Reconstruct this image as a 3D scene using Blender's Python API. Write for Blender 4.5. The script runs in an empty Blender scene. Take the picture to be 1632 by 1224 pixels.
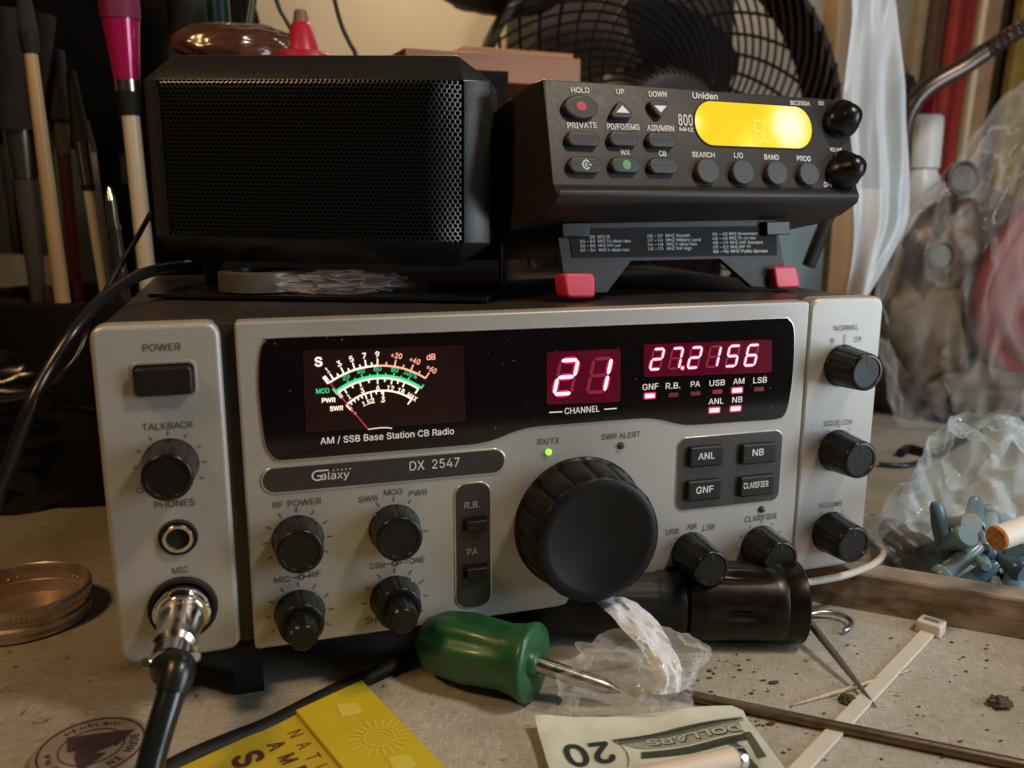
import bpy, bmesh, math, random
import json
from mathutils import Vector, Matrix, noise
from mathutils.geometry import delaunay_2d_cdt
random.seed(7)
S = bpy.context.scene
COL = S.collection

# ------------------------------------------------------------------ camera
CP = Vector((0.0591, -0.3706, 0.1946))
CR = ((0.9555129578549895, -0.29494409342759104, 0.0017231144388982489),
      (-0.058820313734039814, -0.19627491621188872, -0.9787830852432206),
      (0.2890244938814394, 0.9351385667472865, -0.20489192985177643))
FPX = 1384.04
RX, RY, RZ = (Vector(r) for r in CR)
cd = bpy.data.cameras.new('camera')
cam = bpy.data.objects.new('camera', cd)
COL.objects.link(cam)
mw = Matrix((( RX.x, -RY.x, -RZ.x, CP.x), (RX.y, -RY.y, -RZ.y, CP.y), (RX.z, -RY.z, -RZ.z, CP.z), (0, 0, 0, 1)))
cam.matrix_world = mw
cd.sensor_width = 36
cd.lens = FPX / 1632 * 36
cd.clip_start = 0.01
cd.clip_end = 50
cd.dof.use_dof = True
cd.dof.focus_distance = 0.43
cd.dof.aperture_fstop = 9.0
S.camera = cam
# ------------------------------------------------------------------ world, lamps, exposure
S.view_settings.view_transform = 'Standard'
S.view_settings.look = 'None'
S.view_settings.exposure = 0.25
S.view_settings.gamma = 1.0
S.view_settings.use_curve_mapping = False
w = bpy.data.worlds.new('World')
S.world = w
w.use_nodes = True
w.node_tree.nodes['Background'].inputs[0].default_value = (1.0, 0.86, 0.72, 1)
w.node_tree.nodes['Background'].inputs[1].default_value = 0.005


def lamp(name, kind, loc, target, power, color, size=0.3, size_y=None):
    l = bpy.data.lights.new(name, kind)
    l.energy = power
    l.color = color
    if kind == 'AREA':
        l.shape = 'RECTANGLE'
        l.size = size
        l.size_y = size_y or size
    else:
        l.shadow_soft_size = size
    o = bpy.data.objects.new(name, l)
    COL.objects.link(o)
    o.location = loc
    o.rotation_euler = (Vector(target) - Vector(loc)).to_track_quat('-Z', 'Y').to_euler()
    return o


lamp('window_light', 'AREA', (0.96, -0.50, 0.22), (0.2, 0.04, 0.18), 4.4, (0.76, 0.89, 1.0), 0.36, 0.5)
lamp('ceiling_lamp', 'AREA', (0.62, -0.42, 0.86), (0.3, 0.05, 0.0), 4.4, (1.0, 0.84, 0.66), 0.14)
lamp('desk_lamp', 'AREA', (-0.34, -0.16, 0.62), (0.05, 0.0, 0.12), 1.5, (1.0, 0.60, 0.26), 0.10)
lamp('wall_lamp', 'POINT', (0.34, 0.66, 0.60), (0, 0, 0), 2.6, (1.0, 0.74, 0.46), 0.05)

# ------------------------------------------------------------------ frames
H = 0.1468
W = 0.375
TZ = -0.025


def ray(x, y):
    return (RX * ((x - 816) / FPX) + RY * ((y - 612) / FPX) + RZ).normalized()


def project(P):
    q = Vector(P) - CP
    z = q.dot(RZ)
    return 816 + FPX * q.dot(RX) / z, 612 + FPX * q.dot(RY) / z


class Frame:
    def __init__(s, o, u, v):
        s.o = Vector(o)
        s.u = Vector(u).normalized()
        s.n = s.u.cross(Vector(v)).normalized()
        s.v = s.n.cross(s.u)

    def P(s, u, v, d=0.0):
        return s.o + s.u * u + s.v * v + s.n * d

    def hit(s, x, y, d=0.0):
        r = ray(x, y)
        t = (s.o + s.n * d - CP).dot(s.n) / r.dot(s.n)
        return CP + r * t

    def px(s, x, y, d=0.0):
        q = s.hit(x, y, d) - s.o
        return q.dot(s.u), q.dot(s.v)

    def len_u(s, x, y, n):
        return (s.px(x + n, y)[0] - s.px(x, y)[0])

    def len_v(s, x, y, n):
        return abs(s.px(x, y - n)[1] - s.px(x, y)[1])

    def depth_to(s, u, v, x, y):
        best = (1e9, 0)
        for i in range(0, 200):
            d = i * 0.0005
            X, Y = project(s.P(u, v, d))
            e = (X - x) ** 2 + (Y - y) ** 2
            if e < best[0]:
                best = (e, d)
        return best[1]


PAN = Frame((0, 0, 0), (1, 0, 0), (0, 0, 1))          # radio front, normal towards the viewer
TAB = Frame((0, 0, TZ), (1, 0, 0), (0, 1, 0))         # table
TOP = Frame((0, 0, H), (1, 0, 0), (0, 1, 0))          # top of the radio


def YF(Y):
    return Frame((0, Y, 0), (1, 0, 0), (0, 0, 1))     # an upright plane at depth Y


def at(x, y, Y):
    return YF(Y).hit(x, y)


def tab(x, y, h=0.0):
    return TAB.hit(x, y, h)


# ------------------------------------------------------------------ materials
MATS = {}


def mat(name, base, rough=0.5, metal=0.0, spec=0.5, var=0.0, vscale=60, bump=0.0, bscale=400, emit=None, estr=1.0,
        coat=0.0, color2=None, trans=0.0, mscale=(1, 1, 1), detail=4):
    if name in MATS:
        return MATS[name]
    m = bpy.data.materials.new(name)
    m.use_nodes = True
    nt = m.node_tree
    b = nt.nodes['Principled BSDF']
    b.inputs['Base Color'].default_value = (*base, 1)
    b.inputs['Roughness'].default_value = rough
    b.inputs['Metallic'].default_value = metal
    b.inputs['Specular IOR Level'].default_value = spec
    b.inputs['Coat Weight'].default_value = coat
    b.inputs['Transmission Weight'].default_value = trans
    if emit:
        b.inputs['Emission Color'].default_value = (*emit, 1)
        b.inputs['Emission Strength'].default_value = estr
    tc = nt.nodes.new('ShaderNodeTexCoord')
    mp = nt.nodes.new('ShaderNodeMapping')
    mp.inputs['Scale'].default_value = mscale
    nt.links.new(tc.outputs['Object'], mp.inputs[0])
    if var or color2:
        n = nt.nodes.new('ShaderNodeTexNoise')
        n.inputs['Scale'].default_value = vscale
        n.inputs['Detail'].default_value = detail
        nt.links.new(mp.outputs[0], n.inputs['Vector'])
        r = nt.nodes.new('ShaderNodeValToRGB')
        r.color_ramp.elements[0].position = 0.3
        r.color_ramp.elements[1].position = 0.7
        c2 = color2 or tuple(c * (1 + var) for c in base)
        c1 = base if color2 else tuple(c * (1 - var) for c in base)
        r.color_ramp.elements[0].color = (*c1, 1)
        r.color_ramp.elements[1].color = (*c2, 1)
        nt.links.new(n.outputs[0], r.inputs[0])
        nt.links.new(r.outputs[0], b.inputs['Base Color'])
        ma = nt.nodes.new('ShaderNodeMapRange')
        ma.inputs[3].default_value = max(0.02, rough - 0.08)
        ma.inputs[4].default_value = min(1, rough + 0.1)
        nt.links.new(n.outputs[0], ma.inputs[0])
        nt.links.new(ma.outputs[0], b.inputs['Roughness'])
    if bump:
        n2 = nt.nodes.new('ShaderNodeTexNoise')
        n2.inputs['Scale'].default_value = bscale
        n2.inputs['Detail'].default_value = 5
        nt.links.new(mp.outputs[0], n2.inputs['Vector'])
        bp = nt.nodes.new('ShaderNodeBump')
        bp.inputs['Strength'].default_value = bump
        bp.inputs['Distance'].default_value = 0.001
        nt.links.new(n2.outputs[0], bp.inputs['Height'])
        nt.links.new(bp.outputs[0], b.inputs['Normal'])
    MATS[name] = m
    return m


def plastic(name, tint=(0.9, 0.93, 0.95), haze=0.16, scale=40, rough=0.12, ridge=0.5, bstr=0.5):
    """thin clear film: see-through, glossy, milky along its creases"""
    if name in MATS:
        return MATS[name]
    m = bpy.data.materials.new(name)
    m.use_nodes = True
    nt = m.node_tree
    N, L = nt.nodes, nt.links
    b = N['Principled BSDF']
    out = N['Material Output']
    b.inputs['Base Color'].default_value = (*tint, 1)
    b.inputs['Roughness'].default_value = rough
    b.inputs['Specular IOR Level'].default_value = 0.7
    tc = N.new('ShaderNodeTexCoord')
    n = N.new('ShaderNodeTexNoise')
    n.noise_type = 'RIDGED_MULTIFRACTAL'
    n.inputs['Scale'].default_value = scale
    n.inputs['Detail'].default_value = 3
    L.new(tc.outputs['Object'], n.inputs['Vector'])
    bp = N.new('ShaderNodeBump')
    bp.inputs['Strength'].default_value = bstr
    bp.inputs['Distance'].default_value = 0.003
    L.new(n.outputs[0], bp.inputs['Height'])
    L.new(bp.outputs[0], b.inputs['Normal'])
    lw = N.new('ShaderNodeLayerWeight')
    lw.inputs[0].default_value = 0.35
    L.new(bp.outputs[0], lw.inputs['Normal'])
    pw = N.new('ShaderNodeMath'); pw.operation = 'POWER'; pw.inputs[1].default_value = 3.0
    L.new(n.outputs[0], pw.inputs[0])
    mu = N.new('ShaderNodeMath'); mu.operation = 'MULTIPLY'; mu.inputs[1].default_value = ridge
    L.new(pw.outputs[0], mu.inputs[0])
    m2 = N.new('ShaderNodeMath'); m2.operation = 'MULTIPLY_ADD'; m2.inputs[1].default_value = 0.45; m2.inputs[2].default_value = haze
    L.new(lw.outputs['Facing'], m2.inputs[0])
    ad = N.new('ShaderNodeMath'); ad.operation = 'ADD'; ad.use_clamp = True
    L.new(mu.outputs[0], ad.inputs[0]); L.new(m2.outputs[0], ad.inputs[1])
    tr = N.new('ShaderNodeBsdfTransparent')
    mx = N.new('ShaderNodeMixShader')
    L.new(ad.outputs[0], mx.inputs[0]); L.new(tr.outputs[0], mx.inputs[1]); L.new(b.outputs[0], mx.inputs[2])
    L.new(mx.outputs[0], out.inputs['Surface'])
    MATS[name] = m
    return m


SILVER = mat('silver_paint', (0.43, 0.415, 0.39), 0.42, 0.35, var=0.05, vscale=900, bump=0.07, bscale=2500)
SILVER_RIM = mat('bright_silver_rim', (0.62, 0.60, 0.56), 0.25, 0.7)
CASE = mat('dark_casing', (0.035, 0.030, 0.027), 0.33, 0.2, var=0.15, bump=0.12, bscale=1800)
BLACK = mat('black_plastic', (0.010, 0.009, 0.009), 0.40, spec=0.4, var=0.15, vscale=300, bump=0.06, bscale=1500)
KNOB = mat('knob_plastic', (0.007, 0.0066, 0.0066), 0.27, spec=0.35, var=0.12, vscale=200, bump=0.04, bscale=900)
SOFT = mat('matte_black', (0.007, 0.007, 0.007), 0.6, spec=0.3, var=0.2, vscale=200, bump=0.08, bscale=1200)
PLATE = mat('charcoal_plate', (0.030, 0.027, 0.025), 0.40, var=0.12, vscale=500, bump=0.06, bscale=2000)
GLASSB = mat('display_glass', (0.006, 0.0045, 0.005), 0.09, spec=0.5, coat=0.2)
INK = mat('dark_lettering', (0.03, 0.028, 0.027), 0.6)
WHITE_INK = mat('white_lettering', (0.72, 0.70, 0.68), 0.55)
LIT_INK = mat('backlit_lettering', (0.8, 0.76, 0.75), 0.5, emit=(1.0, 0.86, 0.82), estr=0.25)
CHROME = mat('nickel', (0.72, 0.69, 0.64), 0.16, 1.0, var=0.08, vscale=200)
STEEL = mat('worn_steel', (0.45, 0.43, 0.40), 0.30, 1.0, var=0.2, vscale=150)
RUBBER = mat('rubber_black', (0.010, 0.011, 0.012), 0.30, bump=0.03, bscale=600)




def overlay(m, color, scale, lo, hi, fac=1.0, detail=2, stretch=(1, 1, 1)):
    """marks with a shape of their own (dust, grime, scuffs) over a material's colour"""
    nt = m.node_tree
    N, L = nt.nodes, nt.links
    b = N['Principled BSDF']
    tc = N.new('ShaderNodeTexCoord')
    mp = N.new('ShaderNodeMapping'); mp.inputs['Scale'].default_value = stretch
    L.new(tc.outputs['Object'], mp.inputs[0])
    n = N.new('ShaderNodeTexNoise'); n.inputs['Scale'].default_value = scale; n.inputs['Detail'].default_value = detail
    L.new(mp.outputs[0], n.inputs['Vector'])
    r = N.new('ShaderNodeMapRange'); r.inputs[1].default_value = lo; r.inputs[2].default_value = hi; r.inputs[4].default_value = fac
    L.new(n.outputs[0], r.inputs[0])
    mx = N.new('ShaderNodeMix'); mx.data_type = 'RGBA'
    L.new(r.outputs[0], mx.inputs[0])
    if b.inputs['Base Color'].links: L.new(b.inputs['Base Color'].links[0].from_socket, mx.inputs[6])
    else: mx.inputs[6].default_value = b.inputs['Base Color'].default_value
    mx.inputs[7].default_value = (*color, 1)
    L.new(mx.outputs[2], b.inputs['Base Color'])


overlay(SILVER, (0.27, 0.24, 0.20), 14, 0.50, 0.85, 0.6, 6)
overlay(SILVER, (0.20, 0.17, 0.13), 420, 0.73, 0.80, 0.28, 1)
overlay(SILVER, (0.60, 0.58, 0.55), 60, 0.70, 0.76, 0.35, 2, (1, 1, 12))
overlay(GLASSB, (0.30, 0.28, 0.27), 620, 0.755, 0.80, 0.6, 1)
overlay(KNOB, (0.09, 0.085, 0.08), 700, 0.72, 0.80, 0.6, 1)
overlay(BLACK, (0.07, 0.065, 0.06), 700, 0.72, 0.80, 0.6, 1)
overlay(CASE, (0.12, 0.10, 0.085), 300, 0.64, 0.75, 0.5, 3)


# ------------------------------------------------------------------ object helpers
ORG = {}


def tag(o, label=None, cat=None, group=None, kind=None):
    if label: o['label'] = label
    if cat: o['category'] = cat
    if group: o['group'] = group
    if kind: o['kind'] = kind
    return o


def thing(name, label, cat, loc, group=None):
    o = bpy.data.objects.new(name, None)
    o.empty_display_size = 0.01
    COL.objects.link(o)
    o.location = loc
    ORG[o.name] = Vector(loc)
    return tag(o, label, cat, group)


def link(name, bm, m, parent=None, loc=None, smooth=35, mods=None):
    """bm is in world coordinates"""
    if parent is not None:
        org = ORG[parent.name]
    else:
        if loc is None:
            zs = min(v.co.z for v in bm.verts)
            c = sum((v.co for v in bm.verts), Vector()) / max(1, len(bm.verts))
            loc = Vector((c.x, c.y, zs))
        org = Vector(loc)
    bmesh.ops.translate(bm, verts=bm.verts, vec=-org)
    me = bpy.data.meshes.new(name)
    bmesh.ops.recalc_face_normals(bm, faces=bm.faces)
    bm.to_mesh(me)
    bm.free()
    if smooth:
        me.shade_smooth()
        me.set_sharp_from_angle(angle=math.radians(smooth))
    me.materials.append(m)
    o = bpy.data.objects.new(name, me)
    COL.objects.link(o)
    if parent is not None:
        o.parent = parent
    else:
        o.location = org
    ORG[o.name] = org
    return o


def B():
    return bmesh.new()


def inset(poly, k):
    """move a closed counter-clockwise outline inwards by k"""
    n = len(poly)
    out = []
    for i in range(n):
        p = Vector(poly[i]); a = Vector(poly[i - 1]); b = Vector(poly[(i + 1) % n])
        e1, e2 = p - a, b - p
        if e1.length < 1e-9 or e2.length < 1e-9:
            e1 = e2 = b - a
        e1.normalize(); e2.normalize()
        m = Vector((-e1.y - e2.y, e1.x + e2.x))
        if m.length < 1e-6: m = Vector((-e1.y, e1.x))
        m.normalize()
        c = max(0.45, m.dot(Vector((-e1.y, e1.x))))
        q = p + m * (k / c)
        out.append((q.x, q.y))
    return out


def add_slab(bm, F, poly, d0, d1, bev=0.0, seg=3, both=False):
    """polygon (u,v) extruded from d0 to d1 along the frame's normal, its front rim rounded"""
    n = len(poly)
    if sum(poly[i - 1][0] * poly[i][1] - poly[i][0] * poly[i - 1][1] for i in range(n)) < 0:
        poly = poly[::-1]
    levels = []
    if both and bev:
        levels += [(inset(poly, bev * (1 - math.cos(t))) , d0 + bev * (1 - math.sin(t))) for t in [math.pi / 2 * (1 - i / seg) for i in range(seg + 1)]][::1]
        levels = [(inset(poly, bev * (1 - math.sin(math.pi / 2 * i / seg))), d0 + bev * (1 - math.cos(math.pi / 2 * i / seg))) for i in range(seg + 1)]
    else:
        levels.append((poly, d0))
    if bev:
        levels += [(inset(poly, bev * (1 - math.cos(math.pi / 2 * i / seg))), d1 - bev * (1 - math.sin(math.pi / 2 * i / seg))) for i in range(seg + 1)]
        levels.append((inset(poly, bev + 0.00008), d1))
    else:
        levels.append((poly, d1))
    rings = [[bm.verts.new(F.P(u, v, d)) for u, v in P] for P, d in levels]
    bm.faces.new(rings[0][::-1]); bm.faces.new(rings[-1])
    for a, b in zip(rings, rings[1:]):
        for i in range(n):
            bm.faces.new((a[i], a[(i + 1) % n], b[(i + 1) % n], b[i]))
    return bm


def rrect(cu, cv, w, h, r, n=6):
    r = min(r, w / 2 - 1e-6, h / 2 - 1e-6)
    pts = []
    for sx, sy, a0 in ((1, 1, 0), (-1, 1, 90), (-1, -1, 180), (1, -1, 270)):
        for i in range(n + 1):
            a = math.radians(a0 + 90 * i / n)
            pts.append((cu + sx * (w / 2 - r) + r * math.cos(a), cv + sy * (h / 2 - r) + r * math.sin(a)))
    return pts


def rpoly(pts, r, n=6):
    """round the corners of a polygon"""
    out = []
    m = len(pts)
    for i in range(m):
        p = Vector(pts[i]).to_2d(); a = Vector(pts[i - 1]).to_2d(); b = Vector(pts[(i + 1) % m]).to_2d()
        da = (a - p); db = (b - p)
        rr = min(r, da.length * 0.45, db.length * 0.45)
        s = p + da.normalized() * rr; e = p + db.normalized() * rr
        for k in range(n + 1):
            t = k / n
            q = s * (1 - t) ** 2 + p * (2 * t * (1 - t)) + e * t ** 2
            out.append((q.x, q.y))
    return out


def circ(cu, cv, r, n=32, ry=None):
    return [(cu + r * math.cos(2 * math.pi * i / n), cv + (ry or r) * math.sin(2 * math.pi * i / n)) for i in range(n)]


def catmull(pts, per=8, closed=False):
    pts = [Vector(p) for p in pts]
    n = len(pts)
    out = []
    rng = range(n if closed else n - 1)
    for i in rng:
        if closed:
            p0, p1, p2, p3 = pts[i - 1], pts[i], pts[(i + 1) % n], pts[(i + 2) % n]
        else:
            p0, p1, p2, p3 = pts[max(0, i - 1)], pts[i], pts[i + 1], pts[min(n - 1, i + 2)]
        for k in range(per):
            t = k / per
            out.append(0.5 * ((2 * p1) + (p2 - p0) * t + (2 * p0 - 5 * p1 + 4 * p2 - p3) * t * t + (3 * p1 - p0 - 3 * p2 + p3) * t ** 3))
    if not closed:
        out.append(pts[-1])
    return out


def add_lathe(bm, o, axis, prof, n=32, ref=None, mod=None, caps=True):
    """prof: (distance along axis, radius)"""
    o = Vector(o); ax = Vector(axis).normalized()
    r = Vector(ref) if ref else (Vector((0, 0, 1)) if abs(ax.z) < 0.9 else Vector((1, 0, 0)))
    e1 = (r - ax * r.dot(ax)).normalized(); e2 = ax.cross(e1)
    rings = []
    for j, (t, rad) in enumerate(prof):
        ring = []
        for i in range(n):
            a = 2 * math.pi * i / n
            q = rad * (mod(a, t, rad) if mod else 1)
            ring.append(bm.verts.new(o + ax * t + (e1 * math.cos(a) + e2 * math.sin(a)) * q))
        rings.append(ring)
    for j in range(len(rings) - 1):
        for i in range(n):
            bm.faces.new((rings[j][i], rings[j][(i + 1) % n], rings[j + 1][(i + 1) % n], rings[j + 1][i]))
    if caps:
        if prof[0][1] > 1e-6: bm.faces.new(rings[0][::-1])
        if prof[-1][1] > 1e-6: bm.faces.new(rings[-1])
    return bm


def add_tube(bm, pts, r, n=10, per=8, smooth=True, flat=1.0, rfun=None):
    P = catmull(pts, per) if smooth and len(pts) > 2 else [Vector(p) for p in pts]
    rings = []
    up = None
    for i, p in enumerate(P):
        t = (P[min(i + 1, len(P) - 1)] - P[max(i - 1, 0)])
        t.normalize()
        if up is None:
            up = Vector((0, 0, 1)) if abs(t.z) < 0.9 else Vector((1, 0, 0))
        up = (up - t * up.dot(t)).normalized()
        s = t.cross(up)
        f = i / max(1, len(P) - 1)
        rr = r
        if isinstance(r, (list, tuple)):
            x = f * (len(r) - 1); k = min(int(x), len(r) - 2); rr = r[k] + (r[k + 1] - r[k]) * (x - k)
        if rfun: rr *= rfun(f)
        rings.append([bm.verts.new(p + (s * math.cos(2 * math.pi * k / n) + up * math.sin(2 * math.pi * k / n) * flat) * rr) for k in range(n)])
    for a, b in zip(rings, rings[1:]):
        for k in range(n):
            bm.faces.new((a[k], a[(k + 1) % n], b[(k + 1) % n], b[k]))
    bm.faces.new(rings[0][::-1]); bm.faces.new(rings[-1])
    return bm


def add_box(bm, F, u0, u1, v0, v1, d0, d1, bev=0.0, seg=2):
    return add_slab(bm, F, [(u0, v0), (u1, v0), (u1, v1), (u0, v1)], d0, d1, bev, seg)


def add_blob(bm, c, dims, seed=0, sub=4, amp=0.25, freq=2.0, ridged=False, flat=None):
    t = B()
    bmesh.ops.create_icosphere(t, subdivisions=sub, radius=1)
    c = Vector(c)
    off = Vector((seed * 7.13, seed * 3.7, seed * 1.9))
    vs = []
    for v in t.verts:
        d = v.co.normalized()
        n1 = noise.noise(d * freq + off)
        n2 = noise.noise(d * freq * 2.6 + off)
        n3 = noise.noise(d * freq * 6 + off)
        if ridged:
            k = 1 + amp * (0.5 - abs(n1) * 1.6) + amp * 0.6 * (0.3 - abs(n2) * 1.4) + amp * 0.25 * (0.3 - abs(n3) * 1.5)
        else:
            k = 1 + amp * (n1 + 0.5 * n2 + 0.2 * n3)
        q = Vector((d.x * dims[0] * k, d.y * dims[1] * k, d.z * dims[2] * k))
        if flat is not None and c.z + q.z < flat:
            q.z = flat - c.z + 0.02 * (c.z + q.z - flat)
        vs.append(bm.verts.new(c + q))
    t.verts.index_update()
    for f in t.faces:
        bm.faces.new([vs[v.index] for v in f.verts])
    t.free()
    return bm


# text ---------------------------------------------------------------
GLY = {}
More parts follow.
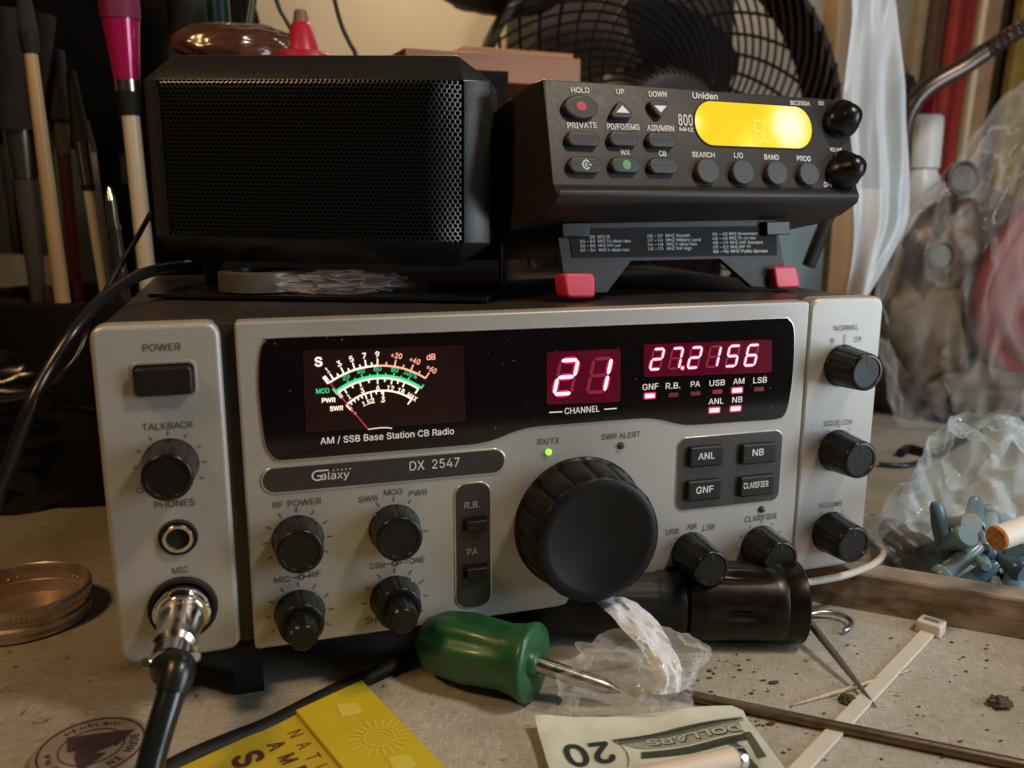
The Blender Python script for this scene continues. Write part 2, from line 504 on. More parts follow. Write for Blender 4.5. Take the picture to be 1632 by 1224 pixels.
# plain grotesque letter outlines: advance, then loops of x,y in hundredths of the cap height
OUT = json.loads('{"$":[88,[40,-15,40,115,48,115,48,-15],[44,-2,34,-1,25,2,18,6,13,12,9,19,8,27,21,27,22,22,24,17,28,14,33,12,38,10,44,10,50,10,56,12,61,14,65,18,67,22,68,27,67,32,65,35,62,38,58,40,53,42,48,44,36,47,25,51,17,57,12,64,10,73,11,81,15,88,20,94,27,98,35,100,45,101,54,100,62,98,69,94,74,88,77,82,79,74,66,74,64,81,59,86,53,89,44,90,38,90,33,88,29,86,25,82,23,78,23,74,23,69,26,66,29,63,33,61,38,59,42,58,52,55,56,54,61,52,66,50,71,47,74,43,78,39,80,34,80,27,79,19,76,12,71,7,64,2,55,-1]],"%":[133,[34,56,29,56,24,58,20,62,17,66,15,71,15,76,15,81,15,86,17,91,20,96,24,99,29,101,34,102,40,101,45,99,49,96,52,91,54,86,54,81,54,76,54,71,52,66,49,62,45,58,40,56],[34,64,39,65,42,68,43,72,44,76,44,81,43,85,42,89,39,92,34,93,30,92,27,89,26,85,25,81,25,76,26,72,27,68,30,65],[99,-2,93,-1,88,1,84,4,81,8,79,13,79,19,79,24,79,29,81,34,84,38,88,41,93,43,99,44,104,43,109,41,113,38,116,34,118,29,118,24,118,19,118,13,116,8,113,4,109,1,104,-1],[99,7,103,8,106,10,107,14,108,19,108,24,107,28,106,32,103,35,99,35,94,35,91,32,90,28,89,24,89,19,90,14,91,10,94,8],[26,0,95,100,106,100,37,0]],"+":[89,[39,7,39,71,50,71,50,7],[12,34,12,44,77,44,77,34]],"-":[89,[66,48,66,37,22,37,22,48]],".":[37,[19,-1,15,0,12,2,10,5,10,8,10,12,12,14,15,16,19,17,22,16,25,14,27,12,28,8,27,5,25,2,22,0]],"/":[49,[46,105,14,-15,3,-15,35,105]],"0":[89,[45,-1,34,0,26,5,19,12,14,22,10,35,9,50,10,65,14,78,19,88,26,95,34,100,45,101,55,100,63,95,70,88,76,78,79,65,80,50,79,35,76,22,70,12,64,5,55,0],[45,10,51,11,57,14,62,20,65,28,67,38,68,50,67,62,65,72,62,80,57,86,51,89,45,90,38,89,32,86,28,80,24,72,22,62,21,50,22,38,24,28,28,20,32,14,38,11]],"1":[89,[15,0,15,11,77,11,77,0],[54,100,54,0,42,0,42,88,41,88,17,70,17,84,39,100]],"2":[89,[13,0,13,9,46,45,51,51,55,56,59,60,61,64,62,68,63,73,62,78,60,82,58,86,54,88,49,90,44,90,39,90,34,88,30,85,27,81,26,77,25,71,13,71,14,80,17,87,22,93,28,98,36,100,44,101,53,100,60,98,66,93,71,88,74,81,75,73,74,68,73,62,70,57,66,51,60,44,52,35,30,12,30,11,77,11,77,0]],"3":[89,[43,-1,34,-1,26,2,19,6,14,11,10,18,9,26,21,26,23,21,25,17,28,14,32,12,37,10,43,10,49,10,54,12,58,15,62,18,64,23,65,28,64,34,62,39,59,43,54,46,48,48,40,49,31,49,31,59,57,88,57,89,14,89,14,100,73,100,73,91,42,55,42,57,52,57,61,54,68,50,73,44,76,37,77,28,76,20,73,13,68,7,61,2,52,0]],"4":[89,[8,21,8,31,49,100,61,100,21,33,21,32,81,32,81,21],[55,0,55,24,55,29,55,62,67,62,67,0]],"5":[89,[43,-1,35,0,28,2,21,6,16,12,13,18,12,26,24,26,25,21,27,17,30,14,34,12,39,10,43,10,49,11,54,13,59,16,62,21,64,26,64,32,64,38,62,43,58,48,54,52,49,54,43,54,38,54,33,53,29,51,25,48,13,50,19,100,72,100,72,89,30,89,26,59,27,59,30,62,35,64,40,65,45,66,52,65,58,63,63,60,68,56,72,51,74,45,76,39,77,32,76,23,73,15,67,8,61,3,53,0]],"6":[89,[44,-1,36,0,28,3,22,8,17,15,14,23,12,32,13,39,16,47,20,56,27,67,50,100,63,100,30,51,29,51,30,54,32,57,35,59,38,60,42,61,46,62,55,61,62,58,68,53,73,47,75,40,76,31,75,22,72,14,67,8,61,3,53,0],[44,10,50,10,55,12,59,16,62,20,64,25,64,31,64,37,62,42,59,46,55,49,50,51,44,52,39,51,34,49,30,46,27,42,25,37,25,31,25,25,27,20,30,16,34,12,39,10]],"7":[89,[19,0,64,88,64,89,12,89,12,100,77,100,77,88,32,0]],"8":[89,[44,-1,35,0,27,2,20,7,15,12,11,19,10,27,11,33,13,38,16,43,20,47,25,50,30,52,23,55,18,61,15,67,14,75,15,82,18,88,22,94,29,98,36,100,44,101,53,100,60,98,66,94,71,88,74,82,75,75,74,67,71,61,66,55,59,52,64,50,69,47,73,43,76,38,78,33,79,27,78,19,74,12,69,7,62,2,54,0],[44,10,51,10,56,12,60,14,63,18,66,22,66,27,65,32,63,37,60,41,56,44,50,46,44,46,39,46,33,44,29,41,26,37,23,32,23,27,23,22,25,18,29,14,33,12,38,10],[44,57,49,57,54,59,58,62,60,65,62,69,63,74,62,79,60,83,58,86,54,88,50,90,44,90,39,90,35,88,31,86,28,83,27,79,26,74,27,69,28,65,31,62,35,59,39,57]],"9":[89,[44,101,53,100,61,97,67,92,72,85,75,77,76,68,76,61,73,53,69,44,62,33,39,0,26,0,59,49,60,49,59,46,57,43,54,41,50,40,47,39,43,38,34,39,27,42,21,47,16,53,13,60,12,69,14,78,17,86,22,92,28,97,36,100],[44,90,39,90,34,88,30,84,27,80,25,75,25,69,25,63,27,58,30,54,34,51,39,49,44,48,50,49,55,51,59,54,62,58,64,63,64,69,64,75,62,80,59,84,55,88,50,90]],"A":[94,[3,0,40,100,54,100,91,0,78,0,56,59,54,66,52,73,49,82,46,94,48,94,45,82,42,73,39,65,37,59,17,0],[22,28,22,39,73,39,73,28]],"B":[90,[12,0,12,100,47,100,57,99,65,96,71,92,75,87,77,81,78,73,78,68,76,63,73,59,70,56,66,54,62,52,67,51,71,48,76,45,79,40,81,34,82,27,81,20,79,13,74,8,68,4,59,1,48,0],[24,11,48,11,58,12,65,16,69,21,70,27,69,32,67,36,64,40,60,43,55,45,49,45,24,45],[24,56,47,56,52,57,57,58,61,61,64,64,65,68,66,73,65,79,61,84,56,88,47,89,24,89]],"C":[100,[53,-1,40,0,30,5,21,12,14,23,9,35,8,50,9,65,14,77,21,87,30,95,40,100,53,101,60,101,67,99,73,96,79,93,84,88,88,82,91,76,93,68,80,68,79,73,77,78,74,81,70,84,66,87,62,88,57,89,53,90,44,88,36,85,30,79,25,72,21,62,20,50,21,38,25,28,30,21,36,15,44,12,53,10,57,11,62,12,66,13,70,16,74,19,77,22,79,27,80,32,93,32,91,24,88,18,84,12,79,7,73,4,67,1,60,-1]],"D":[99,[43,0,19,0,19,11,42,11,53,12,62,16,70,22,74,29,77,39,78,50,77,61,75,71,70,79,63,84,54,88,43,89,18,89,18,100,44,100,58,99,69,94,78,87,85,77,89,65,91,50,89,36,85,23,78,13,69,6,57,2],[24,100,24,0,12,0,12,100]],"E":[82,[12,0,12,100,73,100,73,89,24,89,24,56,70,56,70,45,24,45,24,11,74,11,74,0]],"F":[81,[12,0,12,100,73,100,73,89,24,89,24,55,68,55,68,43,24,43,24,0]],"G":[102,[53,-1,40,0,29,5,20,13,14,23,9,35,8,50,9,65,14,77,20,87,29,95,40,100,52,101,60,101,67,99,73,96,79,92,84,87,88,82,91,76,93,69,80,69,78,73,76,77,73,81,70,84,66,86,62,88,57,89,52,90,44,88,36,85,30,79,25,72,21,62,20,50,21,38,25,28,30,21,36,15,44,12,53,10,61,11,68,14,74,18,78,24,81,31,82,40,85,39,56,39,56,50,94,50,94,39,93,28,89,18,82,10,74,4,64,0]],"H":[102,[12,0,12,100,24,100,24,57,77,57,77,100,90,100,90,0,77,0,77,46,24,46,24,0]],"I":[59,[6,0,6,11,23,11,23,89,6,89,6,100,53,100,53,89,36,89,36,11,53,11,53,0]],"K":[92,[21,29,21,42,24,47,27,51,31,56,34,60,38,64,42,68,71,100,88,100,45,54],[12,0,12,100,24,100,24,66,24,44,24,38,24,0],[73,0,37,51,45,61,88,0]],"L":[77,[12,0,12,100,24,100,24,11,71,11,71,0]],"M":[123,[12,0,12,100,30,100,54,37,55,34,56,31,58,28,59,24,60,20,61,16,62,13,63,10,60,10,61,13,62,16,64,20,65,24,66,28,67,31,68,34,69,37,94,100,112,100,112,0,99,0,99,57,99,61,99,64,99,68,99,72,99,77,99,81,100,86,100,90,101,90,99,85,98,80,96,76,95,71,93,67,92,63,91,60,90,57,67,0,56,0,33,57,32,60,31,63,30,67,28,71,27,75,25,80,24,85,22,90,23,90,23,86,24,82,24,77,24,73,24,69,24,65,24,61,24,57,24,0]],"N":[103,[12,0,12,100,27,100,67,36,69,33,71,30,74,26,76,21,79,16,81,11,80,11,79,16,79,21,79,26,78,31,78,35,78,38,78,100,91,100,91,0,76,0,40,57,37,61,35,65,32,70,29,75,25,81,21,89,23,89,24,82,24,75,24,70,24,64,25,60,25,57,25,0]],"O":[105,[52,-1,40,0,30,5,21,12,14,23,9,35,8,50,9,65,14,77,21,87,30,95,40,100,52,101,65,100,75,95,84,87,91,77,95,65,97,50,95,35,91,23,84,12,75,5,65,0],[52,10,61,12,69,15,75,21,80,28,83,38,85,50,83,62,80,72,75,79,69,85,61,88,52,90,44,88,36,85,30,79,25,72,21,62,20,50,21,38,25,28,30,21,36,15,44,12]],"P":[87,[12,0,12,100,46,100,57,99,65,96,72,91,77,84,79,77,80,68,79,60,77,52,72,46,65,41,57,38,46,37,21,37,21,48,46,48,53,48,58,50,63,54,65,58,67,63,68,68,67,74,65,79,63,83,58,86,53,88,46,89,24,89,24,0]],"Q":[105,[48,31,61,31,73,17,75,13,92,-9,79,-9,68,5,65,9],[52,-1,40,0,30,5,21,12,14,23,9,35,8,50,9,65,14,77,21,87,30,95,40,100,52,101,65,100,75,95,84,87,91,77,95,65,97,50,95,35,91,23,84,12,75,5,65,0],[52,10,61,12,69,15,75,21,80,28,83,38,85,50,83,62,80,72,75,79,69,85,61,88,52,90,44,88,36,85,30,79,25,72,21,62,20,50,21,38,25,28,30,21,36,15,44,12]],"R":[88,[12,0,12,100,46,100,57,99,65,96,72,91,77,85,80,78,80,69,80,61,77,53,72,47,65,43,57,40,46,39,19,39,19,50,46,50,53,51,59,52,63,55,66,59,67,64,68,69,67,75,66,80,63,83,58,86,53,88,46,89,24,89,24,0],[69,0,45,45,60,45,84,0]],"S":[88,[44,-2,34,-1,25,2,18,6,13,12,9,19,8,27,21,27,22,22,24,17,28,14,33,12,38,10,44,10,50,10,56,12,61,14,65,18,67,22,68,27,67,32,65,35,62,38,58,40,53,42,48,44,36,47,25,51,17,57,12,64,10,73,11,81,15,88,20,94,27,98,35,100,45,101,54,100,62,98,69,94,74,88,77,82,79,74,66,74,64,81,59,86,53,89,44,90,38,90,33,88,29,86,25,82,23,78,23,74,23,69,26,66,29,63,33,61,38,59,42,58,52,55,56,54,61,52,66,50,71,47,74,43,78,39,80,34,80,27,79,19,76,12,71,7,64,2,55,-1]],"T":[88,[6,89,6,100,82,100,82,89,50,89,50,0,38,0,38,89]],"U":[102,[51,-2,40,0,30,3,22,9,17,16,13,24,12,34,12,100,24,100,24,35,25,28,28,22,32,17,37,13,43,11,51,10,59,11,65,13,70,17,74,22,76,28,77,35,77,100,90,100,90,34,89,24,85,16,79,9,71,3,62,0]],"V":[94,[40,0,3,100,17,100,38,41,40,35,42,27,45,18,49,6,46,6,50,18,52,27,55,35,57,41,78,100,91,100,55,0]],"W":[135,[30,0,3,100,16,100,32,39,33,34,34,29,36,24,37,18,38,13,39,8,37,8,38,13,39,18,40,24,42,29,43,34,44,39,60,100,75,100,91,39,92,34,93,29,94,24,96,18,97,13,98,8,96,8,97,13,98,18,99,24,100,29,102,34,103,39,119,100,132,100,104,0,90,0,72,63,71,70,69,77,68,85,66,93,69,93,67,85,66,78,64,71,62,63,45,0]],"X":[93,[4,0,43,56,43,46,6,100,20,100,35,79,38,75,40,71,42,68,44,65,46,61,48,57,46,57,48,61,50,65,51,68,53,71,56,75,59,79,73,100,88,100,51,47,51,56,90,0,75,0,57,25,55,29,53,32,51,35,49,38,47,42,45,45,48,45,46,42,44,39,42,36,41,33,38,29,36,25,18,0]],"Y":[93,[40,0,40,41,3,100,18,100,38,68,41,62,44,57,46,52,49,45,44,45,47,52,49,58,52,63,55,68,75,100,89,100,53,41,53,0]],"Z":[86,[8,0,8,9,54,76,57,80,60,85,64,89,67,93,68,89,62,89,56,89,50,89,44,89,8,89,8,100,78,100,78,91,33,25,30,21,26,16,23,11,19,7,18,11,24,11,30,11,36,11,42,11,79,11,79,0]],"a":[77,[31,-2,25,-1,19,1,13,4,9,9,7,14,6,21,7,27,8,32,11,35,15,38,20,40,25,41,30,42,35,43,41,44,46,45,50,45,52,46,54,48,54,50,54,55,52,58,50,61,47,63,43,65,38,65,34,65,29,63,26,61,23,59,21,57,20,54,8,57,11,63,15,68,20,71,26,74,32,75,38,76,42,75,47,75,52,73,56,71,60,68,63,63,65,57,66,49,66,0,54,0,54,10,52,8,50,5,46,2,42,0,37,-1],[33,9,40,10,45,12,49,15,52,18,54,23,54,27,54,37,53,36,51,36,48,35,45,35,42,34,39,34,37,33,34,33,30,32,26,31,23,30,20,27,19,24,18,21,19,17,20,14,22,12,26,10,29,9]],"b":[83,[45,-2,39,-1,34,1,30,3,27,6,25,9,23,12,22,12,22,0,10,0,10,100,22,100,22,63,23,63,25,65,27,68,30,71,34,73,39,75,45,76,54,74,62,71,68,65,73,58,76,48,77,37,76,26,73,17,68,9,62,3,54,0],[43,9,50,10,55,13,59,17,62,23,64,30,64,37,64,45,62,51,59,57,55,61,50,64,43,65,37,64,32,61,28,57,25,52,23,45,22,37,23,29,25,23,28,17,32,13,37,10]],"c":[78,[41,-2,31,0,23,3,16,9,11,17,8,26,7,37,8,48,11,57,16,65,23,71,31,74,41,76,46,75,51,74,56,72,60,70,64,67,67,63,69,59,71,54,60,51,59,54,57,57,55,59,53,61,50,63,48,64,44,65,41,65,34,64,29,61,24,56,21,51,20,44,19,37,20,30,21,23,24,17,29,13,34,10,41,9,44,9,48,10,51,11,53,13,55,15,57,17,59,20,60,23,71,20,70,15,67,11,64,7,60,4,56,2,51,0,46,-1]],"d":[83,[38,-2,30,0,22,3,16,9,11,17,8,26,7,37,8,48,11,58,16,65,22,71,30,74,38,76,45,75,50,73,54,71,56,68,59,65,60,63,61,63,61,100,73,100,73,0,61,0,61,12,60,12,59,9,56,6,53,3,50,1,45,-1],[40,9,46,10,52,13,56,17,59,23,61,29,61,37,61,45,59,52,56,57,52,61,47,64,40,65,34,64,28,61,24,57,21,51,20,45,19,37,20,30,21,23,24,17,29,13,34,10]],"e":[79,[42,-2,32,0,23,3,16,9,11,17,8,26,7,37,8,48,11,57,16,65,23,71,31,74,40,76,46,75,52,74,58,71,63,67,67,62,70,55,72,48,73,38,73,33,15,33,15,43,66,43,61,40,60,47,59,53,56,58,52,62,47,64,40,65,34,64,29,62,25,58,21,53,19,47,19,41,19,35,20,27,22,21,25,16,30,12,35,10,42,9,46,9,50,10,53,12,56,14,58,17,60,21,72,18,69,12,66,8,61,4,56,1,49,-1]],"f":[50,[45,75,45,64,1,64,1,75],[16,0,16,85,17,91,19,96,22,99,27,102,32,104,37,104,41,104,44,104,46,103,48,102,45,92,44,92,42,93,40,93,38,93,34,92,30,90,28,87,28,82,28,0]],"g":[84,[41,-30,33,-29,26,-27,21,-25,16,-22,13,-18,10,-14,20,-8,22,-10,24,-13,27,-15,30,-17,35,-19,41,-19,49,-18,55,-15,60,-9,61,-1,61,13,60,13,59,11,56,8,53,5,50,3,45,1,38,1,30,2,22,5,16,11,11,18,8,27,7,38,8,48,11,58,16,65,22,71,30,74,39,76,45,75,50,73,54,71,57,68,59,65,60,63,62,63,62,75,73,75,73,-2,72,-11,69,-18,64,-23,57,-27,49,-29],[40,12,47,12,52,15,56,19,59,24,61,30,61,38,61,45,59,52,56,57,52,61,47,64,40,65,34,64,29,61,24,57,21,52,20,45,19,38,20,30,21,24,24,19,29,15,34,12]],"h":[81,[22,45,22,0,10,0,10,100,22,100,22,57,20,57,24,65,30,71,37,74,45,76,52,75,58,72,63,69,67,63,69,56,70,47,70,0,58,0,58,46,57,54,54,60,48,63,41,65,36,64,32,62,28,60,25,56,23,51]],"i":[33,[10,0,10,75,22,75,22,0],[16,87,13,88,11,89,9,92,8,95,9,98,11,101,13,102,16,103,20,102,22,101,24,98,25,95,24,92,22,89,20,88]],"k":[75,[22,27,22,42,24,42,56,75,71,75,36,39,35,39],[10,0,10,100,22,100,22,0],[58,0,29,37,38,45,73,0]],"l":[37,[27,0,20,1,15,4,11,9,10,17,10,100,22,100,22,19,23,15,24,12,26,11,29,10,30,10,32,10,33,11,36,1,34,0,32,0,30,0]],"m":[120,[10,0,10,75,22,75,22,58,21,58,23,64,26,68,30,71,34,74,38,75,43,76,51,75,56,71,61,65,63,58,61,58,63,63,66,67,70,71,75,74,80,75,86,76,92,75,98,73,103,70,106,65,109,58,109,50,109,0,97,0,97,50,96,57,93,61,88,64,82,65,78,64,74,63,70,60,68,57,66,53,66,49,66,0,54,0,54,51,53,57,50,61,45,64,39,65,35,64,31,63,27,60,25,57,23,52,22,47,22,0]],"n":[81,[22,45,22,0,10,0,10,75,22,75,22,57,20,57,24,65,30,71,37,74,45,76,52,75,58,72,63,69,67,63,69,56,70,47,70,0,58,0,58,46,57,54,54,60,48,63,41,65,36,64,32,62,28,60,25,56,23,51]],"o":[82,[41,-2,31,0,23,3,16,9,11,17,8,26,7,37,8,48,11,57,16,65,23,71,31,74,41,76,50,74,59,71,66,65,71,57,74,48,75,37,74,26,71,17,66,9,59,3,50,0],[41,9,48,10,53,13,57,17,60,23,62,30,63,37,62,44,60,51,57,56,53,61,48,64,41,65,34,64,29,61,24,56,21,51,20,44,19,37,20,30,21,23,24,17,29,13,34,10]],"p":[83,[10,-28,10,75,22,75,22,63,23,63,25,65,27,68,30,71,34,73,39,75,45,76,54,74,62,71,68,65,73,58,76,48,77,37,76,26,73,17,68,9,62,3,54,0,45,-2,39,-1,34,1,30,3,27,6,25,9,23,12,22,12,22,-28],[43,9,50,10,55,13,59,17,62,23,64,30,64,37,64,45,62,51,59,57,55,61,50,64,43,65,37,64,32,61,28,57,25,52,23,45,22,37,23,29,25,23,28,17,32,13,37,10]],"r":[51,[10,0,10,75,22,75,22,63,23,63,26,68,30,72,36,75,42,76,43,76,45,76,47,76,48,75,48,63,47,64,45,64,43,64,41,64,36,63,31,62,28,59,25,56,23,51,22,47,22,0]],"s":[72,[36,-2,28,-1,22,1,17,4,12,7,9,12,7,19,18,21,21,16,24,12,29,10,36,9,43,10,48,12,52,16,53,20,52,24,50,27,46,29,42,30,29,33,20,37,14,41,10,47,9,54,10,60,13,65,17,70,23,73,29,75,37,76,44,75,50,73,55,70,59,67,62,62,64,57,53,54,51,58,48,62,43,65,37,65,31,65,26,62,22,59,21,54,22,51,24,48,28,46,34,44,45,41,54,38,60,34,64,28,65,21,64,15,61,9,57,5,51,1,44,-1]],"t":[45,[40,75,40,64,1,64,1,75],[13,93,25,93,25,19,25,15,27,12,29,10,33,10,35,10,36,10,38,10,40,11,42,0,40,0,38,-1,35,-1,33,-1,25,0,18,4,14,10,13,18]],"u":[81,[36,-1,29,0,23,2,17,6,14,12,11,19,10,27,10,75,22,75,22,28,23,21,27,15,32,11,39,10,44,10,49,12,53,15,56,19,58,24,58,30,58,75,70,75,70,0,59,0,59,18,60,18,56,9,51,3,44,0]],"v":[77,[32,0,3,75,17,75,32,30,35,24,37,17,39,10,40,4,36,4,38,10,40,17,42,24,44,30,60,75,73,75,44,0]],"w":[111,[27,0,4,75,17,75,26,42,28,35,30,27,32,18,34,8,32,8,34,18,36,26,39,35,41,42,50,75,62,75,71,42,73,35,75,27,77,18,79,8,77,8,79,18,81,27,83,35,85,42,94,75,107,75,84,0,72,0,63,34,61,39,60,44,58,50,57,55,56,61,54,66,57,66,56,61,54,55,53,50,52,44,50,39,49,34,39,0]],"x":[74,[4,0,34,43,34,34,6,75,20,75,29,60,32,55,35,50,38,45,41,40,34,40,37,45,40,50,43,55,46,60,55,75,69,75,41,33,41,42,70,0,56,0,45,17,42,22,39,27,37,31,34,36,40,36,38,31,35,27,32,22,29,17,18,0]],"y":[77,[9,-27,12,-17,14,-17,17,-18,20,-17,23,-16,26,-15,28,-11,30,-7,32,0,3,75,17,75,32,30,35,24,37,17,39,10,40,4,36,4,38,10,40,17,42,24,44,30,60,75,73,75,40,-11,38,-17,35,-21,31,-24,27,-27,23,-28,18,-29,15,-28,13,-28,11,-28]],"z":[75,[8,0,8,9,50,63,9,63,9,75,65,75,65,65,25,12,25,11,67,11,67,0]]}')


def glyph(ch, bold):
    k = (ch, bold)
    if k in GLY: return GLY[k]
    V, E = [], []
    for l in OUT[ch][1:]:
        P = [(l[i], l[i + 1]) for i in range(0, len(l), 2)]
        n = len(P)
        b0 = len(V)
        for i in range(n):
            ox = oy = 0.0
            if bold:
                tx, ty = P[(i + 1) % n][0] - P[i - 1][0], P[(i + 1) % n][1] - P[i - 1][1]
                m = math.hypot(tx, ty) or 1
                ox, oy = -ty / m * bold * 140, tx / m * bold * 140
            V.append(Vector((P[i][0] + ox, P[i][1] + oy)))
            E.append((b0 + i, b0 + (i + 1) % n))
    r = delaunay_2d_cdt(V, E, [], 0, 1e-4)
    tris = []
    for f in r[2]:
        c = (r[0][f[0]] + r[0][f[1]] + r[0][f[2]]) / 3
        ins = False
        for i, j in E:
            a, b = V[i], V[j]
            if (a.y > c.y) != (b.y > c.y) and c.x < (b.x - a.x) * (c.y - a.y) / (b.y - a.y) + a.x:
                ins = not ins
        if ins: tris.append(f)
    GLY[k] = (r[0], tris)
    return GLY[k]


def glyphs(s, bold=0.0, shear=0.0, spacing=1.0):
    vs, fs = [], []
    x0 = 0.0
    for ch in s:
        if ch == ' ':
            x0 += 38 * spacing
            continue
        v, f = glyph(ch, bold)
        b0 = len(vs)
        vs += [((x0 + p[0] + shear * p[1]) / 100, p[1] / 100) for p in v]
        fs += [[b0 + i for i in q] for q in f]
        x0 += OUT[ch][0] * spacing
    return vs, fs


def add_text(bm, F, s, pL, pR, cap, d=0.0004, bold=0.0, shear=0.0, capm=None, metric=False, spacing=1.0, warp=None):
    """text whose baseline runs from pixel pL to pixel pR (or (u,v) pairs when metric) on the frame"""
    a = pL if metric else F.px(*pL, d)
    b = pR if metric else F.px(*pR, d)
    if capm is None:
        if metric:
            capm = cap
        else:
            capm = abs(F.px(pL[0], pL[1] - cap, d)[1] - F.px(pL[0], pL[1], d)[1])
    du = Vector((b[0] - a[0], b[1] - a[1]))
    if F is PAN: du.y = 0; a = (a[0], (a[1] + b[1]) / 2)
    wd = du.length
    du.normalize()
    dv = Vector((-du.y, du.x))
    vs, fs = glyphs(s, bold, shear, spacing)
    if not vs: return
    x0 = min(v[0] for v in vs); x1 = max(v[0] for v in vs)
    sx = wd / (x1 - x0); sy = capm
    n = []
    for x, y in vs:
        q = Vector(a) + du * ((x - x0) * sx) + dv * (y * sy)
        n.append(bm.verts.new(warp(q.x, q.y, d) if warp else F.P(q.x, q.y, d)))
    for f in fs:
        try: bm.faces.new([n[i] for i in f])
        except ValueError: pass


def add_stroke(bm, F, pts, wd, d, closed=False):
    """flat line of width wd through (u,v) points"""
    P = [Vector(p) for p in pts]
    n = len(P)
    L, R = [], []
    for i in range(n):
        if closed: t = P[(i + 1) % n] - P[i - 1]
        else: t = P[min(i + 1, n - 1)] - P[max(i - 1, 0)]
        t.normalize()
        q = Vector((-t.y, t.x)) * wd / 2
        L.append(bm.verts.new(F.P(*(P[i] + q), d))); R.append(bm.verts.new(F.P(*(P[i] - q), d)))
    for i in range(n if closed else n - 1):
        j = (i + 1) % n
        bm.faces.new((L[i], L[j], R[j], R[i]))


def add_flat(bm, F, poly, d):
    bm.faces.new([bm.verts.new(F.P(u, v, d)) for u, v in poly])


SEG = {'0': 'abcdef', '1': 'bc', '2': 'abged', '5': 'afgcd', '6': 'afgedc', '7': 'abc', '8': 'abcdefg'}


def add_digit(bm, F, ch, cu, cv, w, h, t, d, slant=0.18, only=None):
    g = t * 0.12
    def hexa(x0, y0, x1, y1):
        horiz = abs(x1 - x0) > abs(y1 - y0)
        k = t / 2
        if horiz:
            q = [(x0 + g, y0), (x0 + g + k, y0 + k), (x1 - g - k, y0 + k), (x1 - g, y0), (x1 - g - k, y0 - k), (x0 + g + k, y0 - k)]
        else:
            q = [(x0, y0 + g), (x0 + k, y0 + g + k), (x0 + k, y1 - g - k), (x0, y1 - g), (x0 - k, y1 - g - k), (x0 - k, y0 + g + k)]
        return [(cu + x + (y) * slant, cv + y) for x, y in q]
    a = w / 2; b = h / 2
    segs = dict(a=(-a, b, a, b), g=(-a, 0, a, 0), d=(-a, -b, a, -b), f=(-a, 0, -a, b), b=(a, 0, a, b), e=(-a, -b, -a, 0), c=(a, -b, a, 0))
    for k in (only if only is not None else SEG[ch]):
        add_flat(bm, F, hexa(*segs[k]), d)


# =================================================================== SETTING
def table_material():
    m = bpy.data.materials.new('linen_vinyl')
    m.use_nodes = True
    N, L = m.node_tree.nodes, m.node_tree.links
    b = N['Principled BSDF']
    tc = N.new('ShaderNodeTexCoord')
    rot = N.new('ShaderNodeMapping'); rot.inputs['Rotation'].default_value = (0, 0, math.radians(24))
    L.new(tc.outputs['Object'], rot.inputs[0])
    def streak(sx, sy):
        mp = N.new('ShaderNodeMapping'); mp.inputs['Scale'].default_value = (sx, sy, 1)
        L.new(rot.outputs[0], mp.inputs[0])
        n = N.new('ShaderNodeTexNoise'); n.inputs['Scale'].default_value = 1; n.inputs['Detail'].default_value = 2
        L.new(mp.outputs[0], n.inputs['Vector'])
        return n
    s1 = streak(1900, 120); s2 = streak(120, 1900)
    mxv = N.new('ShaderNodeMath'); mxv.operation = 'MAXIMUM'
    L.new(s1.outputs[0], mxv.inputs[0]); L.new(s2.outputs[0], mxv.inputs[1])
    big = N.new('ShaderNodeTexNoise'); big.inputs['Scale'].default_value = 9; big.inputs['Detail'].default_value = 5
    L.new(tc.outputs['Object'], big.inputs['Vector'])
    r1 = N.new('ShaderNodeValToRGB')
    r1.color_ramp.elements[0].position = 0.42; r1.color_ramp.elements[0].color = (0.31, 0.292, 0.25, 1)
    r1.color_ramp.elements[1].position = 0.72; r1.color_ramp.elements[1].color = (0.55, 0.525, 0.465, 1)
    L.new(mxv.outputs[0], r1.inputs[0])
    r2 = N.new('ShaderNodeValToRGB')
    r2.color_ramp.elements[0].position = 0.35; r2.color_ramp.elements[0].color = (0.62, 0.52, 0.38, 1)
    r2.color_ramp.elements[1].position = 0.62; r2.color_ramp.elements[1].color = (1, 1, 1, 1)
    L.new(big.outputs[0], r2.inputs[0])
    mu = N.new('ShaderNodeMix'); mu.data_type = 'RGBA'; mu.blend_type = 'MULTIPLY'; mu.inputs[0].default_value = 0.8
    L.new(r1.outputs[0], mu.inputs[6]); L.new(r2.outputs[0], mu.inputs[7])
    sp = N.new('ShaderNodeTexNoise'); sp.inputs['Scale'].default_value = 130; sp.inputs['Detail'].default_value = 3
    L.new(tc.outputs['Object'], sp.inputs['Vector'])
    r3 = N.new('ShaderNodeValToRGB')
    r3.color_ramp.elements[0].position = 0.66; r3.color_ramp.elements[0].color = (0, 0, 0, 1)
    r3.color_ramp.elements[1].position = 0.74; r3.color_ramp.elements[1].color = (1, 1, 1, 1)
    L.new(sp.outputs[0], r3.inputs[0])
    m3 = N.new('ShaderNodeMix'); m3.data_type = 'RGBA'
    L.new(r3.outputs[0], m3.inputs[0]); L.new(mu.outputs[2], m3.inputs[6]); m3.inputs[7].default_value = (0.13, 0.09, 0.05, 1)
    L.new(m3.outputs[2], b.inputs['Base Color'])
    b.inputs['Roughness'].default_value = 0.5
    bp = N.new('ShaderNodeBump'); bp.inputs['Strength'].default_value = 0.35; bp.inputs['Distance'].default_value = 0.0006
    L.new(mxv.outputs[0], bp.inputs['Height']); L.new(bp.outputs[0], b.inputs['Normal'])
    return m


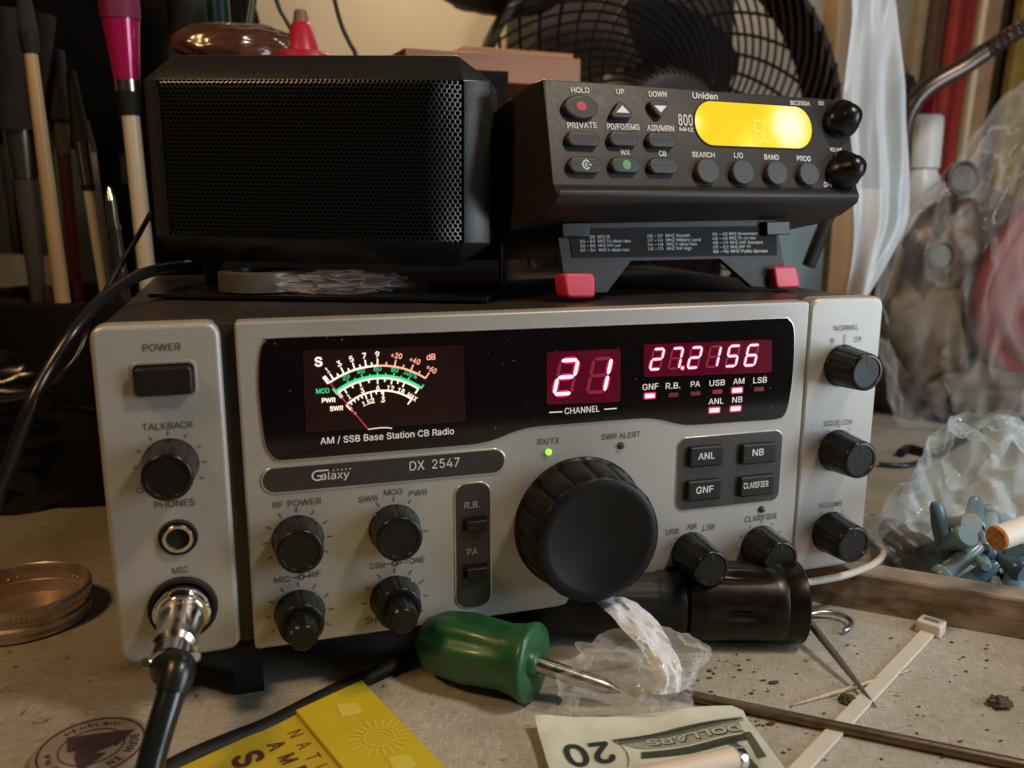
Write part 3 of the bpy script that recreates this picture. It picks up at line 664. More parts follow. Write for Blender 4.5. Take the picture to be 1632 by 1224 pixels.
TABLEM = table_material()
overlay(TABLEM, (0.17, 0.125, 0.075), 17, 0.56, 0.78, 0.42, 7)
overlay(TABLEM, (0.10, 0.075, 0.05), 350, 0.70, 0.78, 0.7, 2)
overlay(TABLEM, (0.60, 0.57, 0.50), 90, 0.66, 0.74, 0.35, 3, (1, 8, 1))
bm = B()
add_box(bm, TAB, -1.0, 1.4, -0.45, 0.95, -0.03, 0.0, 0.004)
tag(link('table_surface', bm, TABLEM, loc=(0, 0, TZ - 0.03)), 'cream linen patterned tabletop with stains', 'table', kind='structure')
bm = B()
add_box(bm, YF(0.96), -1.6, 2.2, -0.8, 1.5, -0.04, 0.0)
tag(link('wall', bm, mat('cream_wall', (0.62, 0.55, 0.44), 0.75, var=0.06, vscale=6, bump=0.1, bscale=120), loc=(0, 0.96, -0.8)),
    'plain cream painted wall behind everything', 'wall', kind='structure')

# =================================================================== CB RADIO
radio = thing('base_station_radio', 'large silver fronted radio with red channel digits and big tuning knob on the table', 'radio', (W / 2, 0.13, TZ))
bm = B()
add_box(bm, PAN, 0.004, W - 0.004, 0.002, H - 0.001, -0.262, -0.004, 0.003)
casing = link('casing', bm, CASE, radio)


def panel_poly(px_corners, r):
    return rpoly([PAN.px(*p) for p in px_corners], r)


xl1 = PAN.px(353, 511)[0]; xl1b = PAN.px(381, 1040)[0]
xg = PAN.px(374, 513)[0]
xs = PAN.px(1291, 486)[0]
gl = (xl1 + xl1b) / 2
bm = B()
add_slab(bm, PAN, rpoly([(0, 0.0015), (gl, 0.0015), (gl, H), (0, H)], 0.0065), -0.010, 0.0, 0.0022, 4)
left_panel = link('side_panel', bm, SILVER, radio)
bm = B()
add_slab(bm, PAN, rpoly([(gl + 0.0058, 0), (xs, 0), (xs, H - 0.0005), (gl + 0.0058, H - 0.0005)], 0.0024), -0.010, 0.0, 0.0011, 3)
face = link('faceplate', bm, SILVER, radio)
bm = B()
add_slab(bm, PAN, rpoly([(xs + 0.0006, 0.0005), (W, 0.0005), (W, H + 0.0008), (xs + 0.0006, H + 0.0008)], 0.0065), -0.010, -0.0004, 0.0018, 4)
right_panel = link('side_panel', bm, SILVER, radio)
bm = B()
add_box(bm, PAN, gl - 0.002, gl + 0.0075, 0.003, H - 0.0025, -0.009, -0.0055)
link('groove', bm, mat('groove_brown', (0.13, 0.11, 0.09), 0.4, 0.3), radio)
for x0, y0 in ((0.0445, -0.006), (0.332, -0.006)):
    bm = B()
    add_box(bm, TAB, x0, x0 + 0.013, 0.008, 0.022, 0.0, -TZ - 0.0002 + 0.002, 0.001)
    link('foot', bm, SOFT, radio)
for x0 in (0.03, 0.332):
    bm = B()
    add_lathe(bm, (x0 + 0.006, 0.24, TZ), (0, 0, 1), [(0, 0.007), (0.004, 0.008), (-TZ + 0.003, 0.008)], 20)
    link('foot', bm, SOFT, radio)

# dark legends on the silver
bm = B()
for s, l, r, c in (('POWER', (228.3, 560), (288.6, 557.8), 11.3), ('TALKBACK', (227, 685.6), (309, 681.7), 10.8), ('OFF', (218, 786), (250, 784.5), 9),
                   ('PHONES', (246.6, 809.7), (311, 806), 10.8), ('MIC', (275.7, 914.2), (301, 912), 9.6)):
    add_text(bm, PAN, s, l, r, c, 0.0003)
link('lettering', bm, INK, left_panel, smooth=0)
bm = B()
for s, l, r, c in (('RF POWER', (435.9, 810.3), (512.6, 802), 9.7), ('SWR', (572, 800.9), (602.4, 798), 8.8), ('MOD', (612.6, 789.7), (642, 786.8), 8.8),
                   ('PWR', (652.4, 791), (680.9, 788.5), 8.8), ('DIM', (591, 907.4), (614, 904.4), 9), ('TONE', (645, 899.4), (677.4, 896.2), 9),
                   ('MIC', (437.6, 929.4), (462.4, 927), 9), ('RF', (493.5, 920.6), (511.8, 919), 9), ('OFF', (582.4, 995.6), (603, 993.5), 8.5),
                   ('RX/TX', (857.6, 708.5), (891.8, 706.2), 9), ('SWR ALERT', (958.8, 700.6), (1021, 696.5), 8.8), ('USB', (1061.8, 852.6), (1082, 850.6), 8.5),
                   ('AM', (1095, 843.8), (1109.7, 842.4), 8.5), ('LSB', (1120.6, 845.3), (1139, 843.5), 8.5), ('CLARIFIER', (1187.4, 832), (1237.4, 827), 8.8)):
    add_text(bm, PAN, s, l, r, c, 0.0003)
for x, y in ((480.9, 919), (629.4, 897.6)):
    u, v = PAN.px(x, y)
    add_stroke(bm, PAN, circ(u, v, 0.0011, 20), 0.0005, 0.0003, True)
    add_stroke(bm, PAN, [(u - 0.0040, v), (u - 0.0013, v)], 0.0004, 0.0003)
    add_stroke(bm, PAN, [(u + 0.0013, v), (u + 0.0040, v)], 0.0004, 0.0003)


def ticks(bm, cx, cy, r, angs, F=PAN, d=0.0003, l=0.0024):
    u, v = F.px(cx, cy)
    rr = F.len_u(cx, cy, r) + 0.0011
    for a in angs:
        a = math.radians(a)
        add_stroke(bm, F, [(u + rr * math.sin(a), v + rr * math.cos(a)), (u + (rr + l) * math.sin(a), v + (rr + l) * math.cos(a))], 0.00038, d)


SWEEP = (-120, -90, -60, -30, 0, 30, 60, 90, 120)
ticks(bm, 475, 860, 43, SWEEP); ticks(bm, 629, 843, 42, (-30, 0, 30, 100)); ticks(bm, 478, 977, 42, SWEEP); ticks(bm, 630, 955, 41, SWEEP)
ticks(bm, 1100, 880, 30, (-62, -45, 0, 30), l=0.0010); ticks(bm, 1211, 870, 29.5, SWEEP, l=0.0016)
link('lettering', bm, INK, face, smooth=0)
bm = B()
for s, l, r, c in (('NORMAL', (1329.8, 527), (1368.5, 525.6), 8), ('9', (1323.5, 548), (1329.5, 547.8), 8.2), ('19', (1362, 545.2), (1373, 544.4), 8.2),
                   ('SQUELCH', (1313.5, 679.7), (1357.9, 675.9), 8), ('VOLUME', (1305.5, 809.7), (1342.3, 806.8), 8)):
    add_text(bm, PAN, s, l, r, c, 0.0001)
a, b_ = PAN.px(1347, 532.8), PAN.px(1346, 550)
add_stroke(bm, PAN, [a, b_], 0.0004, 0.0001)
for c_ in ((1334, 718), (1324, 848)): ticks(bm, *c_, 28.5, (-120, -90, -60, -30, 0, 30), d=0.0001, l=0.0013)
link('lettering', bm, INK, right_panel, smooth=0)
bm = B()
ticks(bm, 272, 740, 47, SWEEP, l=0.0019)
link('scale_marks', bm, INK, left_panel, smooth=0)


# ---- knobs
def knob(name, F, base, rpx, cap, parent, flutes=10, taper=0.88, skirt=1.0, mat_=KNOB, tip=None, L=None, d0=0.0, pointer=True):
    u, v = F.px(*base)
    r = F.len_u(base[0], base[1], rpx)
    L = L or F.depth_to(u, v, *cap)
    o = F.P(u, v, d0 - 0.001)
    def groove(a, t, rad):
        if t < L * 0.10 or t > L * 0.93: return 1
        x = (a * flutes / (2 * math.pi)) % 1.0
        x = min(x, 1 - x)
        return 1 - 0.045 * math.exp(-(x / 0.07) ** 2) - 0.02 * (0.5 - x)
    bm = B()
    n = 96 if r < 0.02 else 160
    prof = [(0, r * skirt), (L * 0.08, r * skirt), (L * 0.12, r * 0.97), (L * 0.2, r * 0.965), (L * 0.55, r * (0.97 + taper) / 2), (L * 0.86, r * (taper + 0.01)),
            (L * 0.90, r * taper), (L * 0.955, r * taper * 0.985), (L * 0.985, r * taper * 0.95), (L, r * taper * 0.88), (L, r * taper * 0.80), (L - 0.0006, r * taper * 0.77), (L - 0.0007, 0.0)]
    add_lathe(bm, o, F.n, prof[:-1] + [(L - 0.0007, r * taper * 0.02)], n, ref=F.v, mod=groove)
    k = link(name, bm, mat_, parent, smooth=40)
    if tip:
        bm = B()
        L2, r2 = tip
        r2 = r * r2
        o2 = F.P(u, v, d0 + L - 0.002)
        def g2(a, t, rad):
            x = (a * 12 / (2 * math.pi)) % 1.0
            x = min(x, 1 - x)
            return 1 - 0.06 * math.exp(-(x / 0.1) ** 2) if t < L2 * 0.85 else 1
        add_lathe(bm, o2, F.n, [(0, r2), (L2 * 0.8, r2 * 0.94), (L2 * 0.93, r2 * 0.9), (L2, r2 * 0.78), (L2, r2 * 0.02)], 72, ref=F.v, mod=g2)
        link('inner_knob', bm, mat_, k, smooth=40)
    elif pointer:
        bm = B()
        add_stroke(bm, F, [(u, v + r * taper * 0.45), (u, v + r * taper * 0.78)], 0.0005, d0 + L - 0.001 - 0.0003)
        link('pointer_mark', bm, mat('grey_mark', (0.05, 0.05, 0.05), 0.5), k, smooth=0)
    return k


knob('talkback_knob', PAN, (272, 740), 46, (271, 765), radio, flutes=8, pointer=False)
knob('rf_power_knob', PAN, (475, 860), 42, (489, 880), radio, flutes=8, pointer=False)
knob('meter_selector_knob', PAN, (629, 843), 41, (642, 860), radio, flutes=8, pointer=False)
knob('mic_gain_knob', PAN, (478, 977), 41, (486, 998), radio, flutes=8, tip=(0.0125, 0.60))
knob('tone_knob', PAN, (630, 955), 40, (640, 973), radio, flutes=8, tip=(0.0125, 0.60))
knob('mode_knob', PAN, (1100, 880), 30, (1139, 907), radio, flutes=10, taper=0.87)
knob('clarifier_knob', PAN, (1211, 870), 29.5, (1251, 889), radio, flutes=10, taper=0.87)
knob('channel_selector_knob', PAN, (1343, 583), 28.5, (1385, 594), radio, flutes=10, taper=0.87)
knob('squelch_knob', PAN, (1334, 718), 28.5, (1375, 735.5), radio, flutes=10, taper=0.87)
knob('volume_knob', PAN, (1324, 848), 28.5, (1365, 867), radio, flutes=10, taper=0.87)
knob('tuning_knob', PAN, (924, 833), 99.5, (961, 861), radio, flutes=16, taper=0.915, mat_=mat('tuning_knob_plastic', (0.006, 0.0057, 0.0057), 0.40, spec=0.25, var=0.15, vscale=60, bump=0.08, bscale=700), pointer=False)
overlay(MATS['tuning_knob_plastic'], (0.06, 0.055, 0.05), 500, 0.70, 0.80, 0.6, 2)

# ---- power button
u, v = PAN.px(261.7, 603.5)
w_, h_ = PAN.len_u(262, 603, 105) , PAN.len_v(262, 603, 58)
bm = B(); add_slab(bm, PAN, rrect(u, v, w_, h_, 0.003), -0.001, 0.0005, 0.0004)
sur = link('button_surround', bm, mat('surround_silver', (0.34, 0.32, 0.30), 0.4, 0.3), radio)
bm = B(); add_slab(bm, PAN, rrect(u, v - 0.0003, w_ * 0.91, h_ * 0.88, 0.0022), 0, 0.0007)  # flat black plate stands in for the shade of a recess
link('painted_recess', bm, SOFT, sur)
bm = B(); add_slab(bm, PAN, rrect(u, v - 0.0006, w_ * 0.86, h_ * 0.78, 0.0018), 0.0007, 0.0042, 0.0011, 4)
link('power_button', bm, BLACK, radio)

# ---- phones jack
u, v = PAN.px(284, 856)
r = PAN.len_u(284, 856, 32)
bm = B(); add_lathe(bm, PAN.P(u, v, -0.001), PAN.n, [(0, r), (0.0016, r), (0.0022, r * 0.93), (0.0022, r * 0.86), (0.0014, r * 0.8)], 48)
jk = link('phones_jack', bm, SOFT, radio)
bm = B(); add_lathe(bm, PAN.P(u, v, 0), PAN.n, [(0.0006, r * 0.78), (0.0022, r * 0.78), (0.0028, r * 0.72), (0.0028, r * 0.60), (0.0022, r * 0.55), (0.0006, r * 0.54)], 48, caps=False)
link('jack_ring', bm, CHROME, jk)
bm = B(); add_lathe(bm, PAN.P(u, v, 0), PAN.n, [(0.0005, r * 0.56), (0.0010, r * 0.52), (0.0010, 0.0001)], 32)
link('jack_hole', bm, SOFT, jk)

# ---- mic socket
u, v = PAN.px(292, 968)
mic_uv = (u, v)
r = PAN.len_u(292, 968, 56)
bm = B(); add_lathe(bm, PAN.P(u, v, -0.001), PAN.n, [(0, r), (0.0022, r), (0.003, r * 0.95), (0.003, r * 0.86), (0.0016, r * 0.82), (0.0016, r * 0.02)], 64)
link('mic_socket', bm, SOFT, radio)

# ---- display window
win_px = [(439, 538.8), (600, 533), (850, 523.5), (1100, 514), (1240, 507.5), (1256, 509.5), (1264, 524), (1264.5, 560), (1261, 610), (1255, 645), (1249, 660), (1236, 667.5),
          (1180, 671.5), (1110, 676.5), (1085, 676), (1066, 671.8), (1047, 667.8), (1028, 666.4), (1000, 668), (920, 674), (850, 680), (818, 688), (798, 696), (775, 703.5), (743, 708.7), (600, 720.5), (455, 732.4),
          (440, 730.5), (430, 722), (423, 706), (417, 668), (412.6, 620), (413, 580), (417, 553), (424, 543)]
poly = [PAN.px(*p) for p in win_px]
poly = [(p.x, p.y) for p in catmull([(a, b, 0) for a, b in poly], 5, True)]
def scale_poly(poly, k):
    cu = sum(p[0] for p in poly) / len(poly); cv = sum(p[1] for p in poly) / len(poly)
    out = []
    n = len(poly)
    for i in range(n):
        t = Vector(poly[(i + 1) % n]) - Vector(poly[i - 1]); t.normalize()
        q = Vector(poly[i]) + Vector((t.y, -t.x)) * k
        out.append((q.x, q.y))
    return out
area = sum(poly[i - 1][0] * poly[i][1] - poly[i][0] * poly[i - 1][1] for i in range(len(poly)))
if area < 0: poly = poly[::-1]
bm = B(); add_slab(bm, PAN, scale_poly(poly, 0.0005), -0.001, 0.0005, 0.0003, 2)
rim = link('window_rim', bm, SILVER_RIM, radio)
bm = B(); add_slab(bm, PAN, poly, -0.001, 0.0009, 0.0002, 1)
win = link('display_window', bm, GLASSB, radio)
D = 0.00115


def px_quad(pts, r, F=PAN):
    return rpoly([F.px(*p) for p in pts], r)


DIAL = mat('dial_face', (0.012, 0.008, 0.008), 0.14, emit=(0.55, 0.10, 0.06), estr=0.010, var=0.05, vscale=20)
bm = B(); add_flat(bm, PAN, px_quad([(482, 558), (738, 549), (741, 671), (487, 689)], 0.0015), D)
link('meter_dial', bm, DIAL, win, smooth=0)


def circ3(p, q, r):
    (ax, ay), (bx, by), (cx, cy) = p, q, r
    d = 2 * (ax * (by - cy) + bx * (cy - ay) + cx * (ay - by))
    ux = ((ax * ax + ay * ay) * (by - cy) + (bx * bx + by * by) * (cy - ay) + (cx * cx + cy * cy) * (ay - by)) / d
    uy = ((ax * ax + ay * ay) * (cx - bx) + (bx * bx + by * by) * (ax - cx) + (cx * cx + cy * cy) * (bx - ax)) / d
    return ux, uy, math.hypot(ax - ux, ay - uy)


D2 = 0.0014
MK = mat('scale_white', (0.8, 0.7, 0.6), 0.5, emit=(1.0, 0.84, 0.68), estr=0.85)
MG = mat('scale_green', (0.05, 0.5, 0.2), 0.5, emit=(0.03, 0.62, 0.22), estr=0.8)
MR = mat('scale_red', (0.7, 0.2, 0.15), 0.5, emit=(1.0, 0.45, 0.33), estr=0.8)
bw, bg, br = B(), B(), B()
cS = circ3(PAN.px(523.8, 609.5), PAN.px(601, 582), PAN.px(677, 602))
cM = circ3(PAN.px(537, 623), PAN.px(601, 599.7), PAN.px(667, 616.8))
cW = circ3(PAN.px(552, 643.8), PAN.px(603.4, 621.7), PAN.px(655, 635.2))


def ang(c, px):
    u, v = PAN.px(*px)
    return math.atan2(u - c[0], v - c[1])


def arc(bm, c, a0, a1, dr, wd, n=48):
    add_stroke(bm, PAN, [(c[0] + (c[2] + dr) * math.sin(a0 + (a1 - a0) * i / n), c[1] + (c[2] + dr) * math.cos(a0 + (a1 - a0) * i / n)) for i in range(n + 1)], wd, D2)


def tick(bm, c, a, r0, r1, wd):
    add_stroke(bm, PAN, [(c[0] + (c[2] + r0) * math.sin(a), c[1] + (c[2] + r0) * math.cos(a)), (c[0] + (c[2] + r1) * math.sin(a), c[1] + (c[2] + r1) * math.cos(a))], wd, D2)


def mtext(bm, s, l, r, cap, bold=0.015, tilt=0):
    add_text(bm, PAN, s, l, r, cap, D2, bold=bold)


def stext(bm, s, c, a, rad, wid, cap, bold=0.02):
    """lettering standing radially on an arc"""
    cu, cv = c[0] + (c[2] + rad) * math.sin(a), c[1] + (c[2] + rad) * math.cos(a)
    dx, dy = math.cos(a), -math.sin(a)
    F2 = Frame(PAN.o, PAN.u, PAN.v)
    add_text(bm, F2, s, (cu - dx * wid / 2, cv - dy * wid / 2), (cu + dx * wid / 2, cv + dy * wid / 2), cap, D2, bold=bold, metric=True)


a0, a9, a1 = ang(cS, (523.8, 609.5)), ang(cS, (601, 582)), ang(cS, (677, 602))
arc(bw, cS, a0, a9, 0, 0.0008); arc(br, cS, a9, a1, 0, 0.0008)
for i in range(10):
    a = a0 + (a9 - a0) * i / 9
    tick(bw, cS, a, 0, 0.0032 if i % 2 else 0.0016, 0.0006)
tick(bw, cS, a0, 0, 0.0036, 0.0016)
for i in range(1, 7):
    a = a9 + (a1 - a9) * i / 6
    tick(br, cS, a, 0, 0.0030 if i % 2 == 0 else 0.0016, 0.0006)
for i in (1, 3, 5, 7, 9):
    stext(bw, str(i), cS, a0 + (a9 - a0) * i / 9, 0.0038, 0.0010 if i == 1 else 0.0017, 0.0024)
for i, s in ((2, '+20'), (4, '+40'), (6, '+60')):
    stext(br, s, cS, a9 + (a1 - a9) * i / 6, 0.0038, 0.0048, 0.0023)
mtext(bw, 'S', (502, 584), (514, 583), 14, 0.03); mtext(br, 'dB', (680, 573.5), (694, 573), 9)
g0, g1 = ang(cM, (537, 623)), ang(cM, (667, 616.8))
arc(bg, cM, g0 - 0.02, g1 + 0.03, 0.0004, 0.0011); arc(bw, cM, g0, g1, -0.0006, 0.0008)
gv = [ang(cM, p) for p in ((554, 607), (577, 601), (601, 598), (626, 600), (649, 606))]
for a, s in zip(gv, ('20', '40', '60', '80', '100%')):
    tick(bg, cM, a, 0.0008, 0.0022, 0.0005)
    stext(bg, s, cM, a, 0.0026, 0.0062 if '%' in s else 0.0032, 0.0021, 0.012)
for a, b2 in zip(gv, gv[1:]): tick(bg, cM, (a + b2) / 2, 0.0008, 0.0016, 0.0005)
tick(bg, cM, g1 + 0.03, 0, 0.0022, 0.0006); tick(bg, cM, g0 - 0.02, -0.001, 0.0022, 0.0010)
mtext(bg, 'MOD', (504, 627.5), (525, 626), 7.5)
tick(bw, cM, g0, -0.0034, -0.0005, 0.0012); tick(bw, cM, g1, -0.0030, -0.0005, 0.0007)
pw = [ang(cM, p) for p in ((550, 622), (572, 606), (601, 603), (624, 604), (644, 608))]
for a, s in zip(pw, ('1', '3', '6', '12', '18')):
    tick(bw, cM, a, -0.0030, -0.0008, 0.0006)
    stext(bw, s, cM, a, -0.0058, 0.0010 if s == '1' else 0.0015 * len(s), 0.0021)
for a, b2 in zip(pw, pw[1:]): tick(bw, cM, (a + b2) / 2, -0.0022, -0.0008, 0.0006)
stext(bw, 'MAX', cM, g1 - 0.01, -0.0062, 0.0048, 0.0022)
mtext(bw, 'PWR', (513, 642), (535, 640.5), 7, 0.03)
s0, s1 = ang(cW, (552, 643.8)), ang(cW, (655, 635.2))
arc(bw, cW, s0, s1, 0, 0.0007)
tick(bw, cW, s1, -0.0028, 0, 0.0006); tick(bw, cW, s0, -0.0030, 0, 0.0012)
for k in (0.06, 0.12, 0.18, 0.24, 0.30, 0.38, 0.46, 0.54):
    tick(bw, cW, s0 + (s1 - s0) * k, -0.0026 if k in (0.30, 0.38) else -0.0015, 0, 0.0005)
tick(bw, cW, ang(cW, (610, 628)), -0.0026, 0, 0.0006)
stext(bw, '1.5', cW, s0 + (s1 - s0) * 0.27, -0.0050, 0.0034, 0.0020); stext(bw, '2', cW, s0 + (s1 - s0) * 0.38, -0.0050, 0.0016, 0.0021)
stext(bw, '3', cW, ang(cW, (610, 628)), -0.0052, 0.0016, 0.0023); stext(bw, '1', cW, s0, -0.0055, 0.0010, 0.0021)
mtext(bw, 'SWR', (526, 655), (547, 653.5), 7, 0.03)
link('dial_scale', bw, MK, win, smooth=0); link('dial_scale', bg, MG, win, smooth=0); link('dial_scale', br, MR, win, smooth=0)
bm = B(); add_stroke(bm, PAN, [PAN.px(585, 681.6), PAN.px(521, 604)], 0.0005, D2 + 0.0001)
link('meter_needle', bm, mat('needle_red', (0.6, 0.03, 0.06), 0.4, emit=(0.8, 0.05, 0.12), estr=0.25), win, smooth=0)
bm = B(); add_stroke(bm, PAN, [PAN.px(*q) for q in ((586, 683), (597, 681.5), (608, 680.4), (616, 680.4), (624, 681.4))], 0.0005, D2)
link('needle_hub', bm, mat('hub_line', (0.7, 0.6, 0.55), 0.3, emit=(1, 0.8, 0.7), estr=0.4), win, smooth=0)
bm = B()
add_text(bm, PAN, 'AM / SSB Base Station CB Radio', (510.8, 708.2), (723.5, 691.6), 10.3, D)
for s, l, r, c in (('CHANNEL', (899.9, 659.6), (955.4, 656.4), 9.6), ('GNF', (1024, 622), (1049, 620), 9.5), ('R.B.', (1061, 620), (1084, 618.6), 9.5), ('PA', (1101, 617), (1115.5, 616), 9),
                   ('USB', (1130.6, 615.4), (1155, 613.8), 9), ('AM', (1168.4, 612.4), (1186, 611.4), 9), ('LSB', (1200.5, 610.8), (1222, 609.7), 9),
                   ('ANL', (1129.3, 644.8), (1152.8, 643), 9), ('NB', (1167, 642), (1183, 640.7), 9)):
    add_text(bm, PAN, s, l, r, c, D)
add_stroke(bm, PAN, [PAN.px(874.2, 656.4), PAN.px(894.7, 655.4)], 0.0005, D); add_stroke(bm, PAN, [PAN.px(961.3, 651.4), PAN.px(981.3, 650)], 0.0005, D)
link('window_lettering', bm, LIT_INK, win, smooth=0)

LEDBG = mat('led_filter', (0.05, 0.004, 0.010), 0.12, emit=(1.0, 0.02, 0.13), estr=0.042, var=0.25, vscale=30)  # weak red emission paints the digits' glow onto the filter
LEDDIM = mat('led_segment_dark', (0.10, 0.01, 0.02), 0.3, emit=(1.0, 0.03, 0.12), estr=0.15)
LEDON = mat('led_segment_lit', (0.9, 0.5, 0.6), 0.3, emit=(1.0, 0.46, 0.62), estr=1.35)
HALO = mat('led_halo_glow', (0.5, 0.02, 0.1), 0.3, emit=(1.0, 0.015, 0.14), estr=0.42)  # red glow around lit segments, painted as flat emissive shapes behind them
bm = B(); add_flat(bm, PAN, px_quad([(870.5, 560.7), (987.7, 555.3), (987, 639.4), (870, 644.2)], 0.0015), D)
add_flat(bm, PAN, px_quad([(1024, 548.5), (1228, 540.5), (1228, 593), (1024.4, 600.3)], 0.0015), D)
link('led_filter', bm, LEDBG, win, smooth=0)
on, dim, halo = B(), B(), B()


def digit(ch, cx, cy, wpx, hpx, t, slant=0.16):
    u, v = PAN.px(cx, cy)
    wm, hm = PAN.len_u(cx, cy, wpx), PAN.len_v(cx, cy, hpx)
    add_digit(halo, PAN, ch, u, v, wm, hm, t * 2.0, D + 0.0002, slant)
    add_digit(on, PAN, ch, u, v, wm, hm, t, D + 0.0003, slant)
    add_digit(dim, PAN, ch, u, v, wm, hm, t, D + 0.0001, slant, only=[s for s in 'abcdefg' if s not in SEG[ch]])


digit('2', 900.5, 600, 27, 53, 0.00165, 0.2); digit('1', 953.5, 597.4, 27, 53, 0.00165, 0.2)
for i, ch in enumerate('272156'):
    x = 1045 + 30.1 * i
    y = 571.6 - 1.25 * i
    digit(ch, x, y, 16, 32, 0.00098, 0.2)
u, v = PAN.px(1085.5, 585.6)
add_flat(on, PAN, circ(u, v, 0.0008, 12), D + 0.0003); add_flat(halo, PAN, circ(u, v, 0.0013, 12), D + 0.0002)
link('display_digits', dim, LEDDIM, win, smooth=0); link('digit_halo', halo, HALO, win, smooth=0); link('display_digits', on, LEDON, win, smooth=0)
for (x, y), st in (((1033.9, 630), 2), ((1071.3, 628.6), 0), ((1106.6, 626.2), 0), ((1141.4, 623.5), 1), ((1172.7, 621.3), 2), ((1207.5, 619.4), 0), ((1136.6, 652.9), 2), ((1170.3, 650.4), 2)):
    u, v = PAN.px(x, y)
    wm, hm = PAN.len_u(x, y, 15), PAN.len_v(x, y, 6.3)
    bm = B(); add_slab(bm, PAN, rrect(u, v, wm, hm, 0.0003), D - 0.0003, D + 0.0002)
    il = link('indicator_light', bm, (mat('led_off', (0.09, 0.015, 0.022), 0.3, emit=(1, 0.04, 0.12), estr=0.05), LEDDIM, LEDON)[st], win, smooth=0)
    if st == 2:
        bm = B(); add_slab(bm, PAN, rrect(u, v, wm + 0.0014, hm + 0.0014, 0.0008), D - 0.0003, D + 0.0001)
        link('indicator_halo', bm, HALO, win, smooth=0)  # glow round a lit indicator, drawn as an emissive plate

# ---- name plate
p = [PAN.px(*q) for q in ((424, 749.5), (799, 713.5), (803, 750), (420, 787))]
v0 = (p[2][1] + p[3][1]) / 2; v1 = (p[0][1] + p[1][1]) / 2; u0 = p[3][0]; u1 = p[2][0]
cu, cv, ww, hh = (u0 + u1) / 2, (v0 + v1) / 2, u1 - u0, v1 - v0
bm = B(); add_slab(bm, PAN, rrect(cu, cv, ww + 0.0018, hh + 0.0018, 0.007, 10), -0.001, 0.0006, 0.0004)
npl = link('name_plate', bm, SILVER_RIM, radio)
bm = B(); add_slab(bm, PAN, rrect(cu, cv, ww, hh, 0.006, 10), -0.001, 0.0008)
link('plate_inlay', bm, PLATE, npl)
bm = B()
add_text(bm, PAN, 'DX  2547', (653, 749.4), (732.4, 744), 14.5, 0.0010)
add_text(bm, PAN, 'alaxy', (511.5, 764.2), (557.5, 762.2), 12.5, 0.0010, shear=0.1)
u0, v0 = PAN.px(498, 765); u1, v1 = PAN.px(524, 748)
gw, gh = u1 - u0, v1 - v0
G = [(0.98, 1.0), (0.55, 1.0), (0.25, 0.98), (0.06, 0.80), (0.0, 0.5), (0.05, 0.2), (0.22, 0.02), (0.40, 0.02), (0.50, 0.15), (0.52, 0.42), (0.30, 0.44)]
add_stroke(bm, PAN, [(q.x, q.y) for q in catmull([(u0 + a * gw, v0 + b2 * gh, 0) for a, b2 in G], 5)], 0.0006, 0.0010)
for i in range(5):
    a, b2 = PAN.px(531 + i * 6.7, 748.5 - i * 0.6)
    add_flat(bm, PAN, [(a + (0.00055 if k % 2 == 0 else 0.0002) * math.sin(k * math.pi / 4), b2 + (0.00055 if k % 2 == 0 else 0.0002) * math.cos(k * math.pi / 4)) for k in range(8)], 0.0010)
link('lettering', bm, WHITE_INK, npl, smooth=0)

# ---- rocker panel R.B. / PA
uL, vT = PAN.px(726, 774)[0], PAN.px(755, 770)[1]
uR, vB = PAN.px(781, 870)[0], PAN.px(755, 966)[1]
uL = PAN.px(726.5, 870)[0]
cu, cv = (uL + uR) / 2, (vT + vB) / 2
bm = B(); add_slab(bm, PAN, rrect(cu, cv, uR - uL + 0.0014, vT - vB + 0.0014, 0.0062, 10), -0.001, 0.0005, 0.0003)
rp = link('rocker_panel', bm, SILVER_RIM, radio)
bm = B(); add_slab(bm, PAN, rrect(cu, cv, uR - uL, vT - vB, 0.0056, 10), -0.001, 0.0007)
link('panel_inlay', bm, PLATE, rp)
for x, y in ((756, 833), (756.5, 908)):
    u, v = PAN.px(x, y)
    bm = B(); add_slab(bm, PAN, rrect(u, v, 0.0118, 0.0068, 0.0008), 0.0005, 0.0009)
    rs = link('rocker_button', bm, SOFT, radio)
    bm = B(); add_slab(bm, PAN, rrect(u + 0.0004, v - 0.0006, 0.0098, 0.0050, 0.0006), 0.0009, 0.0036, 0.0007)
    link('button_cap', bm, BLACK, rs)
bm = B()
add_text(bm, PAN, 'R.B.', (740.6, 810.3), (764.7, 808.8), 10, 0.0009); add_text(bm, PAN, 'PA', (744.7, 884.7), (761, 883.5), 10, 0.0009)
link('lettering', bm, mat('dim_lettering', (0.42, 0.40, 0.38), 0.5), rp, smooth=0)

# ---- button pad
pts = [(1081, 699), (1244.5, 686), (1240.5, 797.5), (1077.5, 811.5)]
q = [PAN.px(*p) for p in pts]
u0, u1 = (q[0][0] + q[3][0]) / 2, (q[1][0] + q[2][0]) / 2
v0, v1 = (q[2][1] + q[3][1]) / 2, (q[0][1] + q[1][1]) / 2
cu, cv = (u0 + u1) / 2, (v0 + v1) / 2
bm = B(); add_slab(bm, PAN, rrect(cu, cv, u1 - u0 + 0.0012, v1 - v0 + 0.0012, 0.005, 8), -0.001, 0.0005, 0.0003)
bp_ = link('button_panel', bm, SILVER_RIM, radio)
bm = B(); add_slab(bm, PAN, rrect(cu, cv, u1 - u0, v1 - v0, 0.0045, 8), -0.001, 0.0008)
link('panel_inlay', bm, mat('pad_charcoal', (0.040, 0.036, 0.034), 0.42, var=0.1, vscale=500, bump=0.05, bscale=2000), bp_)
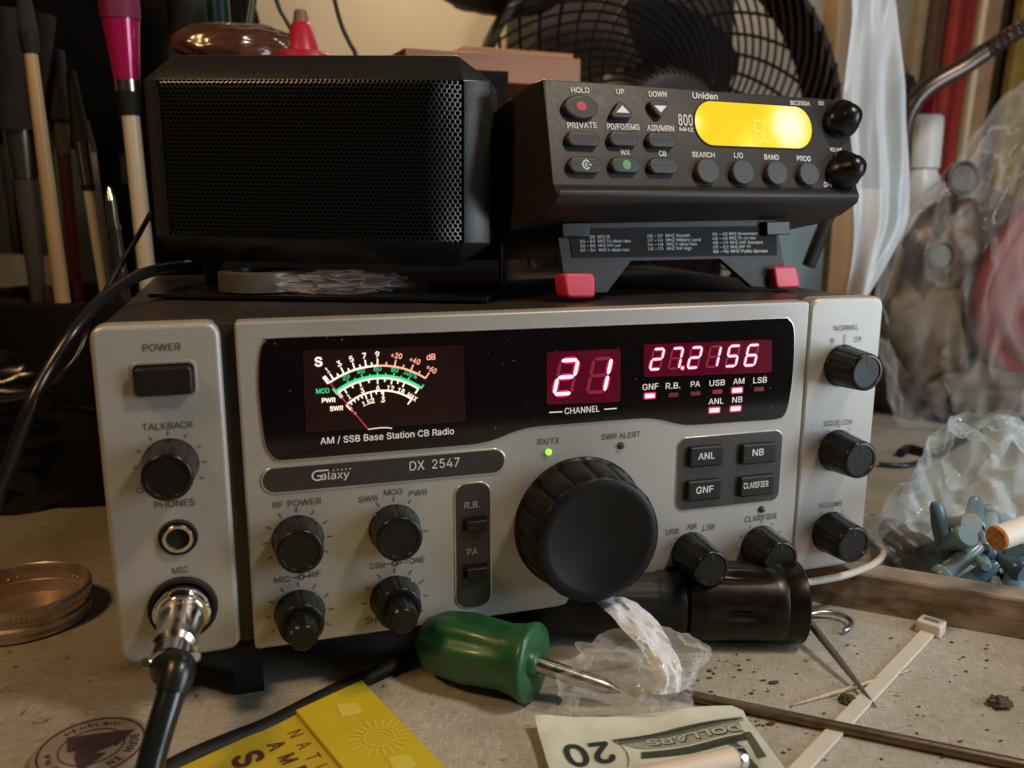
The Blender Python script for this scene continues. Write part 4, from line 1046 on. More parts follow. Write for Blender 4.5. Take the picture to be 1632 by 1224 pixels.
for (x, y), s, l, r, c in (((1122, 725), 'ANL', (1112.6, 732.6), (1138.8, 731), 10.5), ((1205, 720.5), 'NB', (1199, 726.8), (1217, 725.3), 10.5),
                           ((1118.5, 778.5), 'GNF', (1109.4, 786.5), (1136.8, 784.7), 10.5), ((1202, 771.5), 'CLARIFIER', (1185, 778.5), (1224.4, 775.6), 9)):
    u, v = PAN.px(x, y)
    bm = B(); add_slab(bm, PAN, rrect(u, v, PAN.len_u(x, y, 53), PAN.len_v(x, y, 32), 0.001), 0.0004, 0.0034, 0.0010, 4)
    pb = link('push_button', bm, BLACK, radio)
    bm = B(); add_text(bm, PAN, s, l, r, c, 0.0036, bold=0.018)
    link('lettering', bm, WHITE_INK, pb, smooth=0)

# ---- status lights
for x, y, r_, m_ in ((874, 720.5, 5.2, mat('led_green', (0.25, 0.6, 0.08), 0.2, emit=(0.38, 0.95, 0.05), estr=0.75)), (989.7, 710, 5.4, mat('led_grey', (0.055, 0.045, 0.042), 0.3)),
                     (1213.8, 811.5, 5.0, mat('led_brown', (0.06, 0.045, 0.04), 0.3))):
    u, v = PAN.px(x, y)
    r_ = PAN.len_u(x, y, r_)
    bm = B()
    add_lathe(bm, PAN.P(u, v, -0.0005), PAN.n, [(0, r_), (0.0008, r_), (0.0016, r_ * 0.85), (0.0022, r_ * 0.55), (0.0024, r_ * 0.05)], 24)
    link('status_light', bm, m_, radio)


# =================================================================== SCANNER
SRV = [math.radians(a) for a in (-11.5101, -0.9089, 9.0478)]
SR = Matrix.Rotation(Vector(SRV).length, 3, Vector(SRV).normalized())
K_ = 0.19 / 0.17
so = CP + (Vector((0.2665, -0.0085, 0.2219)) - CP) * K_
SC = Frame(so, SR @ Vector((1, 0, 0)), SR @ Vector((0, 0, 1)))
sw, sh = 0.19, 0.0453163 * K_
scanner = thing('scanner_radio', 'dark grey scanner with glowing yellow screen tilted up on a stand with red feet', 'scanner', (0.28, 0.06, H))
SPLA = mat('scanner_plastic', (0.019, 0.0160, 0.0148), 0.44, spec=0.35, var=0.12, vscale=500, bump=0.10, bscale=2200)
bm = B()
prof = [(0.0, sh / 2), (0.0, -sh / 2 + 0.002), (0.0035, -sh / 2 - 0.0005), (0.0042, -sh / 2 - 0.003), (0.001, -sh / 2 - 0.0065), (-0.012, -sh / 2 - 0.0105), (-0.03, -sh / 2 - 0.012), (-0.165, -sh / 2 - 0.010),
        (-0.165, sh / 2 - 0.001), (-0.01, sh / 2 + 0.001), (-0.003, sh / 2 + 0.0006)]
ends = []
for su in (-1, 1):
    ring_in, ring = [], []
    for d, v in prof:
        taper = 0.004 if d > 0.002 else (0.0015 if d > -0.005 else 0)
        ring.append(bm.verts.new(SC.P(su * (sw / 2 + 0.001 + (0.001 if v < -sh / 2 + 0.003 else 0) - taper * 0.6), v, d)))
    ends.append(ring)
n = len(prof)
for i in range(n):
    bm.faces.new((ends[0][i], ends[0][(i + 1) % n], ends[1][(i + 1) % n], ends[1][i]))
bm.faces.new(ends[0]); bm.faces.new(ends[1][::-1])
bmesh.ops.bevel(bm, geom=[e for e in bm.edges], offset=0.0012, segments=2, profile=0.5, affect='EDGES', clamp_overlap=True)
link('body', bm, SPLA, scanner, smooth=30)
overlay(SPLA, (0.09, 0.08, 0.07), 500, 0.72, 0.80, 0.6, 2)
BTN = mat('scanner_button', (0.020, 0.018, 0.018), 0.45, var=0.15, vscale=300)
BTN2 = mat('round_button', (0.036, 0.030, 0.029), 0.5, var=0.12, vscale=300)


def z7(x, y):  # zoomed reading back to photo pixels
    return 870 + x / 6.8, 120 + y / 6.8


def z8(x, y):
    return 1080 + x / 5.1, 130 + y / 5.1


def sbtn(c, w, h, r, m, hgt=0.003):
    u, v = SC.px(*c, 0.002)
    bm = B()
    add_slab(bm, SC, rrect(u, v, SC.len_u(*c, w), SC.len_v(*c, h), r), 0, hgt, 0.0011, 4)
    return link('push_button', bm, m, scanner)


u, v = SC.px(*z7(375, 345), 0.002)
ru = SC.len_u(*z7(375, 345), 26.5); rv = SC.len_v(*z7(375, 345), 19)
bm = B(); add_slab(bm, SC, circ(u, v, ru, 40, rv), 0, 0.003, 0.0012, 4)
hold = link('push_button', bm, BTN, scanner)
bm = B(); add_flat(bm, SC, circ(*SC.px(*z7(386, 333), 0.0032), SC.len_u(*z7(386, 333), 8), 24, SC.len_v(*z7(386, 333), 7.5)), 0.0032)
link('red_dot', bm, mat('dot_red', (0.45, 0.035, 0.06), 0.5), hold, smooth=0)
for tri, dot in (([(805, 245), (975, 470), (665, 465)], [(830, 325), (908, 408), (762, 402)]), ([(1075, 275), (1350, 275), (1240, 500)], [(1172, 325), (1312, 332), (1248, 404)])):
    bm = B(); add_slab(bm, SC, rpoly([SC.px(*z7(*q), 0.002) for q in tri], 0.005), 0, 0.003, 0.0010, 4)
    b_ = link('push_button', bm, BTN, scanner)
    bm = B(); add_flat(bm, SC, [SC.px(*z7(*q), 0.0032) for q in dot], 0.0032)
    link('arrow_mark', bm, WHITE_INK, b_, smooth=0)
for x, y, w_ in ((405, 692, 52), (840, 690, 46), (1250, 702, 45)):
    sbtn(z7(x, y), w_, 24, 0.006, BTN)
tgt = sbtn(z7(425, 975), 52, 26, 0.0065, BTN)
bm = B()
u, v = SC.px(*z7(440, 967), 0.0032)
q = SC.len_u(*z7(440, 967), 5.5)
add_stroke(bm, SC, [(u + q * math.cos(math.radians(a)), v + q * math.sin(math.radians(a))) for a in range(40, 321, 20)], 0.0006, 0.0032)
add_stroke(bm, SC, [(u + q * .35 * math.cos(math.radians(a)), v + q * .35 * math.sin(math.radians(a))) for a in range(20, 341, 20)], 0.0004, 0.0032)
for a in range(0, 360, 90):
    ca, sa = math.cos(math.radians(a)), math.sin(math.radians(a))
    add_flat(bm, SC, [(u + ca * q * 1.55, v + sa * q * 1.55), (u + ca * q * 0.9 - sa * q * 0.3, v + sa * q * 0.9 + ca * q * 0.3), (u + ca * q * 0.9 + sa * q * 0.3, v + sa * q * 0.9 - ca * q * 0.3)], 0.0032)
link('target_mark', bm, WHITE_INK, tgt, smooth=0)
wx = sbtn(z7(860, 975), 46, 25, 0.0065, BTN)
bm = B(); add_flat(bm, SC, circ(*SC.px(*z7(878, 968), 0.0032), SC.len_u(*z7(878, 968), 6.5), 24, SC.len_v(*z7(878, 968), 7.5)), 0.0032)
link('green_dot', bm, mat('dot_green', (0.10, 0.32, 0.13), 0.5), wx, smooth=0)
sbtn(z7(1270, 985), 45, 25, 0.0065, BTN)
for x, y, r_ in ((220, 728, 19.5), (505, 738, 19), (780, 745, 18), (1040, 753, 17)):
    c = z8(x, y)
    u, v = SC.px(*c, 0.0)
    bm = B(); v -= 0.0004; add_slab(bm, SC, circ(u, v, SC.len_u(*c, r_ * 0.92), 36, SC.len_u(*c, r_ * 0.80)), 0, 0.0032, 0.0008, 3)
    link('push_button', bm, BTN2, scanner)
bm = B()
for s, l, r_, c in (('HOLD', (275, 190), (475, 190), 8.5), ('UP', (765, 203), (852, 203), 8), ('DOWN', (1118, 232), (1312, 236), 8.5), ('PRIVATE', (235, 575), (555, 570), 9),
                    ('PD/FD/EMG', (665, 585), (1018, 592), 9), ('AIR/MRN', (1098, 600), (1392, 608), 9), ('WX', (808, 862), (913, 866), 8.5), ('CB', (1225, 875), (1308, 878), 8.5)):
    add_text(bm, SC, s, z7(*l), z7(*r_), c, 0.0004, bold=0.035)
for s, l, r_, c in (('Uniden', (122, 135), (328, 146), 9.5), ('BC350A', (918, 188), (1078, 196), 6.5), ('SQ', (1145, 190), (1190, 192), 6), ('800', (8, 355), (126, 360), 17.5), ('MHZ', (15, 402), (130, 408), 6),
                    ('SEARCH', (118, 612), (303, 618), 8), ('L/O', (458, 618), (533, 622), 8), ('BAND', (705, 632), (825, 637), 8), ('PROG', (970, 645), (1083, 648), 8), ('OFF', (1188, 855), (1262, 858), 7.5)):
    add_text(bm, SC, s, z8(*l), z8(*r_), c, 0.0004, bold=0.032 if s != '800' else 0.02)
a, b_ = SC.px(*z8(1240, 552), 0.0004), SC.px(*z8(1335, 560), 0.0004)
add_text(bm, SC, 'VOLUME', z8(1238, 566), z8(1335, 572), 6, 0.0004, bold=0.05)
link('lettering', bm, mat('scanner_lettering', (0.60, 0.57, 0.52), 0.5), scanner, smooth=0)
# screen
p = [SC.px(*z8(*q)) for q in ((135, 165), (1080, 205), (1085, 548), (140, 515))]
u0, u1 = (p[0][0] + p[3][0]) / 2, (p[1][0] + p[2][0]) / 2; v0, v1 = (p[2][1] + p[3][1]) / 2, (p[0][1] + p[1][1]) / 2
cu, cv, ww, hh = (u0 + u1) / 2, (v0 + v1) / 2, u1 - u0, v1 - v0
bm = B(); add_slab(bm, SC, rrect(cu, cv, ww + 0.0012, hh + 0.0012, 0.0115, 12), -0.001, 0.0004)
bez = link('screen_bezel', bm, SOFT, scanner)
m = bpy.data.materials.new('amber_backlight'); m.use_nodes = True
N, L = m.node_tree.nodes, m.node_tree.links
b = N['Principled BSDF']; b.inputs['Base Color'].default_value = (0.02, 0.015, 0.002, 1); b.inputs['Roughness'].default_value = 0.5; b.inputs['Specular IOR Level'].default_value = 0.15
tc = N.new('ShaderNodeTexCoord')
# hot spots of the backlight, painted as brighter patches in the emission colour
def hot_spot(pt, rad, pw):
    vm = N.new('ShaderNodeVectorMath'); vm.operation = 'DISTANCE'; vm.inputs[1].default_value = pt
    L.new(tc.outputs['Object'], vm.inputs[0])
    mr = N.new('ShaderNodeMapRange'); mr.inputs[1].default_value = 0; mr.inputs[2].default_value = rad; mr.inputs[3].default_value = pw; mr.inputs[4].default_value = 0
    mr.interpolation_type = 'SMOOTHSTEP'
    L.new(vm.outputs['Value'], mr.inputs[0]); return mr
org = ORG[scanner.name]
b1 = hot_spot(SC.P(cu + ww * 0.30, cv + hh * 0.02, 0.0006) - org, 0.024, 1.0)
b2 = hot_spot(SC.P(cu - ww * 0.50, cv, 0.0006) - org, 0.010, 0.6)
b3 = hot_spot(SC.P(cu - ww * 0.05, cv - hh * 0.55, 0.0006) - org, 0.016, 0.45)
ad = N.new('ShaderNodeMath'); L.new(b1.outputs[0], ad.inputs[0]); L.new(b2.outputs[0], ad.inputs[1])
ad2 = N.new('ShaderNodeMath'); L.new(ad.outputs[0], ad2.inputs[0]); L.new(b3.outputs[0], ad2.inputs[1])
ad2.use_clamp = True
cr = N.new('ShaderNodeValToRGB')
cr.color_ramp.elements[0].position = 0.0; cr.color_ramp.elements[0].color = (0.96, 0.66, 0.003, 1)
cr.color_ramp.elements[1].position = 0.9; cr.color_ramp.elements[1].color = (1.19, 1.08, 0.72, 1)
e = cr.color_ramp.elements.new(0.35); e.color = (1.0, 0.82, 0.03, 1)
L.new(ad2.outputs[0], cr.inputs[0]); L.new(cr.outputs[0], b.inputs['Emission Color']); b.inputs['Emission Strength'].default_value = 0.84
bm = B(); add_slab(bm, SC, rrect(cu, cv, ww, hh, 0.011, 12), -0.001, 0.0006)
scr = link('lit_screen', bm, m, bez)
bm = B()
for i, ch in enumerate('50'):
    uu, vv = SC.px(*z8(655 + 75 * i, 400), 0.0008)
    add_digit(bm, SC, ch, uu, vv, 0.0045, 0.0105, 0.0007, 0.0008, 0.03)
uu, vv = SC.px(*z8(825, 430), 0.0008)
add_flat(bm, SC, rrect(uu, vv, 0.0008, 0.003, 0.0002, 2), 0.0008)
link('screen_digits', bm, mat('lcd_ink', (0.5, 0.42, 0.1), 0.4, emit=(0.70, 0.46, 0.02), estr=0.85), bez, smooth=0)
# side knobs
for base, cap, r_ in ((z8(1300, 318), z8(1455, 255), 20.5), (z8(1322, 730), z8(1490, 665), 20.5)):
    u, v = SC.px(*base)
    r0 = SC.len_u(*base, r_)
    L_ = min(0.024, SC.depth_to(u, v, *cap))
    def lob(a, t, rad): return 1 + (0.09 * max(0, 1 - t / 0.010)) * math.cos(3 * a + 0.6)
    bm = B()
    add_lathe(bm, SC.P(u, v, -0.001), SC.n, [(0, r0 * 1.06), (0.003, r0 * 1.10), (0.006, r0 * 1.02), (0.009, r0 * 0.86), (L_ * 0.7, r0 * 0.74), (L_ * 0.92, r0 * 0.62), (L_ + 0.001, r0 * 0.42), (L_ + 0.002, r0 * 0.05)], 48, ref=SC.v, mod=lob)
    link('dial_knob', bm, KNOB, scanner, smooth=50)
# stand
pL_, pR_ = TOP.px(915, 479), TOP.px(1243, 467)
yaw = math.atan2(0.019, 0.123) * 0.8
BO = TOP.P(pL_[0], pL_[1] + 0.003)
BF = Frame(BO, (math.cos(yaw), math.sin(yaw), 0), (0, 0.10, 1))
STD = mat('stand_plastic', (0.021, 0.019, 0.018), 0.5, 0.0, spec=0.35, var=0.1, vscale=300, bump=0.05, bscale=1500)
outline = [(888, 372), (903, 469), (968, 466), (1006, 416), (1148, 413), (1198, 457), (1258, 462), (1240, 368), (1240, 350), (888, 352)]
bm = B(); add_slab(bm, BF, [BF.px(*q) for q in outline], -0.0035, 0.0, 0.0004, 2)
stand = link('stand', bm, STD, scanner)
bm = B(); add_slab(bm, BF, [BF.px(*q) for q in ((905, 364), (1236, 360), (1238, 407), (912, 411))], 0, 0.0004)
link('chart_label', bm, mat('chart_black', (0.010, 0.009, 0.009), 0.65, spec=0.2), stand)
for q in ([(890, 440), (940, 440), (941, 479), (895, 479)], [(1222, 432), (1259, 430), (1266, 465), (1227, 467)]):
    bm = B()
    add_slab(bm, BF, rpoly([BF.px(*p) for p in q], 0.0030, 5), -0.006, 0.0055, 0.0014, 3, both=True)
    bm.verts.ensure_lookup_table()
    zmin = min(v.co.z for v in bm.verts)
    bmesh.ops.translate(bm, verts=bm.verts, vec=(0, 0, H + 0.0002 - zmin))
    link('rubber_foot', bm, mat('red_rubber', (0.62, 0.030, 0.065), 0.42, var=0.08, vscale=150, bump=0.05, bscale=900), stand)
for q in ([(889, 356), (934, 356), (934, 378), (891, 379)], [(1214, 354), (1251, 353), (1252, 374), (1215, 376)]):
    bm = B(); add_slab(bm, BF, [BF.px(*p) for p in q], 0.0, 0.004, 0.0006)
    link('hinge_tab', bm, mat('tab_plastic', (0.018, 0.017, 0.017), 0.35, spec=0.3), stand)
bm = B()


def z4(x, y):
    return 880 + x / 4.08, 340 + y / 4.08


rows = [(('', '28', 'MHZ CB'), ('25 - ', '50', 'MHZ 10-Meter Ham'), ('30 - ', '50', 'MHZ VHF Low'), ('50 - ', '54', 'MHZ 6-Meter Ham')),
        (('108 - ', '137', 'MHZ Aircraft'), ('137 - ', '144', 'MHZ Military Land'), ('144 - ', '148', 'MHZ 2-Meter Ham'), ('148 - ', '174', 'MHZ VHF High')),
        (('406 - ', '420', 'MHZ Government'), ('420 - ', '450', 'MHZ 70-cm Ham'), ('450 - ', '470', 'MHZ UHF Standard'), ('470 - ', '512', 'MHZ UHF TV'), ('806 - ', '956', 'MHZ Public Service'))]
for bi, (x0, xm, y0, dy) in enumerate(((178, 295, 162, 28.5), (618, 738, 154, 28), (1040, 1150, 142, 28.3))):
    for ri, (a, b_, c) in enumerate(rows[bi]):
        y = y0 + ri * dy
        x = x0 + ri * 2
        if a: add_text(bm, BF, a.replace(' - ', ''), z4(x, y + 2), z4(x + 34, y + 2), 4.7, 0.0006, bold=0.02)
        if a: add_text(bm, BF, '-', z4(x + 46, y + 2), z4(x + 58, y + 2), 4.7, 0.0006, bold=0.02)
        add_text(bm, BF, b_, z4(x + 66, y + 1), z4(x + 100, y + 1), 4.7, 0.0006, bold=0.02)
        add_text(bm, BF, c, z4(xm + ri * 3, y), z4(xm + ri * 3 + len(c) * 13.2, y - 1), 4.9, 0.0006, bold=0.02)
link('lettering', bm, mat('chart_lettering', (0.55, 0.52, 0.50), 0.5), stand, smooth=0)

# =================================================================== SPEAKER
PRV = [math.radians(a) for a in (1.6717, 0.4842, -22.5903)]
PR = Matrix.Rotation(Vector(PRV).length, 3, Vector(PRV).normalized())
K_ = 1.07
po = CP + (Vector((0.0911, 0.0423, 0.2124)) - CP) * K_
SP = Frame(po, PR @ Vector((1, 0, 0)), PR @ Vector((0, 0, 1)))
pw_, ph_ = 0.14 * K_, 0.06987 * K_
speaker = thing('external_speaker', 'black box speaker with honeycomb metal grille standing on the radio', 'speaker', (po.x + 0.02, po.y + 0.04, H))
SPK = mat('speaker_plastic', (0.018, 0.0175, 0.0175), 0.29, var=0.15, vscale=500, bump=0.10, bscale=1700)
bm = B()
a, c_, cut, dd = pw_ / 2, ph_ / 2, 0.0095, 0.011
mw_, mh_ = 0.0115, 0.0125
inner = [(-a, c_), (a, c_), (a, -c_), (-a, -c_)]
outer = [(-a + cut * .5, c_ + mh_), (a - cut * .5, c_ + mh_), (a + mw_, c_ + 0.001), (a + mw_, -c_ - 0.001), (a - cut * .5, -c_ - mh_), (-a + cut * .5, -c_ - mh_), (-a - mw_, -c_ - 0.001), (-a - mw_, c_ + 0.001)]
I = [bm.verts.new(SP.P(u, v, 0)) for u, v in inner]
I2 = [bm.verts.new(SP.P(u, v, -0.006)) for u, v in inner]
O = [bm.verts.new(SP.P(u, v, -dd)) for u, v in outer]
O2 = [bm.verts.new(SP.P(u * 0.97, v * 0.97, -0.062)) for u, v in outer]
for q in ((I[0], I[1], O[1], O[0]), (I[1], O[2], O[1]), (I[1], I[2], O[3], O[2]), (I[2], O[4], O[3]), (I[2], I[3], O[5], O[4]), (I[3], O[6], O[5]), (I[3], I[0], O[7], O[6]), (I[0], O[0], O[7])):
    bm.faces.new(q)
for i in range(4): bm.faces.new((I[i], I2[i], I2[(i + 1) % 4], I[(i + 1) % 4]))
for i in range(8): bm.faces.new((O[i], O[(i + 1) % 8], O2[(i + 1) % 8], O2[i]))
bm.faces.new(O2); bm.faces.new(I2[::-1])
bmesh.ops.bevel(bm, geom=[e for e in bm.edges if not (e.verts[0] in I2 and e.verts[1] in I2)], offset=0.0006, segments=2, profile=0.5, affect='EDGES', clamp_overlap=True)
link('housing', bm, SPK, speaker, smooth=25)


def grille_material():
    m = bpy.data.materials.new('honeycomb_grille'); m.use_nodes = True
    N, L = m.node_tree.nodes, m.node_tree.links
    b = N['Principled BSDF']; out = N['Material Output']
    b.inputs['Base Color'].default_value = (0.005, 0.005, 0.005, 1); b.inputs['Specular IOR Level'].default_value = 0.75; b.inputs['Roughness'].default_value = 0.27
    uv = N.new('ShaderNodeUVMap')
    def hexd(off):
        v1 = N.new('ShaderNodeVectorMath'); v1.operation = 'ADD'; v1.inputs[1].default_value = (off[0] + 0.5, off[1] + 0.5, 0)
        s = N.new('ShaderNodeVectorMath'); s.operation = 'MULTIPLY'; s.inputs[1].default_value = (1, 1 / 1.7320508, 1)
        L.new(uv.outputs[0], s.inputs[0]); L.new(s.outputs[0], v1.inputs[0])
        fr = N.new('ShaderNodeVectorMath'); fr.operation = 'FRACTION'; L.new(v1.outputs[0], fr.inputs[0])
        sb = N.new('ShaderNodeVectorMath'); sb.operation = 'SUBTRACT'; sb.inputs[1].default_value = (0.5, 0.5, 0); L.new(fr.outputs[0], sb.inputs[0])
        ab = N.new('ShaderNodeVectorMath'); ab.operation = 'ABSOLUTE'; L.new(sb.outputs[0], ab.inputs[0])
        mu = N.new('ShaderNodeVectorMath'); mu.operation = 'MULTIPLY'; mu.inputs[1].default_value = (1, 1.7320508, 0); L.new(ab.outputs[0], mu.inputs[0])
        dp = N.new('ShaderNodeVectorMath'); dp.operation = 'DOT_PRODUCT'; dp.inputs[1].default_value = (0.5, 0.8660254, 0); L.new(mu.outputs[0], dp.inputs[0])
        sx = N.new('ShaderNodeSeparateXYZ'); L.new(mu.outputs[0], sx.inputs[0])
        mx = N.new('ShaderNodeMath'); mx.operation = 'MAXIMUM'; L.new(dp.outputs['Value'], mx.inputs[0]); L.new(sx.outputs[0], mx.inputs[1])
        return mx
    h1, h2 = hexd((0, 0)), hexd((0.5, 0.5))
    mn = N.new('ShaderNodeMath'); mn.operation = 'MINIMUM'; L.new(h1.outputs[0], mn.inputs[0]); L.new(h2.outputs[0], mn.inputs[1])
    lt = N.new('ShaderNodeMapRange'); lt.inputs[1].default_value = 0.36; lt.inputs[2].default_value = 0.385
    L.new(mn.outputs[0], lt.inputs[0])
    bp = N.new('ShaderNodeBump'); bp.inputs['Strength'].default_value = 0.15; bp.inputs['Distance'].default_value = 0.0004
    mr = N.new('ShaderNodeMapRange'); mr.inputs[1].default_value = 0.36; mr.inputs[2].default_value = 0.5; L.new(mn.outputs[0], mr.inputs[0])
    L.new(mr.outputs[0], bp.inputs['Height']); L.new(bp.outputs[0], b.inputs['Normal'])
    tr = N.new('ShaderNodeBsdfTransparent')
    mx = N.new('ShaderNodeMixShader'); L.new(lt.outputs[0], mx.inputs[0]); L.new(tr.outputs[0], mx.inputs[1]); L.new(b.outputs[0], mx.inputs[2])
    L.new(mx.outputs[0], out.inputs[0])
    return m


# the grille sheet: a flat front with shoulders that roll back into the frame at both ends
bm = B()
uvl = bm.loops.layers.uv.new('uv')
nu, nv = 120, 48
pitch = 0.00225
grid = []
for j in range(nv + 1):
    row = []
    for i in range(nu + 1):
        x = -1 + 2 * i / nu; y = -1 + 2 * j / nv
        xe = 0.81 - 0.05 * (1 - y ** 2) if x > 0 else 0.93
        dx = max(0, (abs(x) - xe) / (1 - xe)); dy = max(0, (abs(y) - 0.90) / 0.10)
        hgt = 0.0090
        prof_d = hgt * (1 - dx ** 1.25 * (1 if x > 0 else 1)) * (1 - 0.08 * dy ** 2) + 0.0012 * (1 - x * x) - 0.0012
        row.append(bm.verts.new(SP.P(x * (a - 0.0004), y * (c_ - 0.0004), prof_d)))
    grid.append(row)
for j in range(nv):
    for i in range(nu):
        f = bm.faces.new((grid[j][i], grid[j][i + 1], grid[j + 1][i + 1], grid[j + 1][i]))
        for lp, (ii, jj) in zip(f.loops, ((i, j), (i + 1, j), (i + 1, j + 1), (i, j + 1))):
            lp[uvl].uv = (ii / nu * pw_ / pitch, jj / nv * ph_ / pitch)
link('grille', bm, grille_material(), speaker, smooth=60)
bm = B()
add_slab(bm, SP, [(-a + 0.0006, -c_ + 0.0006), (a - 0.0006, -c_ + 0.0006), (a - 0.0006, c_ - 0.0006), (-a + 0.0006, c_ - 0.0006)], -0.0055, -0.0030)
link('grille_backing', bm, mat('backing_black', (0.0015, 0.0015, 0.0015), 0.95, spec=0.05), speaker)  # black plate added so the grille holes look dark
# bracket: U of flat steel with a knob at each side
BRK = mat('bracket_black', (0.012, 0.012, 0.012), 0.22, 0.3, var=0.2, vscale=100)
dep = -0.030
zb = po.z - H
bm = B()
UF = Frame(Vector((po.x, po.y, H)), SP.u, (0, 0, 1))
UFv = Frame(UF.o, (SP.u.x, SP.u.y, 0), (0, 0, 1))
xo = a + mw_ - 0.002
add_slab(bm, UFv, [(-xo - 0.002, 0.0003), (xo + 0.002, 0.0003), (xo + 0.002, 0.0023), (-xo - 0.002, 0.0023)], -0.085, 0.002, 0.0004)
for sx in (-1, 1):
    add_slab(bm, UFv, rpoly([(sx * xo, 0.0024), (sx * (xo + 0.002), 0.0024), (sx * (xo + 0.002), zb + 0.010), (sx * xo, zb + 0.010)], 0.0004, 2), -0.085, -0.064, 0.0004)
link('bracket', bm, BRK, speaker)
for sx in (-1, 1):
    bm = B(); add_lathe(bm, UFv.P(sx * (xo + 0.002), zb, -0.074), UFv.u * sx, [(0, 0.010), (0.006, 0.010), (0.0075, 0.0085), (0.0075, 0.0005)], 32, mod=lambda a_, t, r_: 1 + 0.03 * math.cos(16 * a_))
    link('bracket_knob', bm, SOFT, speaker)

# things lying on the radio under the speaker
bm = B(); add_lathe(bm, UFv.P(-0.035, 0.0026, -0.018), (0, 0, 1), [(0, 0.020), (0.0006, 0.021), (0.010, 0.021), (0.0106, 0.020), (0.0106, 0.0165), (0.001, 0.0165)], 64)
tag(link('tape_roll', bm, mat('grey_tape', (0.13, 0.12, 0.11), 0.3, 0.3, var=0.1)), 'grey tape roll tucked under the speaker', 'tape roll')
bm = B(); add_blob(bm, UFv.P(0.010, 0.0075, -0.014), (0.028, 0.012, 0.0055), 3, 4, 0.5, 2.2, True)
tag(link('plastic_scrap', bm, plastic('scrap_film', (0.55, 0.5, 0.5), 0.10, 90, 0.2)), 'crumpled clear film scrap under the speaker', 'plastic scrap')

# =================================================================== MIC PLUG AND CABLE
mc = thing('microphone_cable', 'black microphone cable with chrome screw plug in the radio front', 'cable', PAN.P(*mic_uv, 0.02))
r = 0.0135
u, v = mic_uv
base = PAN.P(u, v, 0.0008)
Lp = PAN.depth_to(u, v, 286, 1030)
ax = (PAN.P(u - 0.002, v - 0.004, Lp) - base).normalized()
rr = PAN.len_u(292, 968, 46)
bm = B()
add_lathe(bm, base, ax, [(0, rr * 0.98), (0.002, rr), (0.0045, rr), (0.0055, rr * 0.93), (0.0058, rr * 0.82), (0.012, rr * 0.80), (0.013, rr * 0.74), (0.024, rr * 0.70), (0.025, rr * 0.62)], 64,
          mod=lambda a_, t, r_: 1 + (0.018 * math.cos(60 * a_) if 0.001 < t < 0.005 else 0))
link('collar', bm, CHROME, mc)
o2 = base + ax * 0.024
bm = B()
add_lathe(bm, o2, ax, [(0, rr * 0.60), (0.001, rr * 0.78), (0.006, rr * 0.80), (0.008, rr * 0.66), (0.010, rr * 0.66), (0.011, rr * 0.74), (0.017, rr * 0.72), (0.018, rr * 0.5)], 40,
          mod=lambda a_, t, r_: 1 + 0.05 * math.cos(2 * a_))
clamp = link('clamp', bm, CHROME, mc)
for sx in (-1, 1):
    bm = B(); q = o2 + ax * 0.0135 + Vector((sx * rr * 0.68, -0.001, 0.001))
    add_lathe(bm, q, (sx * 0.3, -0.8, 0.5), [(0, 0.0022), (0.0032, 0.0022), (0.0038, 0.0016), (0.0038, 0.0001)], 16)
    link('clamp_screw', bm, STEEL, clamp)
pts = [o2 + ax * 0.012]
e = o2 + ax * 0.018
dpt = -e.y
pts.append(e)
path = [(284, 1066, 0.006), (273, 1105, 0.012), (259, 1150, 0.018), (246, 1194, 0.023), (232, 1250, 0.029), (214, 1330, 0.036)]
for x, y, dd_ in path:
    pts.append(at(x, y, e.y - dd_))
bm = B(); add_tube(bm, pts[:4], [0.0074, 0.0076, 0.0066, 0.0058], 20, 8)
link('strain_relief', bm, RUBBER, mc, smooth=60)
bm = B(); add_tube(bm, pts[1:], [0.0055, 0.0053, 0.0051, 0.0050, 0.0048], 20, 10)
link('cable', bm, mat('cable_sheath', (0.010, 0.014, 0.015), 0.22, bump=0.02), mc, smooth=60)

# =================================================================== THINGS ON THE TABLE, NEAR SIDE
# jar lid ring
c = tab(38, 968, 0.006)
rl = 0.0335
lid = thing('jar_lid', 'upturned gold jar lid with knurled rim left of the radio', 'jar lid', (c.x, c.y, TZ))
LID = mat('lid_gold', (0.58, 0.47, 0.40), 0.34, 0.75, var=0.15, vscale=120)
bm = B()
prof = [(0.0002, rl * 0.90), (0.0010, rl * 0.97), (0.0026, rl * 0.985), (0.0040, rl * 0.965), (0.0056, rl * 0.985), (0.0072, rl * 0.985), (0.0086, rl * 0.955), (0.0112, rl * 0.955), (0.0122, rl * 0.985), (0.0134, rl * 1.005), (0.0166, rl * 1.01), (0.0178, rl * 1.0), (0.0182, rl * 0.975), (0.0174, rl * 0.955), (0.0130, rl * 0.935), (0.0090, rl * 0.925), (0.0086, rl * 0.90), (0.0018, rl * 0.88), (0.0016, rl * 0.5)]
add_lathe(bm, (c.x, c.y, TZ), (0, 0, 1), prof, 180, mod=lambda a_, t, r_: 1 + (0.007 * math.cos(90 * a_) if 0.0120 < t < 0.0172 and r_ > rl * 0.98 else 0), caps=True)
link('lid_ring', bm, LID, lid)
bm = B()
for k in range(44):
    a_ = 2 * math.pi * k / 44
    add_blob(bm, (c.x + rl * 0.928 * math.cos(a_), c.y + rl * 0.928 * math.sin(a_), TZ + 0.0112), (0.0006, 0.0006, 0.0006), 0, 1, 0)
link('dimples', bm, mat('lid_dimple', (0.7, 0.55, 0.42), 0.25, 0.9), lid)

